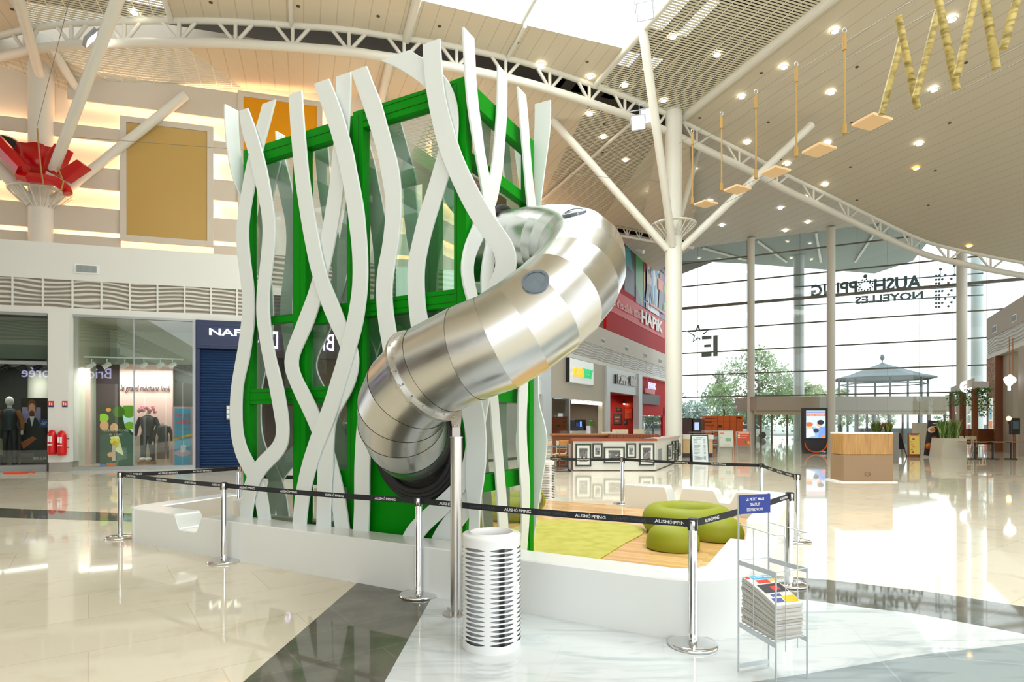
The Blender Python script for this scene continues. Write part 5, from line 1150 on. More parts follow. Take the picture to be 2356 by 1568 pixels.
# red bistro
rr = mat('red_bistro_wall', (.30, .008, .004), .4); interior(WS, 1404, 1470, .3, 4, 0, zo2, rr, rr, mat('shop_floor', (.18, .16, .13), .4), rr)
q_ = WS.p(WS.k(1470)-.02, 0); BS = Fr((q_.x, q_.y), (.884, -.4676))
t = thing('pendant_lamp', 'small warm pendant lamp glowing against the red bistro wall', 'lamp', BS.px(1436, 928, -.4)); mb = MB(); p_ = BS.px(1436, 928, -.35); mb.lathe(p_, [(.03, .25), (.18, .0), (.17, 0)], 16); mb.build('shade', blackp, t); mb = MB(); mb.ball(p_, .09, 10); mb.build('bulb', mat('bulb_lit', (1, .8, .5), .4, emit=(1, .6, .25), es=30), t); mb = MB(); mb.tube([p_+Vector((0, 0, .25)), p_+Vector((0, 0, 1.6))], .01, 5); mb.build('cord', blackp, t)
for i, (x0, x1, yt, yb, lb) in enumerate(((1411, 1430, 951, 976, 'large dark framed picture, lower left on the red bistro wall'), (1417, 1430, 937, 946, 'small dark framed picture, top left on the red bistro wall'), (1436, 1455, 938, 964, 'red and orange framed poster on the red bistro wall'), (1435, 1442, 966, 976, 'small square dark picture, low on the red bistro wall'), (1457, 1465, 963, 972, 'small pale picture on the red bistro wall'))):
    k0, k1, z0, z1 = rng_(BS, x0, x1, yt, yb, -.08); t = thing('framed_picture', lb, 'picture', BS.p((k0+k1)/2, -.08, z0)); mb = MB(); mb.fbox(BS, k0, k1, -.06, -.005, z0, z1); mb.build('frame', blackp if i != 2 else cmat((120, 20, 14)), t)
    pic('print', BS, k0+.06, k1-.06, z0+.06, z1-.06, -.08, [(70, 60, 62), (40, 34, 30), (214, 60, 30), (90, 60, 50), (190, 180, 160)][i], [('r', .15, .6, .85, .75, (200, 120, 60)), ('r', .2, .2, .7, .4, (170, 90, 50))], t)
mb = MB(); pbox(mb, WS, 1404, 1468, 979, 1002, 2.4, 3.4, 1436); mb.build('wooden_counter', cmat((150, 92, 44)), label='wooden bench front inside the red bistro', cat='counter')
# red climbing hall entrance
wsb(1478, 1540, WS.z(1500, 955), Z1, .4, .6, mat('red_paint', (.42, .004, .006), .6, spec=.15)); wsb(1525, 1545, 0, 3, .4, .6, mat('red_paint', (.42, .004, .006), .6, spec=.15))
t = thing('dark_menu_screen', 'dark rectangular board on the red wall beside the column', 'board', WS.px(1500, 930, .2)); mb = MB(); pbox(mb, WS, 1479, 1518, 906, 930, .15, .35); mb.build('board', blackp, t)
t = thing('hanging_neon_sign', 'small hanging sign with violet white letters against the red wall', 'sign', WS.px(1498, 905, -.2)); ftxt('lettering', WS, 1491, 1508, 880, 895, -.2, 'PARK', mat('soft_violet_letters', (.7, .7, 1), .4, emit=(.5, .48, 1), es=.5), t, ext=.08, bold=.02); mb = MB(); pbox(mb, WS, 1487, 1507, 894, 905, -.15, -.05); mb.build('plate', cmat((226, 130, 124)), t); mb = MB(); mb.tube([WS.px(1491, 866, -.1), WS.px(1491, 878, -.1)], .015, 5); mb.tube([WS.px(1505, 869, -.1), WS.px(1505, 880, -.1)], .015, 5); mb.build('hanger', alu, t)
mb = MB(); k0, k1 = WS.k(1479, .5), WS.k(1524, .5); zz = WS.z(1500, 957, .5)
for k in (k0, (k0+k1)/2, k1): mb.fbox(WS, k-.06, k+.06, .45, .55, 0, zz)
mb.fbox(WS, k0, k1, .45, .55, zz-.1, zz); struct('door_1', mb, mat('dark_grey_frame', (.06, .06, .06), .4)); mb = MB(); mb.fbox(WS, k0, k1, .49, .51, 0, zz); struct('window_5', mb, shopglass)
mb = MB(); mb.fbox(WS, k0-1, k1+1, 5, 5.1, 0, 4); struct('wall_back', mb, mat('bright_hall_back', (.75, .78, .76), .5))
# climbing poster on the red upper wall
def oz(x, y): return WS.z(x, y, .28)
k0, k1 = WS.k(1462, .28), WS.k(1529, .28); z0, z1 = WS.z(1529, 737, .28), WS.z(1529, 622, .28)
ka, kb = WS.k(1395, .28), WS.k(1462, .28)
t = thing('climbing_poster', 'huge climbing hall poster with two climbers on the red upper wall', 'poster', WS.p(k0, .28, z0))
pic('print', WS, k0, k1, z0, z1, .26, (60, 66, 110), [('r', 0, .0, .24, 1, (10, 130, 60)), ('p', [(.0, .0), (.0, .3), (.22, .0)], (44, 46, 56)), ('r', .24, .0, .28, .3, (30, 90, 180)), ('r', .24, .3, .28, .62, (220, 170, 20)), ('r', .24, .62, .28, .92, (180, 50, 40)), ('r', .28, .92, 1, 1, (40, 38, 40)), ('r', .36, .0, .76, .92, (206, 216, 220)), ('e', .52, .5, .03, .35, (40, 150, 200)), ('e', .62, .35, .04, .2, (40, 150, 200)), ('e', .44, .2, .03, .16, (40, 150, 200)), ('e', .66, .8, .03, .1, (40, 150, 200)), ('r', .28, .0, .36, .12, (180, 90, 60)),
    ('p', [(.27, .14), (.32, .46), (.48, .46), (.56, .14), (.5, .14), (.42, .36), (.35, .14)], (50, 50, 54)), ('r', .31, .46, .47, .66, (170, 150, 130)), ('e', .38, .69, .06, .04, (50, 40, 34)), ('p', [(.31, .62), (.28, .82), (.31, .84), (.35, .64)], (200, 120, 90)), ('p', [(.45, .62), (.42, .8), (.45, .82), (.5, .64)], (200, 120, 90)),
    ('p', [(.7, .14), (.74, .5), (.88, .5), (.84, .14)], (70, 96, 120)), ('r', .69, .5, .88, .72, (220, 110, 90)), ('e', .79, .79, .05, .06, (190, 90, 60)), ('p', [(.4, .1), (.98, .1), (.98, .14), (.4, .13)], (214, 110, 80)), ('e', .93, .25, .04, .08, (60, 170, 20)), ('e', .91, .6, .03, .08, (60, 170, 20))], t, th=.04)
pic('print', WS, ka, kb, z0+.4, z1+.3, .30, (10, 110, 56), [('r', .6, .0, 1, 1, (30, 30, 34)), ('p', [(.55, .45), (.6, .72), (.8, .76), (.9, .4)], (30, 130, 140)), ('e', .66, .84, .07, .06, (190, 110, 80)), ('r', .15, .0, .45, .45, (34, 60, 50)), ('r', 0, 0, .15, .08, (220, 150, 30))], t, th=.04)
mb = MB(); mb.fbox(WS, ka, k1, .27, .30, z0-1.7, z0-.02); mb.build('caption_band', cmat((196, 44, 46)), t)
zt_ = z0-.85
txt('lettering', 'HAPiK', wtext, WS.p(WS.k(1501, .2), .2, zt_), (WS.a.x, WS.a.y, 0), UP, h=1.05, w=WS.k(1525, .2)-WS.k(1477, .2), parent=t, ext=.04, bold=.03)
txt('lettering', "Salle d'escalade 100%", cmat((232, 190, 190)), WS.p((WS.k(1399, .2)+WS.k(1474, .2))/2, .2, zt_-.05), (WS.a.x, WS.a.y, 0), UP, h=.6, w=WS.k(1474, .2)-WS.k(1399, .2), parent=t, ext=.02)
for i, (x, y) in enumerate(((1387, 784), (1441, 802), (1485, 818), (1519, 831))):
    k0, k1, z0, z1 = rng_(WS, x-3, x+3, y-4, y+4, -.02); t = thing('vent_grille', '%s small square vent in the taupe parapet above the food row' % ('nearest', 'second', 'third', 'farthest')[i], 'vent', WS.p(k0, 0, z0), 'small vents in the right parapet'); mb = MB(); mb.fbox(WS, k0-.06, k1+.06, -.03, 0, z0-.05, z1+.05); mb.build('frame', wtext, t); mb = MB(); mb.fbox(WS, k0, k1, -.05, -.03, z0, z1); mb.build('grille', mat('vent_grey', (.22, .26, .26), .6), t)
t = thing('security_camera', 'white security camera at the top of the red wall', 'camera', WS.px(1462, 575, .0)); mb = MB(); p_ = WS.px(1462, 574, 0); mb.tube([p_, p_+Vector((.5, -.6, -.35))], .16, 10); mb.build('housing', wtext, t); mb = MB(); mb.tube([p_+Vector((0, 0, .5)), p_], .06, 8); mb.build('mount', wtext, t)

# ================================================================ GLASS FACADE AND OUTSIDE
fgl = glass('facade_glass', (.95, .98, .97), .5, .02)
ka, kb = FA.k(1552), FA.k(2356)+14
mb = MB(); mb.fbox(FA, ka, kb, .0, .03, 0, 16.2); struct('window_6', mb, fgl)
mb = MB()
for y in (608, 660, 762, 813, 863.6, 913.6): z = FA.z(1571, y); mb.fbox(FA, ka, kb, -.10, .0, z-.05, z+.05)
z = FA.z(1571, 710); mb.fbox(FA, ka, kb, -.2, 0, z-.1, z+.1); struct('trim_11', mb, mat('dark_mullion', (.13, .12, .09), .4))
mb = MB(); k = ka
while k < kb: mb.fbox(FA, k-.012, k+.012, .03, .05, 0, 16.2); k += 1.9
struct('trim_12', mb, mat('glass_joint', (.35, .37, .36), .4))
# canopy soffit outside and its columns
sof = mat('grey_canopy_soffit', srgb(150, 158, 154), .6)
cp = [FA.p(ka-2, .3, 16.2), FA.p(kb+3, .3, 16.2), HP(2300, 560, 16.2), HP(2190, 585, 16.2), HP(2012, 629, 16.2), HP(1730, 607, 16.2), HP(1571, 599, 16.2), HP(1450, 590, 16.2)]
cp = [FA.p(ka-2, .3, 16.2), FA.p(FA.k(2190), .3, 16.2), HP(2100, 600, 16.2), HP(2012, 629, 16.2), HP(1730, 607, 16.2), HP(1571, 599, 16.2), HP(1450, 592, 16.2)]
mb = MB(); mb.prism([XY(v) for v in cp] if 'XY' in globals() else [(v.x, v.y) for v in cp], 16.2, 16.9); struct('ceiling', mb, sof)
mb = MB()
for i in range(4):
    a_ = cp[0].lerp(cp[1], .2+i*.2); b_ = cp[5].lerp(cp[2], .3+.15*i); a_ = a_.copy(); b_ = b_.copy(); a_.z = b_.z = 16.1; mb.tube([a_, b_], .1, 6)
struct('trim_13', mb, cream)
for i, (px, Y, w, yt, lb) in enumerate(((1838, 52, .85, 590, 'thick round column outside the glass, behind the first facade bay'), (2248, 49, .85, 560, 'thick round column outside the glass at the right'))):
    c_ = Vector(((px-CX)/F*Y, Y, 0)); t = thing('outdoor_column', lb, 'column', c_); mb = MB(); mb.lathe(c_, [(w/2, 0), (w/2, 16.2)], 24); mb.build('shaft', mat('outdoor_column_paint', (.60, .66, .66), .4), t)
# big reversed outdoor lettering on rails
dkl = mat('slate_letters', srgb(88, 104, 108), .5)
FO = Fr((FA.p(0, 4.4).x, FA.p(0, 4.4).y), (.884, -.4676))
def rev(body, x0, x1, y0, y1, yb0, h, parent, m=dkl):
    """x0..x1 as seen from inside, the text runs right to left"""
    a_ = FO.px(x1, y1); b_ = FO.px(x0, y0); w = (b_-a_).length; c_ = (a_+b_)/2; r = Vector((b_.x-a_.x, b_.y-a_.y, 0))
    return txt('lettering', body, m, (c_.x, c_.y, (a_.z+b_.z)/2), r, UP, h=h, w=w, parent=parent, ext=.12, bold=.03)
t = thing('roof_sign', 'big slate grey shopping centre lettering on rails outside the glass, seen from behind', 'sign', FO.px(2010, 690))
rev('AUSH', 2011, 2120, 655, 648, 0, 1.05, t); rev('PPING', 1866, 1972, 668, 660, 0, 1.0, t) 
rev('NOYELLES', 1967, 2124, 690, 678, 0, .6, t)
mb = MB(); c_ = FO.px(1991, 657)
for i in range(22):
    a_ = 2*math.pi*i/22; r = .52 if i % 2 else .38; mb.ball(c_+Vector((FO.a.x*r*math.cos(a_), FO.a.y*r*math.cos(a_), r*math.sin(a_))), .075, 6)
q = c_+Vector((0, 0, .75)); mb.ball(q, .16, 8); mb.build('dotted_emblem', dkl, t)
mb = MB()
for (y0, y1) in ((660, 628), (684, 655.5), (703, 678)):
    mb.tube([FO.px(1828, y0), FO.px(2262, y1)], .05, 6)
mb.build('rail', dkl, t)
mb = MB(); random.seed(5)
for i in range(8):
    for j in range(9):
        x = 2154+i*7; y = 634+j*9-(x-2154)*.06; d_ = abs(i-3.5)+abs(j-4)
        if i in (0, 1) or (i+j) % 3 == 0: mb.ball(FO.px(x, y), .1, 6)
mb.tube([FO.px(2164, 640), FO.px(2164, 619)], .02, 5); mb.ball(FO.px(2164, 619), .12, 6); mb.tube([FO.px(2196, 630), FO.px(2196, 611)], .02, 5); mb.ball(FO.px(2196, 611), .12, 6)
mb.build('dotted_emblem', dkl, t)
# star and block E outline on the glass
t = thing('glass_decal', 'grey letter and thin star outline fixed to the facade glass', 'decal', FA.px(1620, 820, -.15)); gd = mat('decal_grey', srgb(96, 116, 108), .5)
mb = MB()
for (x0, x1, yt, yb) in ((1641, 1651, 771, 819), (1615, 1637, 772, 780), (1620, 1636, 792, 798), (1614, 1637, 810, 820)): pbox(mb, FA, x0, x1, yt, yb, -.14, -.11)
mb.build('letter', gd, t)
st_ = [(1606, 748), (1610, 760), (1631, 758), (1618, 768)]; st2 = [(1611, 780), (1606, 777), (1594, 786), (1598, 772), (1584, 763), (1601, 762), (1606, 748)]
mb = MB(); mb.tube([FA.px(x, y, -.12) for x, y in st_], .08, 5); mb.tube([FA.px(x, y, -.12) for x, y in st2], .06, 5); mb.build('star_outline', gd, t)
# entrance vestibule
ves = mat('beige_vestibule', srgb(176, 164, 146), .55)
Yv = 44.9
def vx(px): return (px-CX)/F*Yv
def vz(py): return HC-(py-HY)/F*Yv
mb = MB(); mb.obox((vx(1741), Yv, vz(944)), (vx(2300)-vx(1741), 0, 0), (0, 4.5, 0), (0, 0, vz(911)-vz(944))); struct('wall_entrance', mb, ves)
mb = MB(); mb.obox((vx(1741), Yv+.2, vz(953)), (vx(2182)-vx(1741), 0, 0), (0, .3, 0), (0, 0, vz(944)-vz(953))); struct('wall_entrance', mb, mat('pale_lintel', srgb(190, 178, 150), .5))
mb = MB()
for x in (1741, 1754, 1779, 1815, 1850, 1922, 1938, 1978, 2000, 2015, 2050, 2083, 2120, 2146, 2180): mb.obox((vx(x), Yv+.3, 0), (.09, 0, 0), (0, .14, 0), (0, 0, vz(953)))
struct('door_2', mb, mat('brown_door_frames', (.16, .11, .07), .4))
mb = MB(); mb.obox((vx(1741), Yv+.4, 0), (vx(2182)-vx(1741), 0, 0), (0, .02, 0), (0, 0, vz(953))); struct('window_7', mb, fgl)
mb = MB(); mb.obox((vx(2000), Yv+1.4, 0), (vx(2180)-vx(2000), 0, 0), (0, .1, 0), (0, 0, vz(985))); struct('wall_entrance', mb, mat('grey_dark_partition', (.18, .19, .19), .5))
mb = MB(); mb.obox((vx(1926), 36, 0), (vx(1978)-vx(1926)-.3, 0, 0), (0, .5, 0), (0, 0, 1.62)); mb.build('white_partition', cmat((206, 202, 184)), label='tall off white partition behind the wooden kiosk', cat='partition')
# ground outside
mb = MB(); a_ = FA.p(ka-30, .1, -.02); b_ = FA.p(kb+40, .1, -.02); mb.quad(a_, b_, b_+Vector((80, 140, 0)), a_+Vector((-40, 180, 0))); struct('floor', mb, mat('pale_paving', (.58, .56, .52), .8))
# planting outside
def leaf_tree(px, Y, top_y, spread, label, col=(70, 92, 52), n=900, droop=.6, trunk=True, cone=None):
    base = Vector(((px-CX)/F*Y, Y, 0)); H = HC-(top_y-HY)/F*Y; t = thing('tree', label, 'tree', base)
    if trunk:
        mb = MB(); mb.tube([base, base+Vector((.1, 0, H*.4)), base+Vector((-.1, .1, H*.85))], [.22, .16, .05], 8)
        for j in range(7):
            a_ = random.uniform(0, 6.28); z = H*random.uniform(.35, .8); mb.tube([base+Vector((0, 0, z)), base+Vector((math.cos(a_)*spread*.6, math.sin(a_)*spread*.6, z+H*.12))], [.08, .03], 5)
        mb.build('trunk', mat('bark', (.12, .09, .06), .8), t)
    mb = MB()
    cl = [(random.uniform(0, 6.28), spread*math.sqrt(random.random())*.85, H*random.uniform(.25, .97)) for _ in range(26)]
    for _ in range(n):
        a_, r, z = random.choice(cl); z2 = z-abs(random.gauss(0, 1))*H*.12*droop; k = max(.2, 1-((z/H-.45)/.6)**2) if z > H*.45 else 1
        c_ = base+Vector((math.cos(a_)*r*k+random.gauss(0, spread*.10), math.sin(a_)*r*k+random.gauss(0, spread*.10), max(.5, min(H, z2+random.gauss(0, H*.03)))))
        s_ = random.uniform(.12, .26)*Y/60; d_ = Vector((random.uniform(-1, 1), random.uniform(-1, 1), random.uniform(-1, 1))).normalized(); e_ = d_.orthogonal().normalized(); mb.add([c_-d_*s_-e_*s_*.5, c_+d_*s_, c_-d_*s_*.2+e_*s_*.8], [(0, 1, 2)])
    mb.build('foliage', cmat(col, .8), t); return t
random.seed(11)
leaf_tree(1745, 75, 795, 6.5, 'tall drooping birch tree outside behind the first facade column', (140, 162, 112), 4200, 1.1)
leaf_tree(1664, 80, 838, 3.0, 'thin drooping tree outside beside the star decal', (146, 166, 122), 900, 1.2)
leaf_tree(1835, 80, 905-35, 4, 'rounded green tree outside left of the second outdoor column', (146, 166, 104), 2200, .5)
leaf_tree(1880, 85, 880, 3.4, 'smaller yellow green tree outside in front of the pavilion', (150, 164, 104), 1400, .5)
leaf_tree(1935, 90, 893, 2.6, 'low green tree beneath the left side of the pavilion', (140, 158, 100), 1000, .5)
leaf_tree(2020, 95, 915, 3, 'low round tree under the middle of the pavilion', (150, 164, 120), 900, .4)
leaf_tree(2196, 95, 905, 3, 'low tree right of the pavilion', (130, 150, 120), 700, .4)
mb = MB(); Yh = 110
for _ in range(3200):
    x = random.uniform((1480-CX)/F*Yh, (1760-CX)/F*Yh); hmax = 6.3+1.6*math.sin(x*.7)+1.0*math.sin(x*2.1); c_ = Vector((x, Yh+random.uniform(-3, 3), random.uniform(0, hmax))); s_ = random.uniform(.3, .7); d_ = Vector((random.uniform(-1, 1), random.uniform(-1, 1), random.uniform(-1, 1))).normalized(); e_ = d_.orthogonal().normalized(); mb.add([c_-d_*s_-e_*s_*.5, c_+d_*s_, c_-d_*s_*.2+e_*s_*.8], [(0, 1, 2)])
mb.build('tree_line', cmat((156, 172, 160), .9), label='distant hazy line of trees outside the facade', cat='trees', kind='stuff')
# pavilion
Yp = 62; pc = Vector(((2030-CX)/F*Yp, Yp, 0)); t = thing('pavilion', 'open garden pavilion with a dark pointed roof outside the glass', 'pavilion', pc); dkp = mat('pavilion_dark', srgb(86, 100, 102), .6)
def PZ(y): return HC-(y-HY)/F*Yp
def PX(x): return (x-2030)/F*Yp
mb = MB(); prof = [(PX(2135), PZ(870)), (PX(2105), PZ(862)), (PX(2068), PZ(848)), (PX(2040), PZ(838))]; seg = 8
mb.lathe(pc, [(prof[0][0], prof[0][1]-.15), prof[0], prof[1], prof[2], prof[3], (.05, prof[3][1]+.2)], seg, smooth=False); mb.build('roof', dkp, t)
mb = MB(); mb.tube([pc+Vector((0, 0, prof[3][1])), pc+Vector((0, 0, PZ(822)))], .05, 6); mb.ball(pc+Vector((0, 0, PZ(822))), .22, 8, (1, 1, 1.5)); mb.build('finial', dkp, t)
for j in range(8):
    a_ = math.pi/8+j*math.pi/4; q = pc+Vector((math.cos(a_)*4.0, math.sin(a_)*4.0, 0)); mb = MB(); mb.tube([q, q+Vector((0, 0, PZ(872)))], .11, 8); mb.build('post', dkp, t)
mb = MB(); mb.tube([pc+Vector((math.cos(math.pi/8+j*math.pi/4)*4, math.sin(math.pi/8+j*math.pi/4)*4, PZ(884))) for j in range(8)], .06, 5, closed=True); mb.build('rail', dkp, t)
# cars outside
def car(px, Y, colr, label):
    c_ = Vector(((px-CX)/F*Y, Y, 0)); t = thing('parked_car', label, 'car', c_); f3 = Fr((c_.x, c_.y), (1, 0))
    mb = MB(); mb.fprism(f3, [(-2.1, .35), (2.1, .35), (2.15, .8), (1.4, .95), (.8, 1.42), (-.9, 1.45), (-1.6, .98), (-2.15, .85)], -.8, .8); mb.build('body', colr, t, bevel=.05)
    mb = MB(); mb.fprism(f3, [(1.2, .97), (.72, 1.36), (-.82, 1.38), (-1.35, .99)], -.82, .82); mb.build('side_windows', mat('car_glass', (.1, .13, .15), .1), t)
    for x in (-1.35, 1.35): mb = MB(); mb.cyl(c_+Vector((x, -.85, .33)), c_+Vector((x, -.62, .33)), .33, 16); mb.build('wheel', rubber, t)
car(1618, 62, wtext, 'white car parked outside beyond the orange lockers'); car(1716, 60, wtext, 'white car half hidden by the orange lockers'); car(2240, 56, cmat((190, 40, 40)), 'red car outside seen between the wooden posts'); car(1655, 75, wtext, 'white van roof far outside left of the birch tree')

# ================================================================ HALL FURNITURE (middle distance)
def thing_at(name, label, cat, px, py, group=None): return thing(name, label, cat, G(px, py), group)
# bistro counter island with framed photos
IC = Fr(XY(G(1319, 1083)), (1, 0)) if 'XY' in globals() else Fr((G(1319, 1083).x, G(1319, 1083).y), (1, 0))
Yc = IC.P.y; k1 = IC.k(1508); zc = IC.z(1320, 1014)
P1 = IC.p(k1, 0, 0); P2_ = G(1562, 1061); IS = Fr((P1.x, P1.y), (P2_.x-P1.x, P2_.y-P1.y)); k2 = (P2_-P1).length
cw_ = mat('off_white_panel', (.70, .70, .64), .35); t = thing('photo_counter', 'long off white counter island hung with framed black and white photos', 'counter', IC.p(k1/2, 0, 0))
mb = MB(); mb.fbox(IC, 0, k1, 0, .35, .03, zc); mb.fbox(IS, 0, k2, 0, .35, .03, zc); mb.build('front_panel', cw_, t)
mb = MB(); mb.fbox(IC, -.05, k1+.05, -.05, .5, zc, zc+.07); mb.build('wood_top', cmat((150, 72, 36)), t)
mb = MB(); mb.fbox(IS, 0, k2+.05, -.05, .5, zc+.0, zc+.07); mb.build('pale_top', cmat((200, 180, 170)), t)
mb = MB(); mb.fbox(IC, -.02, 0, 0, 2.2, .0, zc); mb.build('wood_end_panel', cmat((120, 62, 30)), t)
def photo(fr, k0, k1_, z0, z1, lb, seed, th=.05):
    tt = thing('framed_photo', lb, 'picture', fr.p((k0+k1_)/2, -.06, z0)); w = k1_-k0; h = z1-z0; mb = MB()
    mb.fbox(fr, k0, k1_, -.06, -.0, z0, z0+th); mb.fbox(fr, k0, k1_, -.06, 0, z1-th, z1); mb.fbox(fr, k0, k0+th, -.06, 0, z0+th, z1-th); mb.fbox(fr, k1_-th, k1_, -.06, 0, z0+th, z1-th); mb.build('frame', mat('dark_green_frame', (.02, .03, .015), .4), tt)
    random.seed(seed); sh = [('r', .18, .16, .82, .84, (120, 120, 118))]
    for _ in range(16): u, v = random.uniform(.24, .76), random.uniform(.22, .72); g_ = random.choice((50, 80, 100, 150, 180, 60)); sh.append(('e', u, v, random.uniform(.02, .1), random.uniform(.02, .09), (g_, g_, g_)))
    sh.append(('r', .18, .7, .82, .84, (165, 165, 163) if seed % 2 else (90, 90, 88)))
    pic('print', fr, k0+th, k1_-th, z0+th, z1-th, -.03, (228, 228, 220), sh, tt)
for i, (x0, x1, yt, yb, lb) in enumerate(((1324, 1360, 1020, 1072, 'leftmost large framed photo on the counter island'), (1363, 1386, 1019, 1053, 'small upright framed photo, second from the left on the counter island'), (1389, 1437, 1027, 1065, 'wide landscape framed photo in the middle of the counter island'), (1441, 1463, 1019, 1053, 'small upright framed photo right of the landscape one on the counter'), (1470, 1505, 1019, 1070, 'tall framed photo nearest the corner of the counter island'))):
    photo(IC, IC.k(x0), IC.k(x1), IC.z(x0, yb), IC.z(x0, yt), lb, i)
for i, (x0, x1, yt, yb, lb) in enumerate(((1534, 1545, 1022, 1057, 'tall framed photo on the angled side of the counter, nearest one'), (1545, 1550, 1014, 1044, 'narrow framed photo on the angled counter side, upper middle'), (1552, 1558, 1013, 1034, 'small framed photo high on the angled counter side'), (1551, 1557, 1037, 1058, 'small framed photo low on the angled counter side'), (1558, 1563, 1019, 1048, 'narrow framed photo at the far end of the angled counter side'))):
    photo(IS, IS.k(x0), IS.k(x1), IS.z((x0+x1)/2, yb), IS.z((x0+x1)/2, yt), lb, i+7, .03)
mb = MB(); pbox(mb, IS, 1516, 1523, 1032, 1059, -.02, 0); mb.build('grille', mat('vent_grey', (.22, .26, .26), .6), label='narrow grey grille on the angled side of the counter island', cat='vent')
# leather banquette and high wood bar behind the island
fb = Fr((IC.P.x-1.0, Yc+2.6), (1, .0)); t = thing('banquette', 'brown ribbed leather banquette behind the photo counter', 'seat', fb.p(5, 0, 0)); kk0, kk1 = fb.k(1402), fb.k(1516); z0, z1 = fb.z(1450, 1018), fb.z(1450, 998); mb = MB(); mb.fbox(fb, kk0, kk1, 0, .3, .2, z1); mb.build('back', cmat((112, 56, 28), .4), t, bevel=.03); mb = MB()
for j in range(15): k = kk0+(kk1-kk0)*(j+.5)/15; mb.tube([fb.p(k, -.02, z0), fb.p(k, -.02, z1-.03)], .13, 8)
mb.build('ribbed_padding', cmat((124, 62, 32), .4), t)
t = thing('bar_counter', 'long wooden bar counter behind the photo counter', 'counter', fb.p(2, .5, 0)); kk2, kk3 = fb.k(1266, .6), fb.k(1412, .6); zt2 = fb.z(1340, 997, .6); mb = MB(); mb.fbox(fb, kk2, kk3, .5, .9, zt2-.07, zt2); mb.build('top', cmat((166, 104, 52)), t); mb = MB(); mb.fbox(fb, kk2+.1, kk3-.1, .6, .8, 0, zt2-.07); mb.build('body', cmat((128, 70, 34)), t)
# chairs left of the island
def chair_proto(name, label, seatm, legm, h=.9, group=None):
    t = thing(name, label, 'chair', (0, 0, 0), group); s = .45
    mb = MB(); mb.box((0, 0, s), (.42, .42, .04)); mb.build('seat', seatm, t, bevel=.01)
    mb = MB(); mb.box((0, .2, h-.09), (.42, .03, .16)); mb.build('backrest', seatm, t, bevel=.01)
    for x in (-.19, .19):
        mb = MB(); mb.tube([(x, -.19, 0), (x*.95, -.18, s)], .018, 6); mb.build('leg', legm, t); mb = MB(); mb.tube([(x, .23, 0), (x, .19, s), (x, .2, h)], .018, 6); mb.build('leg', legm, t)
    mb = MB(); mb.tube([(-.19, -.19, .22), (.19, -.19, .22)], .012, 6); mb.tube([(-.19, .2, .3), (.19, .2, .3)], .012, 6); mb.tube([(-.19, .2, .62), (.19, .2, .62)], .012, 6); mb.build('stretcher', legm, t); return t
ch = chair_proto('bistro_chair', 'pale wooden bistro chair at the left edge, beside the white ribbon', cmat((214, 200, 168)), cmat((206, 196, 172)), .92)
chs = [(1262, 1074, .3, None), (1291, 1072, -.2, 'pale wooden bistro chair in the middle, behind the serving trolley'), (1314, 1068, .1, 'pale wooden bistro chair nearest the photo counter end'), (1272, 1062, .9, 'pale wooden bistro chair farther back by the bar')]
for i, (x, y, rz, lb) in enumerate(chs):
    p_ = G(x, y)
    if i == 0: ch.location = p_; ch.rotation_euler = (0, 0, rz); ch.scale = (1.05, 1.05, 1.05)
    else: dup(ch, p_, rz, lb)
ch2 = chair_proto('honey_wood_chair', 'honey coloured wooden high backed chair at the bar, the left one', cmat((206, 140, 62)), cmat((150, 96, 48)), 1.02)
for i, (x, lb) in enumerate(((1298, None), (1328, 'honey coloured wooden high backed chair at the bar, the middle one'), (1360, 'honey coloured wooden high backed chair at the bar, the right one'))):
    p_ = G(x, 1066) if False else Vector(((x-CX)/F*(Yc+1.6), Yc+1.6, 0))
    if i == 0: ch2.location = p_; ch2.rotation_euler = (0, 0, math.pi)
    else: dup(ch2, p_, math.pi, lb)
t = thing_at('serving_trolley', 'grey wire serving trolley on castors by the chairs', 'trolley', 1290, 1084); b_ = G(1290, 1084)
for z in (.12, .42, .85):
    mb = MB(); mb.box(b_+Vector((0, 0, z)), (.62, .4, .03)); mb.build('shelf', mat('trolley_grey', (.12, .12, .13), .4), t)
for x in (-.3, .3):
    for y in (-.19, .19):
        mb = MB(); mb.tube([b_+Vector((x, y, .08)), b_+Vector((x, y, .95))], .013, 6); mb.build('post', alu, t); mb = MB(); mb.cyl(b_+Vector((x, y-.015, .04)), b_+Vector((x, y+.015, .04)), .045, 10); mb.build('castor', rubber, t)
# cafe tables behind the counter
mb = MB(); pbox(mb, fb, 1383, 1412, 993, 1000, 1.2, 1.6); mb.build('low_partition', cmat((206, 196, 176)), label='cream low partition behind the leather banquette', cat='partition')
for i, (x, lb) in enumerate(((1425, 'white chair back showing above the banquette, left one'), (1437, 'white chair back showing above the banquette, right one'), (1478, 'white chair by the red bistro entrance'))):
    dup(ch, Vector(((x-CX)/F*30, 30, 0)), .2*i, lb).scale = (1.5, 1.5, 1.42)
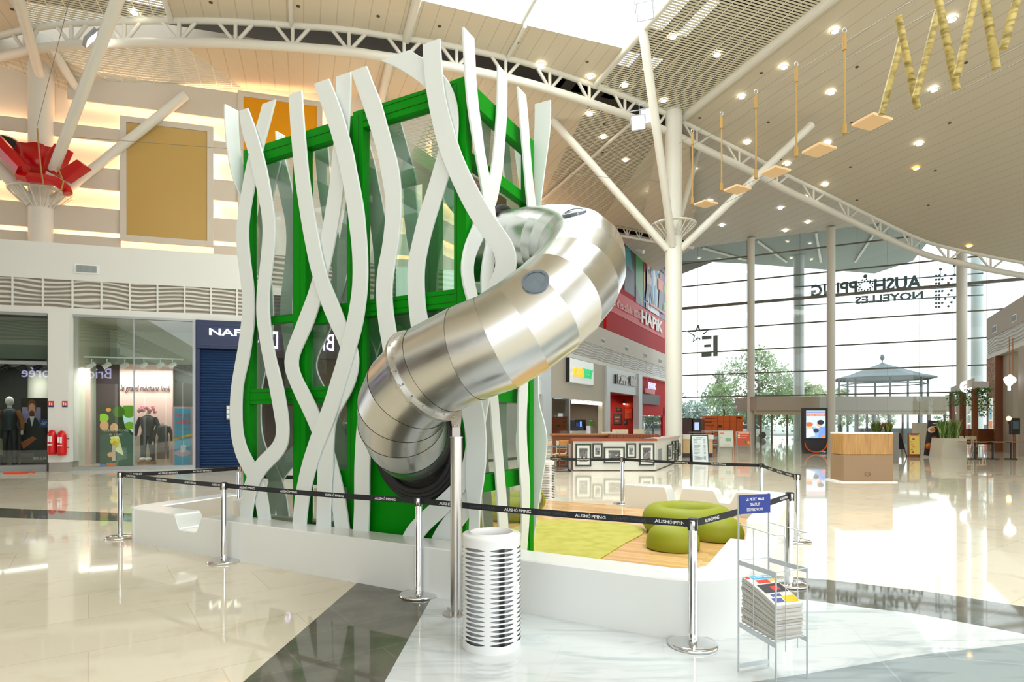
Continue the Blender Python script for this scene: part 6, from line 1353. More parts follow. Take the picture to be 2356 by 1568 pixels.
# small kiosk with menu board behind
t = thing_at('service_desk', 'light wood service desk with pale top behind the menu board', 'desk', 1590, 1055); Yd = G(1590, 1052).y; fd = Fr((0, Yd), (1, 0))
mb = MB(); mb.fbox(fd, fd.k(1572), fd.k(1640), 0, 1.2, .2, fd.z(1600, 1010)); mb.build('front', cmat((196, 166, 118)), t); mb = MB(); mb.fbox(fd, fd.k(1572), fd.k(1640), .05, 1.2, 0, .2); mb.build('plinth', blackp, t); mb = MB(); mb.fbox(fd, fd.k(1571), fd.k(1641), -.05, 1.25, fd.z(1600, 1010), fd.z(1600, 1000)); mb.build('top', cmat((214, 208, 190)), t)
def aboard(px0, px1, yt, yb, bg_, lines, label, frame, legs=0, side=.6, tilt=.10, textc=(90, 96, 100), extra=(), name='menu_board', rot=0.0):
    Y = (HC*F/(yb-HY)); f_ = Fr(((px0+px1)/2/1.0*0+((px0+px1)/2-CX)/F*Y, Y), (math.cos(rot), math.sin(rot))); w = (px1-px0)/F*Y; h = HC-(yt-HY)/F*Y; t = thing(name, label, 'sign board', f_.p(0, 0, 0))
    z0 = legs; mb = MB()
    def PT(k, z, o=0): return f_.p(k, o+z*tilt, z)
    def slab(k0, k1_, za, zb, o, th, m, nm):
        mb = MB(); mb.add([PT(k0, za, o), PT(k1_, za, o), PT(k1_, zb, o), PT(k0, zb, o), PT(k0, za, o+th), PT(k1_, za, o+th), PT(k1_, zb, o+th), PT(k0, zb, o+th)], [(0, 1, 2, 3), (5, 4, 7, 6), (4, 0, 3, 7), (1, 5, 6, 2), (3, 2, 6, 7), (4, 5, 1, 0)]); return mb.build(nm, m, t)
    slab(-w/2, w/2, z0, h, 0, .03, frame, 'frame'); slab(-w/2+.04, w/2-.04, z0+.04, h-.04, -.008, .008, cmat(bg_), 'panel')
    mb = MB(); ms = []
    def strip(u0, v0, u1, v1, c):
        m_ = cmat(c)
        if m_ not in ms: ms.append(m_)
        mb.cur = ms.index(m_); k0, k1_ = -w/2+w*u0, -w/2+w*u1; za, zb = z0+(h-z0)*v0, z0+(h-z0)*v1; mb.add([PT(k0, za, -.012), PT(k1_, za, -.012), PT(k1_, zb, -.012), PT(k0, zb, -.012)], [(0, 1, 2, 3)])
    for (u0, v0, u1, v1, c) in extra: strip(u0, v0, u1, v1, c)
    for j in range(lines): v = .88-.8*j/lines; strip(.14, v, .14+random.uniform(.2, .45), v+.012, textc); strip(.7, v, .82, v+.012, textc)
    if ms: mb.build('print', ms, t)
    mb = MB(); mb.add([f_.p(-w/2, 0+z0*tilt, z0), f_.p(-w/2, h*tilt, h), f_.p(-w/2, side*h*.9, 0.02)], [(0, 1, 2)]) if False else None
    # rear leaf of the A-board
    mb = MB(); o1 = h*tilt*2; a_ = [f_.p(-w/2, o1, 0), f_.p(w/2, o1, 0), f_.p(w/2, h*tilt+.03, h), f_.p(-w/2, h*tilt+.03, h)]; bb_ = [v+Vector((f_.b.x, f_.b.y, 0))*.03 for v in a_]
    mb.add(a_+bb_, [(0, 1, 2, 3), (5, 4, 7, 6), (4, 0, 3, 7), (1, 5, 6, 2), (3, 2, 6, 7), (4, 5, 1, 0)]); mb.build('rear_leaf', blackp if legs == 0 else frame, t)
    if legs:
        for k in (-w/2+.03, w/2-.03): mb = MB(); mb.tube([f_.p(k, 0, 0), PT(k, legs+.05, .01)], .02, 6); mb.build('leg', frame, t)
    return t
random.seed(2)
aboard(1592, 1632, 1000, 1065, (208, 218, 218), 16, 'tall white printed menu A-board standing on the floor by the service desk', blackp, 0, tilt=.13, extra=((.3, .89, .7, .91, (110, 116, 120)), (.2, .2, .8, .215, (150, 156, 160)), (.2, .16, .8, .175, (150, 156, 160))))
aboard(1655, 1689, 990, 1049, (206, 208, 196), 0, 'cream illustrated sandwich board with an orange heading', cmat((190, 190, 176)), .45, extra=((.08, .8, .35, .87, (220, 110, 60)), (.45, .35, .85, .55, (130, 170, 140)), (.1, .55, .2, .58, (220, 110, 60)), (.3, .12, .8, .14, (170, 170, 160))))
aboard(1696, 1730, 992, 1044, (206, 84, 52), 0, 'orange red sandwich board with white dots and cups printed', cmat((180, 170, 156)), .4, tilt=.16, extra=((.15, .86, .9, .92, (236, 200, 180)), (.12, .7, .26, .78, (240, 220, 210)), (.12, .56, .26, .64, (240, 220, 210)), (.3, .72, .8, .74, (236, 200, 180)), (.3, .58, .7, .6, (236, 200, 180)), (.55, .18, .68, .4, (60, 130, 70)), (.75, .14, .88, .36, (226, 170, 40))))
# orange parcel lockers
t = thing_at('parcel_lockers', 'wide orange parcel locker wall by the facade glass', 'lockers', 1665, 1021); fl_ = Fr((0, 42.5), (1, 0)); k0, k1 = fl_.k(1621), fl_.k(1709); z1 = fl_.z(1660, 956); org = cmat((206, 92, 8), .4)
mb = MB(); mb.fbox(fl_, k0, k1, 0, .7, 0, z1); mb.build('cabinet', org, t, bevel=.02)
mb = MB()
for j in range(1, 6): k = k0+(k1-k0)*j/6; mb.fbox(fl_, k-.012, k+.012, -.012, 0, .1, z1-.05)
for z in (.5, .9, 1.3, 1.7): mb.fbox(fl_, k0+.1, k1-.1, -.01, 0, z-.006, z+.006)
mb.build('door_seams', cmat((120, 48, 4)), t)
mb = MB(); pbox(mb, fl_, 1653, 1661, 978, 983, -.05, 0); mb.build('screen', blackp, t)
for (x0, x1, y0, y1, s_) in ((1623, 1646, 960, 963, 'amazon locker'), (1622, 1638, 968, 972, 'hub locker'), (1622, 1643, 976, 979, 'retrait colis')): ftxt('lettering', fl_, x0, x1, y0, y1, -.02, s_, cmat((60, 26, 6)), t, ext=.005)
mb = MB(); pbox(mb, fl_, 1695, 1706, 959, 962, -.02, 0); mb.build('lettering', cmat((60, 26, 6)), t)
# photo booth and drinks machine beside lockers
t = thing_at('photo_booth', 'brown curtained booth near the lockers', 'booth', 1582, 1020); mb = MB(); mb.fbox(fl_, fl_.k(1571), fl_.k(1594), .2, 1.4, 0, fl_.z(1582, 961)); mb.build('cabin', cmat((70, 50, 48)), t); mb = MB(); k0, k1 = fl_.k(1572), fl_.k(1593)
for j in range(9): k = k0+(k1-k0)*(j+.5)/9; mb.tube([fl_.p(k, .16, .3), fl_.p(k, .16, fl_.z(1582, 964))], .07, 6)
mb.build('curtain', cmat((84, 60, 58)), t)
t = thing_at('vending_machine', 'dark vending machine with a lit blue screen beside the lockers', 'machine', 1605, 1020); mb = MB(); mb.fbox(fl_, fl_.k(1595), fl_.k(1615), 0, .9, 0, fl_.z(1605, 962)); mb.build('body', cmat((78, 62, 54)), t, bevel=.02); mb = MB(); pbox(mb, fl_, 1598, 1608, 971, 989, -.03, 0); mb.build('screen', mat('screen_blue_lit', (.3, .4, .7), .3, emit=(.35, .45, .8), es=.8), t)
# cafe tables near lockers
def round_table(px, py, w, h, topm, legm, label, group=None):
    b_ = G(px, py); t = thing('cafe_table', label, 'table', b_, group); mb = MB(); mb.box(b_+Vector((0, 0, h-.02)), (w, .7, .04)); mb.build('table_top', topm, t, bevel=.005)
    mb = MB(); mb.cyl(b_, b_+Vector((0, 0, h-.04)), .04, 10); mb.build('leg', legm, t); mb = MB(); mb.box(b_+Vector((0, 0, .02)), (.55, .08, .04)); mb.box(b_+Vector((0, 0, .02)), (.08, .55, .04)); mb.build('base', legm, t); return t
round_table(1612, 1032, 1.4, 1.05, cmat((196, 190, 176)), blackp, 'high pale café table in front of the dark vending machine'); round_table(1640, 1030, 1.3, 1.1, cmat((196, 190, 176)), blackp, 'high pale café table in front of the orange lockers')
dark_ch = chair_proto('metal_cafe_chair', 'dark metal café chair between the menu board and the cream board, front one', mat('grey_metal', (.2, .2, .21), .3, .8), mat('grey_metal', (.2, .2, .21), .3, .8), .9)
dark_ch.location = G(1645, 1042); dup(dark_ch, G(1651, 1036), .6, 'dark metal café chair between the menu board and the cream board, rear one')
# digital totem
Yt = G(1876, 1043).y; ft_ = Fr((0, Yt), (1, 0)); t = thing('advertising_totem', 'tall black digital advertising totem with an orange arc at its foot', 'totem', ft_.p(ft_.k(1876), 0, 0)); z1 = ft_.z(1876, 938); zk = ft_.z(1876, 1011)
mb = MB(); mb.fbox(ft_, ft_.k(1849), ft_.k(1905), 0, .3, zk, z1); mb.build('screen_housing', blackp, t, bevel=.02); mb = MB(); mb.fprism(ft_, [(ft_.k(1852), 0), (ft_.k(1903), 0), (ft_.k(1905), zk), (ft_.k(1849), zk)], .02, .3); mb.build('base', blackp, t)
k0, k1, z0, z2 = rng_(ft_, 1855, 1899, 944, 1007, -.01)
scr = pic('screen', ft_, k0, k1, z0, z2, -.02, (170, 196, 216), [('r', 0, .80, 1, .87, (226, 84, 30)), ('r', .0, .9, 1, .98, (120, 130, 170)), ('p', [(0, 0), (0, .32), (.3, .42), (.6, .36), (1, .45), (1, 0)], (120, 150, 180)), ('e', .15, .42, .17, .11, (226, 160, 140)), ('e', .15, .50, .2, .08, (170, 90, 50)), ('e', .68, .5, .16, .1, (206, 150, 130)), ('e', .74, .57, .18, .09, (40, 34, 44)), ('e', .5, .27, .15, .08, (50, 40, 60)), ('p', [(.6, 0), (.7, .42), (1, .4), (1, 0)], (100, 130, 190)), ('p', [(0, .0), (.0, .3), (.3, .34), (.45, .1)], (214, 220, 232)), ('r', .82, .02, .97, .1, (236, 110, 20))], t, em=.9)
ftxt('lettering', ft_, 1858, 1896, 951, 956, -.05, '100€ offerts', wtext, t, bold=.01)
mb = MB(); mb.tube([ft_.p(ft_.k(1877)+.56*math.cos(a_)/.56*(ft_.k(1903)-ft_.k(1851))/2*.98, -.02, ft_.z(1877, 1018)+.0+.50*math.sin(a_)) for a_ in [math.pi+math.pi*j/20 for j in range(21)]], .035, 6); mb.build('orange_arc', cmat((220, 80, 20)), t)
ftxt('lettering', ft_, 1885, 1900, 1037, 1041, -.03, 'orange', wtext, t)
# wooden kiosk block
Yk = G(1998, 1109).y; fk = Fr((0, Yk), (1, 0)); t = thing('wooden_kiosk', 'square wood panelled kiosk block with a white top on the shiny floor', 'kiosk', fk.p(fk.k(1998), 0, 0)); k0, k1 = fk.k(1941), fk.k(2055); z1 = fk.z(1998, 994); zm = fk.z(1998, 1046)
mb = MB(); mb.fbox(fk, k0, k1, 0, .7, .03, zm-.005); mb.build('lower_panel', mat('oak_reflection_tone', srgb(150, 122, 90), .35), t, bevel=.01); mb = MB(); mb.fbox(fk, k0, k1, 0, .7, zm+.005, z1-.05); mb.build('upper_panel', woodm, t, bevel=.02)  # lower oak greyed: a reflection on the panel painted into its colour
mb = MB(); mb.fbox(fk, k0, k1, -.005, .7, z1-.05, z1); mb.build('top', wtext, t, bevel=.01); mb = MB(); mb.fbox(fk, k0-.1, k1+.1, -.05, .8, 0, .03); mb.build('foot_plate', wtext, t)
mb = MB(); c_ = fk.p(fk.k(1996), -.006, fk.z(1996, 1090)); mb.tube([c_+Vector((.075*math.cos(a_), 0, .06*math.sin(a_))) for a_ in [2*math.pi*j/24 for j in range(24)]], .005, 5, closed=True); mb.tube([c_+Vector((-.05, 0, 0)), c_+Vector((.05, 0, 0))], .005, 5); mb.build('round_logo', cmat((110, 84, 56)), t)
t = thing_at('orange_bin', 'grey bin with an orange printed top beside the wooden kiosk', 'bin', 1934, 1078); fo = Fr((0, G(1934, 1077).y), (1, 0)); mb = MB(); pbox(mb, fo, 1925, 1943, 1044, 1077, 0, .4); mb.build('body', alu, t); mb = MB(); pbox(mb, fo, 1925, 1944, 1025, 1044, 0, .4); mb.build('orange_top', cmat((226, 110, 20)), t)
# dark chalk board on easel, food boards, planters
t = thing_at('easel_board', 'black easel board with splayed wooden legs', 'sign board', 2078, 1050); fe = Fr((0, G(2078, 1050).y), (1, 0)); mb = MB(); mb.fprism(fe, [(fe.k(2056), fe.z(2078, 1033)), (fe.k(2083), fe.z(2078, 1033)), (fe.k(2072), fe.z(2078, 996)), (fe.k(2067), fe.z(2078, 996))], 0, .05); mb.build('board', blackp, t)
for (xa, xb) in ((2057, 2053), (2060, 2064), (2081, 2087)): mb = MB(); mb.tube([fe.px(xa, 1033, .02), fe.px(xb, 1050, .02)], .025, 6); mb.build('leg', brownw, t)
random.seed(4)
def food(n, c1=(214, 120, 40)):
    return [(u, v, u+.2, v+.06, random.choice((c1, (180, 60, 40), (200, 160, 60)))) for u, v in [(random.uniform(.1, .65), .1+.12*j) for j in range(n)]]
aboard(2091, 2118, 996, 1052, (222, 196, 96), 0, 'wood framed yellow food menu board beside the easel board', cmat((130, 76, 40)), .12, tilt=.03, extra=[(.15, .9, .85, .95, (150, 60, 80))]+food(6))
t = thing_at('food_poster_board', 'large leaning dark poster board with pastries', 'sign board', 2150, 1050); fp = Fr((0, G(2150, 1051).y), (1, 0)); Z_ = lambda y: fp.z(2150, y); mb = MB(); q = [(fp.k(2127), Z_(1047)), (fp.k(2165), Z_(1051)), (fp.k(2176), Z_(970)), (fp.k(2137), Z_(966))]; mb.fprism(fp, q, 0, .06); mb.build('board', cmat((58, 50, 50)), t)
mb = MB(); ms = [cmat((226, 130, 50)), cmat((230, 210, 190)), cmat((190, 80, 40))]
for j, (x, y, rx, ry, c) in enumerate(((2143, 988, 9, 7, 1), (2145, 988, 6, 4, 0), (2156, 1013, 10, 4, 0), (2149, 1008, 7, 5, 2), (2138, 1024, 9, 6, 0), (2138, 1029, 10, 3, 2), (2160, 1023, 7, 4, 0), (2153, 974, 9, 1.2, 1), (2150, 980, 10, .8, 1))):
    mb.cur = c; kx, zx = fp.kz(x, y, 0); rk = rx/F*fp.P.y; rz_ = ry/F*fp.P.y; mb.add([fp.p(kx+rk*math.cos(a_), -.006-.003*j, zx+rz_*math.sin(a_)) for a_ in [2*math.pi*i/16 for i in range(16)]], [tuple(range(16))])
mb.build('print', ms, t)
def grass(t, c_, h, r, n, name='grass', col=(70, 110, 40), tip=(190, 190, 120)):
    mb = MB(); ms = [cmat(col), cmat(tip)]
    for _ in range(n):
        a_ = random.uniform(0, 6.28); rr_2 = random.uniform(0, r*.4); b_ = c_+Vector((math.cos(a_)*rr_2, math.sin(a_)*rr_2, 0)); l = random.uniform(.6, 1)*h; e_ = b_+Vector((math.cos(a_)*r*random.uniform(.2, 1), math.sin(a_)*r*random.uniform(.2, 1), l)); m_ = b_.lerp(e_, .5)+Vector((0, 0, l*.15)); w = Vector((-math.sin(a_), math.cos(a_), 0))*.012; mb.cur = 0 if random.random() < .75 else 1; mb.add([b_-w, b_+w, m_+w, m_-w], [(0, 1, 2, 3)]); mb.add([m_-w, m_+w, e_], [(0, 1, 2)])
    return mb.build(name, ms, t)
t = thing_at('planter', 'tapered off white planter with three tufts of ornamental grass', 'planter', 2195, 1054); fq = Fr((0, G(2195, 1054).y), (1, 0)); z1 = fq.z(2195, 1008); mb = MB(); mb.fprism(fq, [(fq.k(2165), 0), (fq.k(2225), 0), (fq.k(2224), z1), (fq.k(2172), z1)], 0, .8); mb.build('body', cmat((196, 190, 172)), t)
for x in (2183, 2198, 2214): grass(t, fq.p(fq.k(x), .4, z1), .95, .3, 240, 'grass_tuft')
t = thing('planter', 'low planter box with orange and yellow grasses behind the wooden kiosk', 'planter', Vector(((2035-CX)/F*24, 24, 0))); fz = Fr((0, 24), (1, 0)); z1 = fz.z(2035, 994); mb = MB(); mb.fbox(fz, fz.k(1985), fz.k(2068), 0, .6, 0, z1); mb.build('box', cmat((120, 118, 110)), t)
random.seed(6); grass(t, fz.p(fz.k(2028), .3, z1), .5, .35, 260, 'grass_tuft', (60, 100, 36), (220, 90, 50)); grass(t, fz.p(fz.k(2054), .3, z1), .48, .25, 200, 'grass_tuft', (80, 110, 40), (210, 180, 90))
# tables at the right
for i, x in enumerate((2244, 2284, 2326)):
    round_table(x, 1056, 1.05, .8, cmat((150, 110, 76)), blackp, ['brown café table nearest the planter at the right', 'brown café table second from the planter at the right', 'brown café table nearest the right edge'][i])
for i, x in enumerate((2232, 2256, 2272)): dup(ch, G(x, 1048)+Vector((0, .5, 0)), .3*i, ['cream café chair beside the tapered planter', 'cream café chair between the brown tables, left one', 'cream café chair between the brown tables, right one'][i])
# pergola kiosk with hanging plants
t = thing('pergola_kiosk', 'pergola kiosk with brown posts and trailing green plants', 'kiosk', Vector(((2225-CX)/F*33, 33, 0)))
def at(px, py, Y): return D(px, py, Y)
for i, (x, Y, yt) in enumerate(((2190, 40, 906), (2215, 35, 902), (2243, 31, 896))):
    mb = MB(); a_ = at(x, yt, Y); w = [.22, .22, .2][i]; mb.box((a_.x, a_.y, a_.z/2), (w, w, a_.z)); mb.build('post', cmat((112, 62, 24)), t)
a_, b_ = at(2187, 897, 40), at(2241, 884, 31); mb = MB(); d_ = b_-a_; mb.obox((a_.x, a_.y, a_.z-.25), (d_.x, d_.y, 0), (.15, .15, 0), (0, 0, .42)); c_ = at(2275, 884, 31); mb.obox((b_.x, b_.y, b_.z-.25), (c_.x-b_.x, 0, 0), (0, .15, 0), (0, 0, .42)); mb.build('beam', cmat((176, 168, 158)), t)
mb = MB(); random.seed(9)
for _ in range(1500):
    if random.random() < .5: f_ = random.random(); q = a_.lerp(b_, f_); ln = .9
    else: f_ = random.random(); q = b_.lerp(c_, f_); ln = 1.5
    z = q.z-.2-ln*random.random()**1.6; p_ = Vector((q.x+random.gauss(0, .12), q.y+random.gauss(0, .15), z)); s_ = random.uniform(.04, .09); dv = Vector((random.uniform(-1, 1), random.uniform(-1, 1), random.uniform(-1, 1))).normalized(); e_ = dv.orthogonal().normalized(); mb.add([p_-dv*s_, p_+dv*s_, p_+e_*s_], [(0, 1, 2)])
mb.build('trailing_plants', cmat((44, 104, 24), .7), t)
mb = MB(); mb.obox(at(2228, 1022, 34), (2.2, 0, 0), (0, .3, 0), (0, 0, .9)); mb.build('low_wall', cmat((110, 62, 30)), t)
sg = thing('round_neon_sign', 'white lit round shop sign on the pergola kiosk', 'sign', at(2222, 897, 33.5)); mb = MB(); c_ = at(2222, 889, 33.5); mb.tube([c_+Vector((0, -.1, 0)), c_+Vector((0, .02, 0))], .33, 20); mb.build('disc', mat('white_lit_disc', (1, 1, 1), .4, emit=(.95, .93, 1), es=1.3), sg)
mb = MB(); mb.tube([c_+Vector((.2*math.cos(a_), -.12, .12*math.sin(a_))) for a_ in [math.pi*j/10 for j in range(11)]], .02, 5); mb.build('logo_arc', cmat((190, 90, 40)), sg)
# right hand building
WR = Fr((28.4, 35.5), (-.4676, -.884), 1)
WR.b = Vector((.884, -.4676))
kR = 22
for (z0, z1, m, nm, o0, o1) in ((Z3, Z4, mat('taupe_right_wall', srgb(168, 158, 142), .6), 'wall_right_building', 0, .5), (Z2, Z3, relief2, 'wall_right_building', .03, .5), (Z1, Z2, whitem, 'trim_14', 0, .5)):
    mb = MB(); mb.fbox(WR, 0, kR, o0, o1, z0, z1); struct(nm, mb, m)
mb = MB(); mb.fbox(WR, 0, kR, 6, 6.3, 0, Z4); mb.fbox(WR, 0, .3, 1, 6, Z1-.2, Z4); struct('wall_right_building', mb, whitem)
brick = mat('cork_brick', srgb(176, 140, 112), .8); noise_mix(brick, srgb(196, 160, 130), srgb(126, 90, 66), 9, 4, .4, .6)
mb = MB(); mb.fbox(WR, 0, WR.k(2290), .0, .5, 0, Z1); struct('wall_right_building', mb, brick)
mb = MB(); mb.fbox(WR, WR.k(2292), WR.k(2314), .3, .8, 0, Z1); mb.fbox(WR, WR.k(2343), WR.k(2356)+1, .0, .5, 0, Z1); struct('wall_right_building', mb, mat('taupe_right_wall', srgb(168, 158, 142), .6))
mb = MB(); mb.fbox(WR, WR.k(2289.5), WR.k(2291.5), -.03, .5, 0, Z1); struct('trim_15', mb, brownw)
t = thing('wall_screen', 'tall narrow lit menu screen on the cork textured pillar', 'screen', WR.px(2281, 990, -.05)); k0, k1, z0, z1 = rng_(WR, 2274.5, 2284, 915, 986, -.06); pic('screen', WR, k0, k1, z0, z1, -.06, (210, 214, 206), [('r', .2, .3, .8, .7, (120, 170, 190)), ('r', .1, .02, .9, .25, (206, 130, 80))], t, em=.5)
for i, (x, y) in enumerate(((2288, 757), (2333, 732))):
    k0, k1, z0, z1 = rng_(WR, x-4, x+4, y-6, y+6, -.02); t = thing('vent_grille', ['small white framed vent on the right building, the lower one', 'small white framed vent on the right building, the upper one'][i], 'vent', WR.p(k0, 0, z0)); mb = MB(); mb.fbox(WR, k0-.07, k1+.07, -.03, 0, z0-.06, z1+.06); mb.build('frame', wtext, t); mb = MB(); mb.fbox(WR, k0, k1, -.05, -.03, z0, z1); mb.build('grille', mat('vent_grey', (.22, .26, .26), .6), t)
t = thing('shop_emblem', 'glowing white tree shaped sign hanging in the right shop', 'sign', D(2324, 893, 30)); mb = MB(); c_ = D(2322, 877, 30)
for dx, dz, r in ((0, .0, .24), (.2, .08, .17), (-.15, .1, .15), (.05, .2, .16)): mb.ball(c_+Vector((dx, 0, dz)), r, 10, (1, .3, 1))
mb.tube([c_+Vector((0, 0, -.45)), c_], .06, 8); mb.build('emblem', mat('white_lit_disc', (1, 1, 1), .4, emit=(.95, .93, 1), es=1.3), t)
mb = MB(); mb.tube([c_+Vector((.0, 0, .2)), c_+Vector((0, 0, 2.2))], .02, 5); mb.tube([c_+Vector((.18, 0, .2)), c_+Vector((.18, 0, 2.2))], .02, 5); mb.build('hanger', cmat((190, 120, 60)), t)
t = thing('payment_terminal', 'black self service terminal beside an amber lamp on the right', 'terminal', D(2334, 1056, 27)); mb = MB(); c_ = D(2334, 980, 27); mb.box((c_.x, c_.y, c_.z), (.42, .15, .75)); mb.build('screen_head', blackp, t, bevel=.03); mb = MB(); mb.tube([(c_.x, c_.y, 0), (c_.x, c_.y, c_.z-.3)], .06, 8); mb.build('pole', brownw, t); mb = MB(); mb.box((c_.x, c_.y-.08, c_.z+.05), (.28, .01, .35)); mb.build('display', cmat((70, 90, 100)), t)
t = thing('amber_lamp', 'small glowing amber lamp on the right by the terminal', 'lamp', D(2321, 970, 27)); mb = MB(); mb.ball(D(2321, 962, 27), .1, 12); mb.build('globe', mat('amber_globe', (1, .6, .2), .4, emit=(1, .55, .12), es=8), t); mb = MB(); mb.tube([D(2321, 966, 27), D(2321, 975, 27)], .02, 6); mb.build('stem', blackp, t)
# ================================================================ STANCHIONS AND BELTS
HST = .965
def st_proto():
    t = thing('belt_stanchion', 'x', 'stanchion', (0, 0, 0)); mb = MB(); mb.lathe((0, 0, 0), [(.001, 0), (.180, 0), (.186, .006), (.186, .02), (.176, .030), (.10, .036), (.001, .038)], 44); mb.build('base', chrome, t)
    mb = MB(); mb.lathe((0, 0, 0), [(.034, .036), (.034, .1), (.033, .101), (.033, HST-.085)], 28); mb.build('pole', chrome, t)
    mb = MB(); mb.lathe((0, 0, 0), [(.033, HST-.085), (.037, HST-.083), (.037, HST-.006), (.030, HST), (.001, HST)], 28); hd = mb.build('head', chrome, t)
    mb = MB(); mb.lathe((0, 0, 0), [(.0375, HST-.012), (.0375, HST-.004), (.03, HST+.001), (.001, HST+.001)], 28); mb.build('cap', blackp, hd)
    for j in range(4):
        a_ = math.pi/2*j+.4; mb = MB(); mb.box((math.cos(a_)*.036, math.sin(a_)*.036, HST-.048), (.012, .018, .082), a_); mb.build('belt_slot', blackp, hd)
    return t
SP = [(1594, 1484, 'chrome stanchion nearest the viewer, in front of the right end of the bench'), (963, 1370, 'chrome stanchion on the grey stone beside the slide support pole'), (515, 1292, 'chrome stanchion in front of the notch of the white bench'), (277, 1237, 'leftmost chrome stanchion, past the left end of the bench'),
      (550, 1206, 'chrome stanchion behind the left corner of the green tower'), (1431, 1160, 'far chrome stanchion in front of the photo counter'), (1752, 1191, 'chrome stanchion just behind the back right corner of the bench'), (1834, 1247, 'chrome stanchion at the far right, with a square foot shadow'), (1817, 1345, 'chrome stanchion directly behind the magazine rack')]
sp0 = st_proto(); PS = []
for i, (x, y, lb) in enumerate(SP):
    p_ = G(x, y); PS.append(p_)
    lb = lb.replace(', with a square foot shadow', ' of the enclosure')
    if i == 0: sp0.location = p_; sp0['label'] = lb; st0 = sp0
    else: dup(sp0, p_, .3*i, lb)
beltm = mat('black_belt_webbing', (.012, .014, .018), .65)
def belt(A, B, centers, label, rev_=(), flipn=False, w=.27):
    a_ = Vector((A.x, A.y, 0)); b_ = Vector((B.x, B.y, 0)); d_ = (b_-a_).normalized(); n_ = Vector((d_.y, -d_.x, 0))
    if n_.dot(-a_) < 0: n_ = -n_       # towards the viewer
    a1 = a_+d_*.04; b1 = b_-d_*.04; t = thing('retractable_belt', label, 'barrier belt', (a1+b1)/2+Vector((0, 0, .9))); zc_ = .926; hb = .028; sag = .012; N_ = 16; mb = MB(); vv = []
    for i in range(N_+1):
        f_ = i/N_; q = a1.lerp(b1, f_); z = zc_-sag*4*f_*(1-f_); vv += [q+n_*.001+Vector((0, 0, z-hb)), q+n_*.001+Vector((0, 0, z+hb)), q-n_*.001+Vector((0, 0, z+hb)), q-n_*.001+Vector((0, 0, z-hb))]
    fs = [(i*4+j, (i+1)*4+j, (i+1)*4+(j+1) % 4, i*4+(j+1) % 4) for i in range(N_) for j in range(4)]+[(0, 1, 2, 3), (N_*4+3, N_*4+2, N_*4+1, N_*4)]; mb.add(vv, fs); wb_ = mb.build('webbing', beltm, t)
    mb = MB(); mb.box(a1+d_*.012+Vector((0, 0, zc_)), (.03, .016, .062), math.atan2(d_.y, d_.x)); mb.build('end_clip', blackp, t); mb = MB(); mb.box(b1-d_*.012+Vector((0, 0, zc_)), (.03, .016, .062), math.atan2(d_.y, d_.x)); mb.build('end_clip', blackp, t)
    fr = Fr((a_.x, a_.y), (d_.x, d_.y)); L = (b_-a_).length
    def place(px, rv):
        k = fr.k(px); f_ = k/L; z = zc_-sag*4*f_*(1-f_)-.001; c_ = a_+d_*k+n_*.0015+Vector((0, 0, z)); r = n_.cross(UP)*-1; r = UP.cross(n_) 
        m_ = dtext if rv else wtext; rr_ = -r if rv else r; nn = n_
        hh = .026; ww = w
        def part(body, u, wd, h_=hh, dz=0):
            o = txt('lettering', body, m_, c_+r*(u*(-1 if rv else 1))+Vector((0, 0, dz)), r, UP, h=h_, w=wd, parent=wb_, ext=.0006, bold=.015)
            if rv and o:      # mirrored see-through print
                me = o.data
                for v in me.vertices:
                    q = Vector(v.co)+LOC[t.name]-c_-r*(-u); dd_ = q.dot(r); v.co = v.co-r*(2*dd_)
            return o
        part('AUSH', -.5*ww+.205*ww, .41*ww); part('PPING', .5*ww-.225*ww, .45*ww)
        mb = MB(); e_ = c_+(r*(-.035*ww) if not rv else r*(.035*ww)); rad = .0115
        for i in range(12):
            an = 2*math.pi*i/12; q = e_+r*(rad*math.cos(an))+UP*(rad*math.sin(an)); mb.add([q+n_*.0007+r*.0022*math.cos(b2)+UP*.0022*math.sin(b2) for b2 in [2*math.pi*j/6 for j in range(6)]], [tuple(range(6))])
            q = e_+r*(rad*.6*math.cos(an+.26))+UP*(rad*.6*math.sin(an+.26)); mb.add([q+n_*.0007+r*.0015*math.cos(b2)+UP*.0015*math.sin(b2) for b2 in [2*math.pi*j/6 for j in range(6)]], [tuple(range(6))])
        q = e_+UP*.017+r*.002; mb.add([q+n_*.0007+r*.003*math.cos(b2)+UP*.004*math.sin(b2) for b2 in [2*math.pi*j/6 for j in range(6)]], [tuple(range(6))])
        mb.build('dotted_emblem', m_, wb_)
    for px in centers: place(px, False)
    for px in rev_: place(px, True)
belt(PS[1], PS[0], (1037, 1190.5, 1358, 1546), 'black belt with white lettering from the grey stone stanchion to the nearest stanchion', (1110, 1271, 1449))
belt(PS[2], PS[1], (568.5, 664, 769, 886), 'black belt with white lettering across the white ribbons at the tower foot')
belt(PS[3], PS[2], (301, 371.5, 437.5, 501), 'black belt with white lettering left of the tower, in front of the notch')
belt(PS[3], PS[4], (303, 386.5, 465), 'black belt with white lettering running back along the left side of the enclosure')
belt(Vector((((1262-CX)/F*12.4), 12.4, 0)), PS[5], (1275, 1342.5), 'black belt at the back, left of the far stanchion, in front of the photo counter')
belt(PS[5], PS[6], (1489, 1567, 1653), 'black belt at the back, from the far stanchion towards the white menu board')
belt(PS[6], PS[7], (1773, 1793, 1815), 'short black belt at the back right corner of the enclosure')
belt(PS[0], PS[8], (1638, 1712, 1804), 'short black belt passing behind the blue magazine sign')

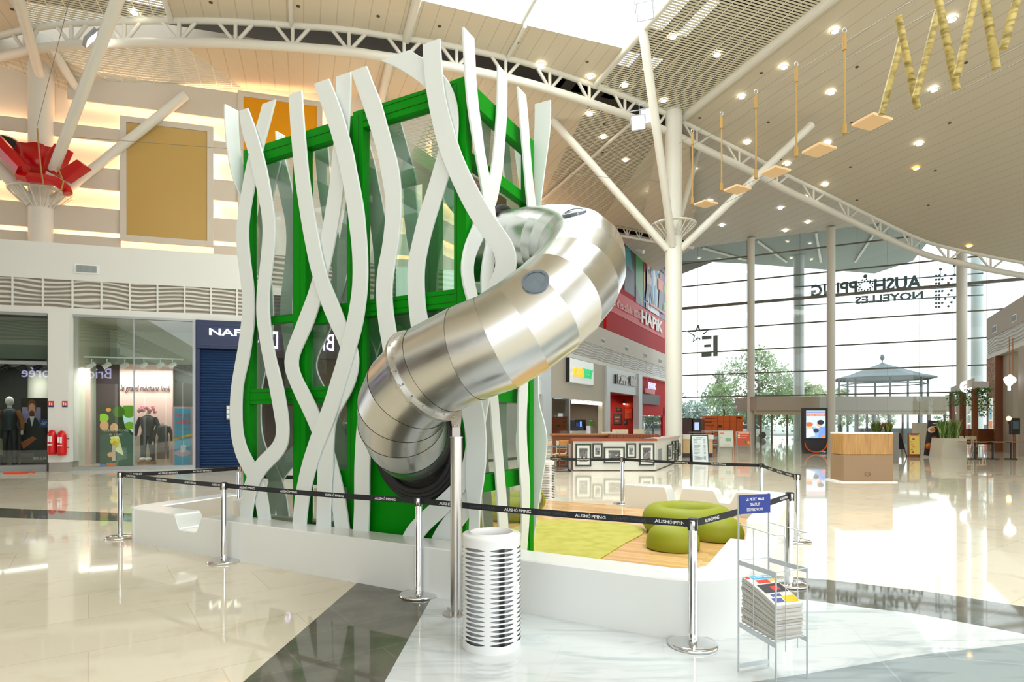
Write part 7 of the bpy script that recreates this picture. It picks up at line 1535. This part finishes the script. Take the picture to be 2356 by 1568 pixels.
# ================================================================ WASTE BINS
def make_bin(label):
    t = thing('waste_bin', label, 'waste bin', (0, 0, 0)); R = .222; H = .865; mb = MB(); cols = 6; rows = 21; z0, z1 = .055, .775; pitch = (z1-z0)/rows; hm = pitch*.36; K = 14; edge = .13
    def pt(th, z, r=R): return Vector((r*math.cos(th), r*math.sin(th), z))
    for c in range(cols):
        th0 = 2*math.pi*c/cols+.42; th1 = 2*math.pi*(c+1)/cols+.42
        us = [-1, -1+edge]+[-1+edge+(2-2*edge)*i/K for i in range(1, K)]+[1-edge, 1]
        def h(u):
            v = u/(1-edge); return hm*max(0, 1-v*v) if abs(v) < 1 else 0
        for i in range(len(us)-1):
            a_, b_ = th0+(th1-th0)*(us[i]+1)/2, th0+(th1-th0)*(us[i+1]+1)/2
            for r in range(rows+1):
                za = z0+pitch*(r-.5); zb = z0+pitch*(r+.5)
                lo0 = za+h(us[i]) if r > 0 else 0.0; lo1 = za+h(us[i+1]) if r > 0 else 0.0
                hi0 = zb-h(us[i]) if r < rows else z1+.045; hi1 = zb-h(us[i+1]) if r < rows else z1+.045
                mb.add([pt(a_, lo0), pt(b_, lo1), pt(b_, hi1), pt(a_, hi0)], [(0, 1, 2, 3)], True)
    bm_ = mat('white_bin_metal', (.82, .83, .83), .4); mb.build('lattice_body', bm_, t)
    mb = MB(); mb.lathe((0, 0, 0), [(R, z1+.045), (R+.001, H-.02), (R-.006, H-.012), (.170, H-.012), (.168, H), (.160, H), (.158, H-.05), (.150, H-.10)], 48); mb.build('lid_ring', bm_, t)
    mb = MB(); mb.lathe((0, 0, 0), [(.001, .02), (.19, .02), (.19, .60), (.17, H-.08)], 36); mb.build('bin_bag', mat('grey_bag', (.50, .52, .54), .45), t)
    mb = MB(); a_ = -math.pi/2+.42; mb.box((math.cos(a_)*.203, math.sin(a_)*.203, .41), (.004, .04, .74), a_); mb.build('dark_strip', blackp, t)
    mb = MB(); mb.lathe((0, 0, 0), [(.001, .0), (.20, .0), (.20, .03), (.001, .03)], 32); mb.build('bottom_plate', mat('bin_plate', (.1, .1, .1), .5), t)
    mb = MB(); a_ = -math.pi/2+1.05; mb.box((math.cos(a_)*.222, math.sin(a_)*.222, .46), (.006, .055, .07), a_); mb.build('lock_plate', bm_, t)
    return t
b1 = make_bin('white perforated metal waste bin with wavy slots standing on the white marble'); pb1 = G(1131, 1482); b1.location = pb1
dup(b1, Vector(((1252-CX)/F*12.8, 12.8, 0)), .7, 'far white perforated waste bin half hidden by the tower, near the chairs')

# ================================================================ MAGAZINE RACK
rk = mat('pale_wire_rack', (.60, .65, .68), .35, .3); BL = G(1699, 1543); BRr = G(1768.5, 1532); FRr = G(1857, 1563); FLr = G(1785, 1581)
t = thing('magazine_rack', 'pale wire magazine rack with a blue sign, standing on the marble', 'magazine rack', (BL+FRr)/2)
def zat(p, y): return HC-(y-HY)/F*p.y
Wd = (BRr-BL).normalized(); Dd = (FLr-BL).normalized(); zr = .735; zsh = .335; zf_ = .28
def V(p, z): return Vector((p.x, p.y, z))
for p_, z in ((BL, 1.205), (BRr, 1.205), (FLr, zr), (FRr, zr)):
    mb = MB(); mb.tube([V(p_, 0), V(p_, z)], .0065, 4); mb.build('upright', rk, t)
def flat(a_, b_, z, h, nm='rail'):
    mb = MB(); d_ = (b_-a_); n_ = Vector((-d_.y, d_.x, 0)).normalized()*.003; za, zb = (z if isinstance(z, tuple) else (z, z)); vv = [V(a_, za)-n_, V(b_, zb)-n_, V(b_, zb)+n_, V(a_, za)+n_]; vv += [v+Vector((0, 0, h)) for v in vv]; mb.add(vv, [(0, 3, 2, 1), (4, 5, 6, 7), (0, 1, 5, 4), (1, 2, 6, 5), (2, 3, 7, 6), (3, 0, 4, 7)]); mb.build(nm, rk, t)
flat(BL, FLr, (zr-.01, zr-.03), .032); flat(BRr, FRr, (zr-.01, zr-.03), .032); flat(BL, FLr, (zsh-.03, zf_-.03), .032); flat(BRr, FRr, (zsh-.03, zf_-.03), .032); flat(BL, BRr, .02, .03)
def wire(pts, nm='wire', r=.0032): mb = MB(); mb.tube(pts, r, 6); mb.build(nm, rk, t)
wire([V(BL, zr+.02), V(BRr, zr+.02)]); wire([V(FLr, zr), V(FRr, zr)])
fwd = Vector((FLr.x-BL.x, FLr.y-BL.y, 0)); 
for (p_, q_, s_) in ((BL, FLr, 1), (BRr, FRr, -1)):
    inn = Wd*(.03*s_); zt = 1.0; f = q_+inn
    wire([V(p_, zt), V(p_.lerp(q_, 1.0), zt-.03)+inn*.2, V(f, zt-.03)+inn, V(f, zt-.05)+inn*1.6, V(f, .22)+inn*1.6])
    m_ = p_.lerp(q_, .42); wire([V(m_, zt-.012), V(m_, zsh-.05)])
for j in range(1, 4): a_ = BL.lerp(BRr, j/4); wire([V(a_, zr+.02) if j == 2 else V(a_, zsh), V(a_, zsh)]) if j == 2 else None
for j in range(9): f_ = (j+.5)/9; a_ = BL.lerp(FLr, f_); b_ = BRr.lerp(FRr, f_); z = zsh+(zf_-zsh)*f_; wire([V(a_, z), V(b_, z)])
mb = MB(); sgn = Vector((Wd.y, -Wd.x, 0)).normalized(); zs0, zs1 = 1.070, 1.200; o_s = V(BL, zs0)-Wd*.0+sgn*.008; L_ = (BRr-BL).length
mb.obox(o_s, Wd*(L_+.004), sgn*.004, Vector((0, 0, zs1-zs0))); sign_o = mb.build('sign_plate', cmat((20, 50, 140), .35), t)
cs = V(BL.lerp(BRr, .5), 0)+sgn*.0125
txt('lettering', 'LE PETIT MAG', wtext, cs+Vector((0, 0, 1.168)), Wd, UP, h=.020, w=.150, parent=sign_o, ext=.0008, bold=.012); txt('lettering', 'GRATUIT', wtext, cs+Vector((0, 0, 1.132)), Wd, UP, h=.020, w=.086, parent=sign_o, ext=.0008, bold=.008); txt('lettering', 'SERVEZ-VOUS', wtext, cs+Vector((0, 0, 1.098)), Wd, UP, h=.020, w=.135, parent=sign_o, ext=.0008, bold=.008)
# the magazines: a leaning pile, every one its own thing
npap = 24; u_ = Wd*((BRr-BL).length-.035); pd = Dd*((FLr-BL).length-.03); paperm = mat('newsprint', (.60, .585, .545), .7); paperm2 = mat('newsprint_darker', (.46, .445, .41), .7)
base_ = V(BL, 0)+Wd*.015+Dd*.012; th_ = (.305)/npap
for i in range(npap):
    f_ = i/npap; jx = random.uniform(-.004, .004); jy = random.uniform(-.006, .006); tilt_ = -.05-.085*f_; zb_ = zsh+.006+th_*i*(1.0); mb = MB(); o = base_+Wd*jx+Dd*jy+Vector((0, 0, zb_)); thk = th_*.82; NN = 8; vv = []
    for j in range(NN+1):
        g = j/NN; z = tilt_*g+.010*math.sin(g*math.pi)*f_-.0; 
        for uu in (0, 1):
            for zz in (0, thk*(1+.25*math.sin(i*1.7))):
                vv.append(o+pd*g+u_*uu+Vector((0, 0, z+zz)))
    fs = []
    for j in range(NN): b = j*4; n_ = b+4; fs += [(b, b+1, n_+1, n_), (b+2, n_+2, n_+3, b+3), (b+1, b+3, n_+3, n_+1), (b, n_, n_+2, b+2)]
    fs += [(0, 2, 3, 1), (NN*4, NN*4+1, NN*4+3, NN*4+2)]
    mb.add(vv, fs)
    if i < npap-1:
        mb.build('magazine', paperm if i % 3 else paperm2, label='folded newsprint magazine in the pile inside the wire rack', cat='magazine', group='magazines piled in the wire rack', fixn=True)
    else:
        tm = thing('magazine', 'top magazine of the pile with its printed colour cover', 'magazine', o); mb.build('pages', paperm, tm, fixn=True)
        def CP(u, v, e=.0012):
            g = v; z = tilt_*g+.010*math.sin(g*math.pi)*f_; return o+pd*g+u_*u+Vector((0, 0, z+thk*1.25+e+.001))
        ms = [cmat(c) for c in ((70, 170, 210), (206, 60, 50), (60, 60, 66), (230, 190, 40), (214, 214, 210), (80, 96, 150))]
        mb = MB()
        for (u0, v0, u1, v1, c, e) in ((.02, .0, .98, 1.0, 4, 0), (.22, .03, .98, .17, 0, .0012), (.04, .03, .18, .12, 1, .0012), (.25, .20, .7, .32, 1, .0012), (.72, .19, .98, .26, 3, .0012), (.1, .36, .95, .64, 2, .0012), (.45, .45, .75, .58, 1, .0024), (.2, .68, .55, .76, 5, .0012), (.1, .80, .45, .92, 5, .0012), (.5, .76, .97, .94, 3, .0012)):
            mb.cur = c; nseg = 4
            for k in range(nseg): va, vb = v0+(v1-v0)*k/nseg, v0+(v1-v0)*(k+1)/nseg; mb.add([CP(u0, va, e), CP(u0, vb, e), CP(u1, vb, e), CP(u1, va, e)], [(0, 1, 2, 3)])
        mb.build('cover_print', ms, tm)
        txt('lettering', 'LE PETIT MAG', wtext, CP(.6, .10, .003), Wd, -Dd+Vector((0, 0, .4)), h=.018, w=.145, parent=tm, ext=.0006, bold=.01)

# ================================================================ CEILING LIGHTS AND HANGINGS
lens = mat('lamp_lens', (1, 1, .95), .4, emit=(1, .93, .78), es=14); lens_y = mat('lamp_lens_amber', (1, .7, .2), .4, emit=(1, .6, .12), es=8); rim = mat('lamp_rim', (.75, .7, .6), .4)
def on_ceiling(px, py):
    q = HP(px, py, ZU)
    # right of the roof edge: falling plane, provided it is in front of the right truss
    r = RP_(px, py, ZU)
    if Q(q) > 16.7 and Q(r) > 16.7:
        ch_y = None
        for i in range(len(rt_px)-1):
            (x0, y0), (x1, y1) = rt_px[i], rt_px[i+1]
            if x0 <= px <= x1: ch_y = y0+(y1-y0)*(px-x0)/(x1-x0)
        if ch_y is None or py < ch_y-18: return r
        return HP(px, py, 16.05)
    for i in range(len(chord_px)-1):
        (x0, y0), (x1, y1) = chord_px[i], chord_px[i+1]
        if x0 <= px <= x1:
            yy = y0+(y1-y0)*(px-x0)/(x1-x0)
            if py > yy: return HP(px, py, 15.08)
    return q if px < 1560 else (HP(px, py, 16.05) if py > 300 else q)
DL = [(1921,70),(1804,153),(1707,222),(1913,212),(2149,205),(2191,43),(1720,327),(2115,330),(1905,328),(1812,376),(1899,424),(1854,453),(1796,478),(1661,518),(1807,530),(1859,511),(1612,531),(1574,548),(1596,389),(1632,462),(1585,486),(1548,83),(1650,124),(1527,230),(1437,195),(1358,175),(1357,261),(1388,314),(1245,146),(309,27),(1439,367),(1497,448)]
dl0 = thing('ceiling_downlight', 'small round glowing downlight set into the slatted ceiling', 'ceiling light', (0, 0, 0), 'white downlights in the ceiling'); mb = MB(); mb.lathe((0, 0, 0), [(.001, -.03), (.11, -.03), (.12, -.01)], 16); mb.build('lens', lens, dl0); mb = MB(); mb.lathe((0, 0, 0), [(.12, -.012), (.16, -.012), (.165, .0)], 16); mb.build('rim', rim, dl0)
for i, (x, y) in enumerate(DL):
    p_ = on_ceiling(x, y)-Vector((0, 0, .03)); 
    if i == 0: dl0.location = p_
    else: dup(dl0, p_)
for i, (x, y, lb) in enumerate(((2108, 386, 'amber glowing downlight in the tan slatted ceiling'), (2230, 565, 'warm yellow downlight low on the ceiling near the right edge'))):
    p_ = on_ceiling(x, y)-Vector((0, 0, .03)); t = thing('ceiling_downlight', lb, 'ceiling light', p_); mb = MB(); mb.lathe(p_, [(.001, -.03), (.11, -.03), (.12, -.01)], 16); mb.build('lens', lens_y, t); mb = MB(); mb.lathe(p_, [(.12, -.012), (.16, -.012), (.165, 0)], 16); mb.build('rim', rim, t)
mb0 = MB(); mb0.lathe((0, 0, 0), [(.001, -.05), (.06, -.05), (.075, 0)], 10)
sen = None
for i, (x, y) in enumerate(((1752,168),(1972,154),(1768,281),(1610,271),(2223,144),(2185,283),(1957,384),(1797,367),(2152,392),(2136,472),(1972,460),(1960,282),(485,5),(686,14),(1191,97),(1011,60),(870,37),(28,21),(1351,142),(1500,275),(1390,285),(1445,413),(1387,350))):
    p_ = on_ceiling(x, y)-Vector((0, 0, .02))
    if sen is None:
        sen = mb0.build('ceiling_sensor', mat('sensor_brown', (.08, .05, .03), .5), label='tiny dark round sprinkler cap on the slatted ceiling', cat='sprinkler', group='dark sprinkler caps on the ceiling'); sen.location = p_
    else: dup(sen, p_)
# flood lights on the truss
for i, (x, y, lb) in enumerate(((1468, 282, 'square floodlight on the truss, the lower of the two by the column'), (1490, 266, 'square floodlight on the truss, the upper of the two by the column'), (1484, 26, 'square floodlight at the edge of the skylight'), (211, 90, 'floodlight on the left truss beside the column strut'))):
    p_ = D(x, y, 24 if i < 2 else (20 if i == 2 else 20.6)); t = thing('floodlight', lb, 'floodlight', p_); d_ = (Vector((0, 8, 1.7))-p_).normalized() if i < 3 else Vector((.6, .5, -.5)).normalized(); r = d_.cross(UP).normalized(); u2 = r.cross(d_); s_ = .28
    mb = MB(); mb.obox(p_-r*s_-u2*s_-d_*.12, r*2*s_, u2*2*s_, d_*.12); mb.build('housing', mat('grey_housing', (.3, .32, .34), .4), t); mb = MB(); mb.obox(p_-r*s_*.85-u2*s_*.85, r*1.7*s_, u2*1.7*s_, d_*.01); mb.build('lens', mat('flood_lens', (1, 1, 1), .4, emit=(1, .97, .88), es=9), t); mb = MB(); mb.tube([p_-r*s_*1.1, p_-r*s_*1.1+u2*.45, p_+r*s_*1.1+u2*.45, p_+r*s_*1.1], .025, 6); mb.build('bracket', mat('grey_housing', (.3, .32, .34), .4), t)
# rope bridge: ropes, planks, bamboo, cables
ropem = mat('hemp_rope', srgb(168, 134, 74), .8); plankm = mat('plywood_plank', srgb(222, 186, 142), .6)
RY = [(1943, 75, 310, 11.9), (1832, 152, 362, 13.1), (1739, 215, 412, 14.1), (1660, 265, 440, 15.9), (1593, 305, 471, 17.1)]
rl_lb = ['nearest', 'second', 'third', 'fourth', 'farthest']
for i, (x, y0, y1, Y) in enumerate(RY):
    a_, b_ = D(x, y0, Y), D(x, y1, Y); t = thing('hanging_rope', '%s hanging rope of the aerial course, counted from the bamboo poles' % rl_lb[i], 'rope', b_); mb = MB(); mb.tube([a_, a_.lerp(b_, .5)+Vector((.006, 0, 0)), b_], .022, 8); mb.build('rope', ropem, t)
    mb = MB(); mb.tube([a_-Vector((0, 0, .05)), a_-Vector((0, 0, .35))], .04, 8); mb.tube([b_+Vector((0, 0, .22)), b_+Vector((0, 0, .02))], .045, 8); mb.build('splice', ropem, t); mb = MB(); mb.tube([a_+Vector((.04*math.cos(q), 0, .04+.05*math.sin(q))) for q in [2*math.pi*j/12 for j in range(12)]], .008, 5, closed=True); mb.build('shackle', alu, t)
PL = [((1959, 290), (2009, 263), (2054, 276), (2002, 301), 11.9), ((1845, 353), (1886, 331), (1925, 342), (1881, 363), 13.3), ((1750, 401), (1784, 384), (1820, 393), (1780, 410), 14.6), ((1665, 440), (1695, 427), (1729, 435), (1696, 448), 16.4), ((1596, 472), (1622, 462), (1652, 469), (1623, 479), 17.9)]
for i, (p1, p2, p3, p4, Y) in enumerate(PL):
    cx_ = sum(p[0] for p in (p1, p2, p3, p4))/4; cy_ = sum(p[1] for p in (p1, p2, p3, p4))/4; z = D(cx_, cy_, Y).z; q = [HP(x, y, z) for x, y in (p1, p2, p3, p4)]
    mb = MB(); mb.prism([(v.x, v.y) for v in q], z, z+.05); mb.build('hanging_plank', plankm, label='%s square plywood plank of the aerial course, counted from the bamboo poles' % rl_lb[i], cat='plank')
def cable(A, B, lb, r=.008, sag=0):
    mb = MB(); mb.tube([A, A.lerp(B, .5)-Vector((0, 0, sag)), B], r, 5); mb.build('steel_cable', mat('steel_cable', (.25, .24, .2), .4, .6), label=lb, cat='cable')
cable(D(2200, -60, 9.2), D(1562, 330, 26.9), 'upper thin steel cable above the hanging ropes'); cable(D(2300, -60, 9.0), D(1571, 345, 26.9), 'second thin steel cable above the hanging ropes'); cable(D(2400, 80, 9.2), D(1570, 498, 26.9), 'lower thin steel cable along the hanging planks, near edge'); cable(D(2380, 125, 9.6), D(1574, 512, 26.9), 'lower thin steel cable along the hanging planks, far edge'); cable(D(130, 312, 21.6), D(1535, 418, 26.6), 'long thin steel cable stretched between the two columns'); cable(D(170, -40, 14), D(85, 290, 21.5), 'thin slanted steel cable rising left of the red padding')
bam = mat('weathered_bamboo', srgb(178, 156, 84), .55); noise_mix(bam, srgb(190, 170, 100), srgb(120, 104, 44), 6, 4, .4, .7, 0, (1, 1, 3))
BB = [((2067, 38), (2111, 250), 9.6), ((2075, 85), (2028, 263), 9.9), ((2155, -20), (2201, 206), 9.0), ((2158, 25), (2107, 222), 9.3), ((2245, -15), (2202, 172), 8.7), ((2265, -5), (2293, 158), 8.4), ((2340, -5), (2308, 112), 8.2)]
bl_ = ['long bamboo pole leaning right, first of the zigzag', 'bamboo pole leaning left at the left end of the zigzag', 'long bamboo pole leaning right in the middle of the zigzag', 'bamboo pole leaning left, second of that lean', 'bamboo pole leaning left, third of that lean', 'bamboo pole leaning right, nearest the top right corner', 'short bamboo pole leaning left at the top right corner']
for i, (p1, p2, Y) in enumerate(BB):
    a_, b_ = D(*p1, Y), D(*p2, Y+.1); r = .052; mb = MB(); n = 12; mb.tube([a_.lerp(b_, j/n) for j in range(n+1)], [r*(1.07 if j % 4 == 1 else 1) for j in range(n+1)], 10); mb.build('bamboo_pole', bam, label=bl_[i], cat='bamboo pole')
# red padding around the left column
rp = mat('red_vinyl', (.48, .003, .005), .22); t = thing('column_padding', 'glossy red padding tied around the struts of the left column', 'padding', cl+Vector((0, 0, 9.6)))
Yc_ = 21.2
def padbox(pts, th, nm='pad'):
    mb = MB(); q = [D(x, y, Yc_) for x, y in pts]; off_ = Vector((0, th, 0)); n = len(q); mb.add(q+[v+off_ for v in q], [tuple(range(n)), tuple(range(2*n-1, n-1, -1))]+[(i, (i+1) % n, n+(i+1) % n, n+i) for i in range(n)]); return mb.build(nm, rp, t, bevel=.04, fixn=True)
random.seed(8)
# wrapped sheet around the shaft: a flaring open cone with a torn left edge
mb = MB(); zt0, zb0 = D(90, 318, Yc_).z, D(90, 385, Yc_).z; vv = []; nn = 22
for i in range(nn+1):
    a_ = math.pi*1.02+math.pi*.98*i/nn; j_ = .06*math.sin(i*2.1)
    vv += [cl+Vector((math.cos(a_)*(.72+j_), math.sin(a_)*.72, 0))+Vector((0, 0, zt0+.03*math.sin(i))), cl+Vector((math.cos(a_)*.58-.02, math.sin(a_)*.58, 0))+Vector((0, 0, zb0-.1*math.cos((i-nn/2)/nn*3)))]
mb.add(vv, [(2*i, 2*i+1, 2*i+3, 2*i+2) for i in range(nn)], True); mb.build('wrapped_sheet', rp, t, solid=.03)
padbox([(124, 328), (150, 338), (120, 400), (98, 388), (108, 355)], .45); padbox([(176, 365), (195, 380), (146, 414), (128, 396)], .4)
mb = MB(); mb.tube([D(45, 405, Yc_-.35), D(70, 410, Yc_-.5), D(100, 412, Yc_-.5), D(128, 417, Yc_-.3), D(152, 434, Yc_), D(156, 446, Yc_)], [.17, .19, .19, .18, .17, .17], 6, smooth=False); mb.build('pad', rp, t)
mb = MB(); mb.tube([D(-60, 270, Yc_-.6), D(-2, 332, Yc_-.5), D(54, 391, Yc_-.4)], .27, 6, smooth=False); mb.build('pad', rp, t)
mb = MB(); mb.tube([D(86, 295, Yc_-.9), D(90, 345, Yc_-.9), D(94, 385, Yc_-.8), D(100, 425, Yc_-.75)], .025, 5); mb.tube([D(133, 385, Yc_-.5), D(146, 418, Yc_-.5), D(140, 440, Yc_-.5)], .025, 5); mb.build('tie_rope', ropem, t)
t = thing('loudspeaker', 'round black loudspeaker drum behind the red padding at the left edge', 'loudspeaker', D(15, 400, 21.8)); mb = MB(); c_ = D(12, 350, 22.0); ax = Vector((.5, -.75, -.4)).normalized(); mb.tube([c_-ax*.55, c_+ax*.05], .58, 28); mb.build('drum', blackp, t); mb = MB(); mb.tube([c_+ax*.05, c_+ax*.08], .52, 28); mb.build('front_grille', mat('black_grille', (.005, .005, .006), .6), t)
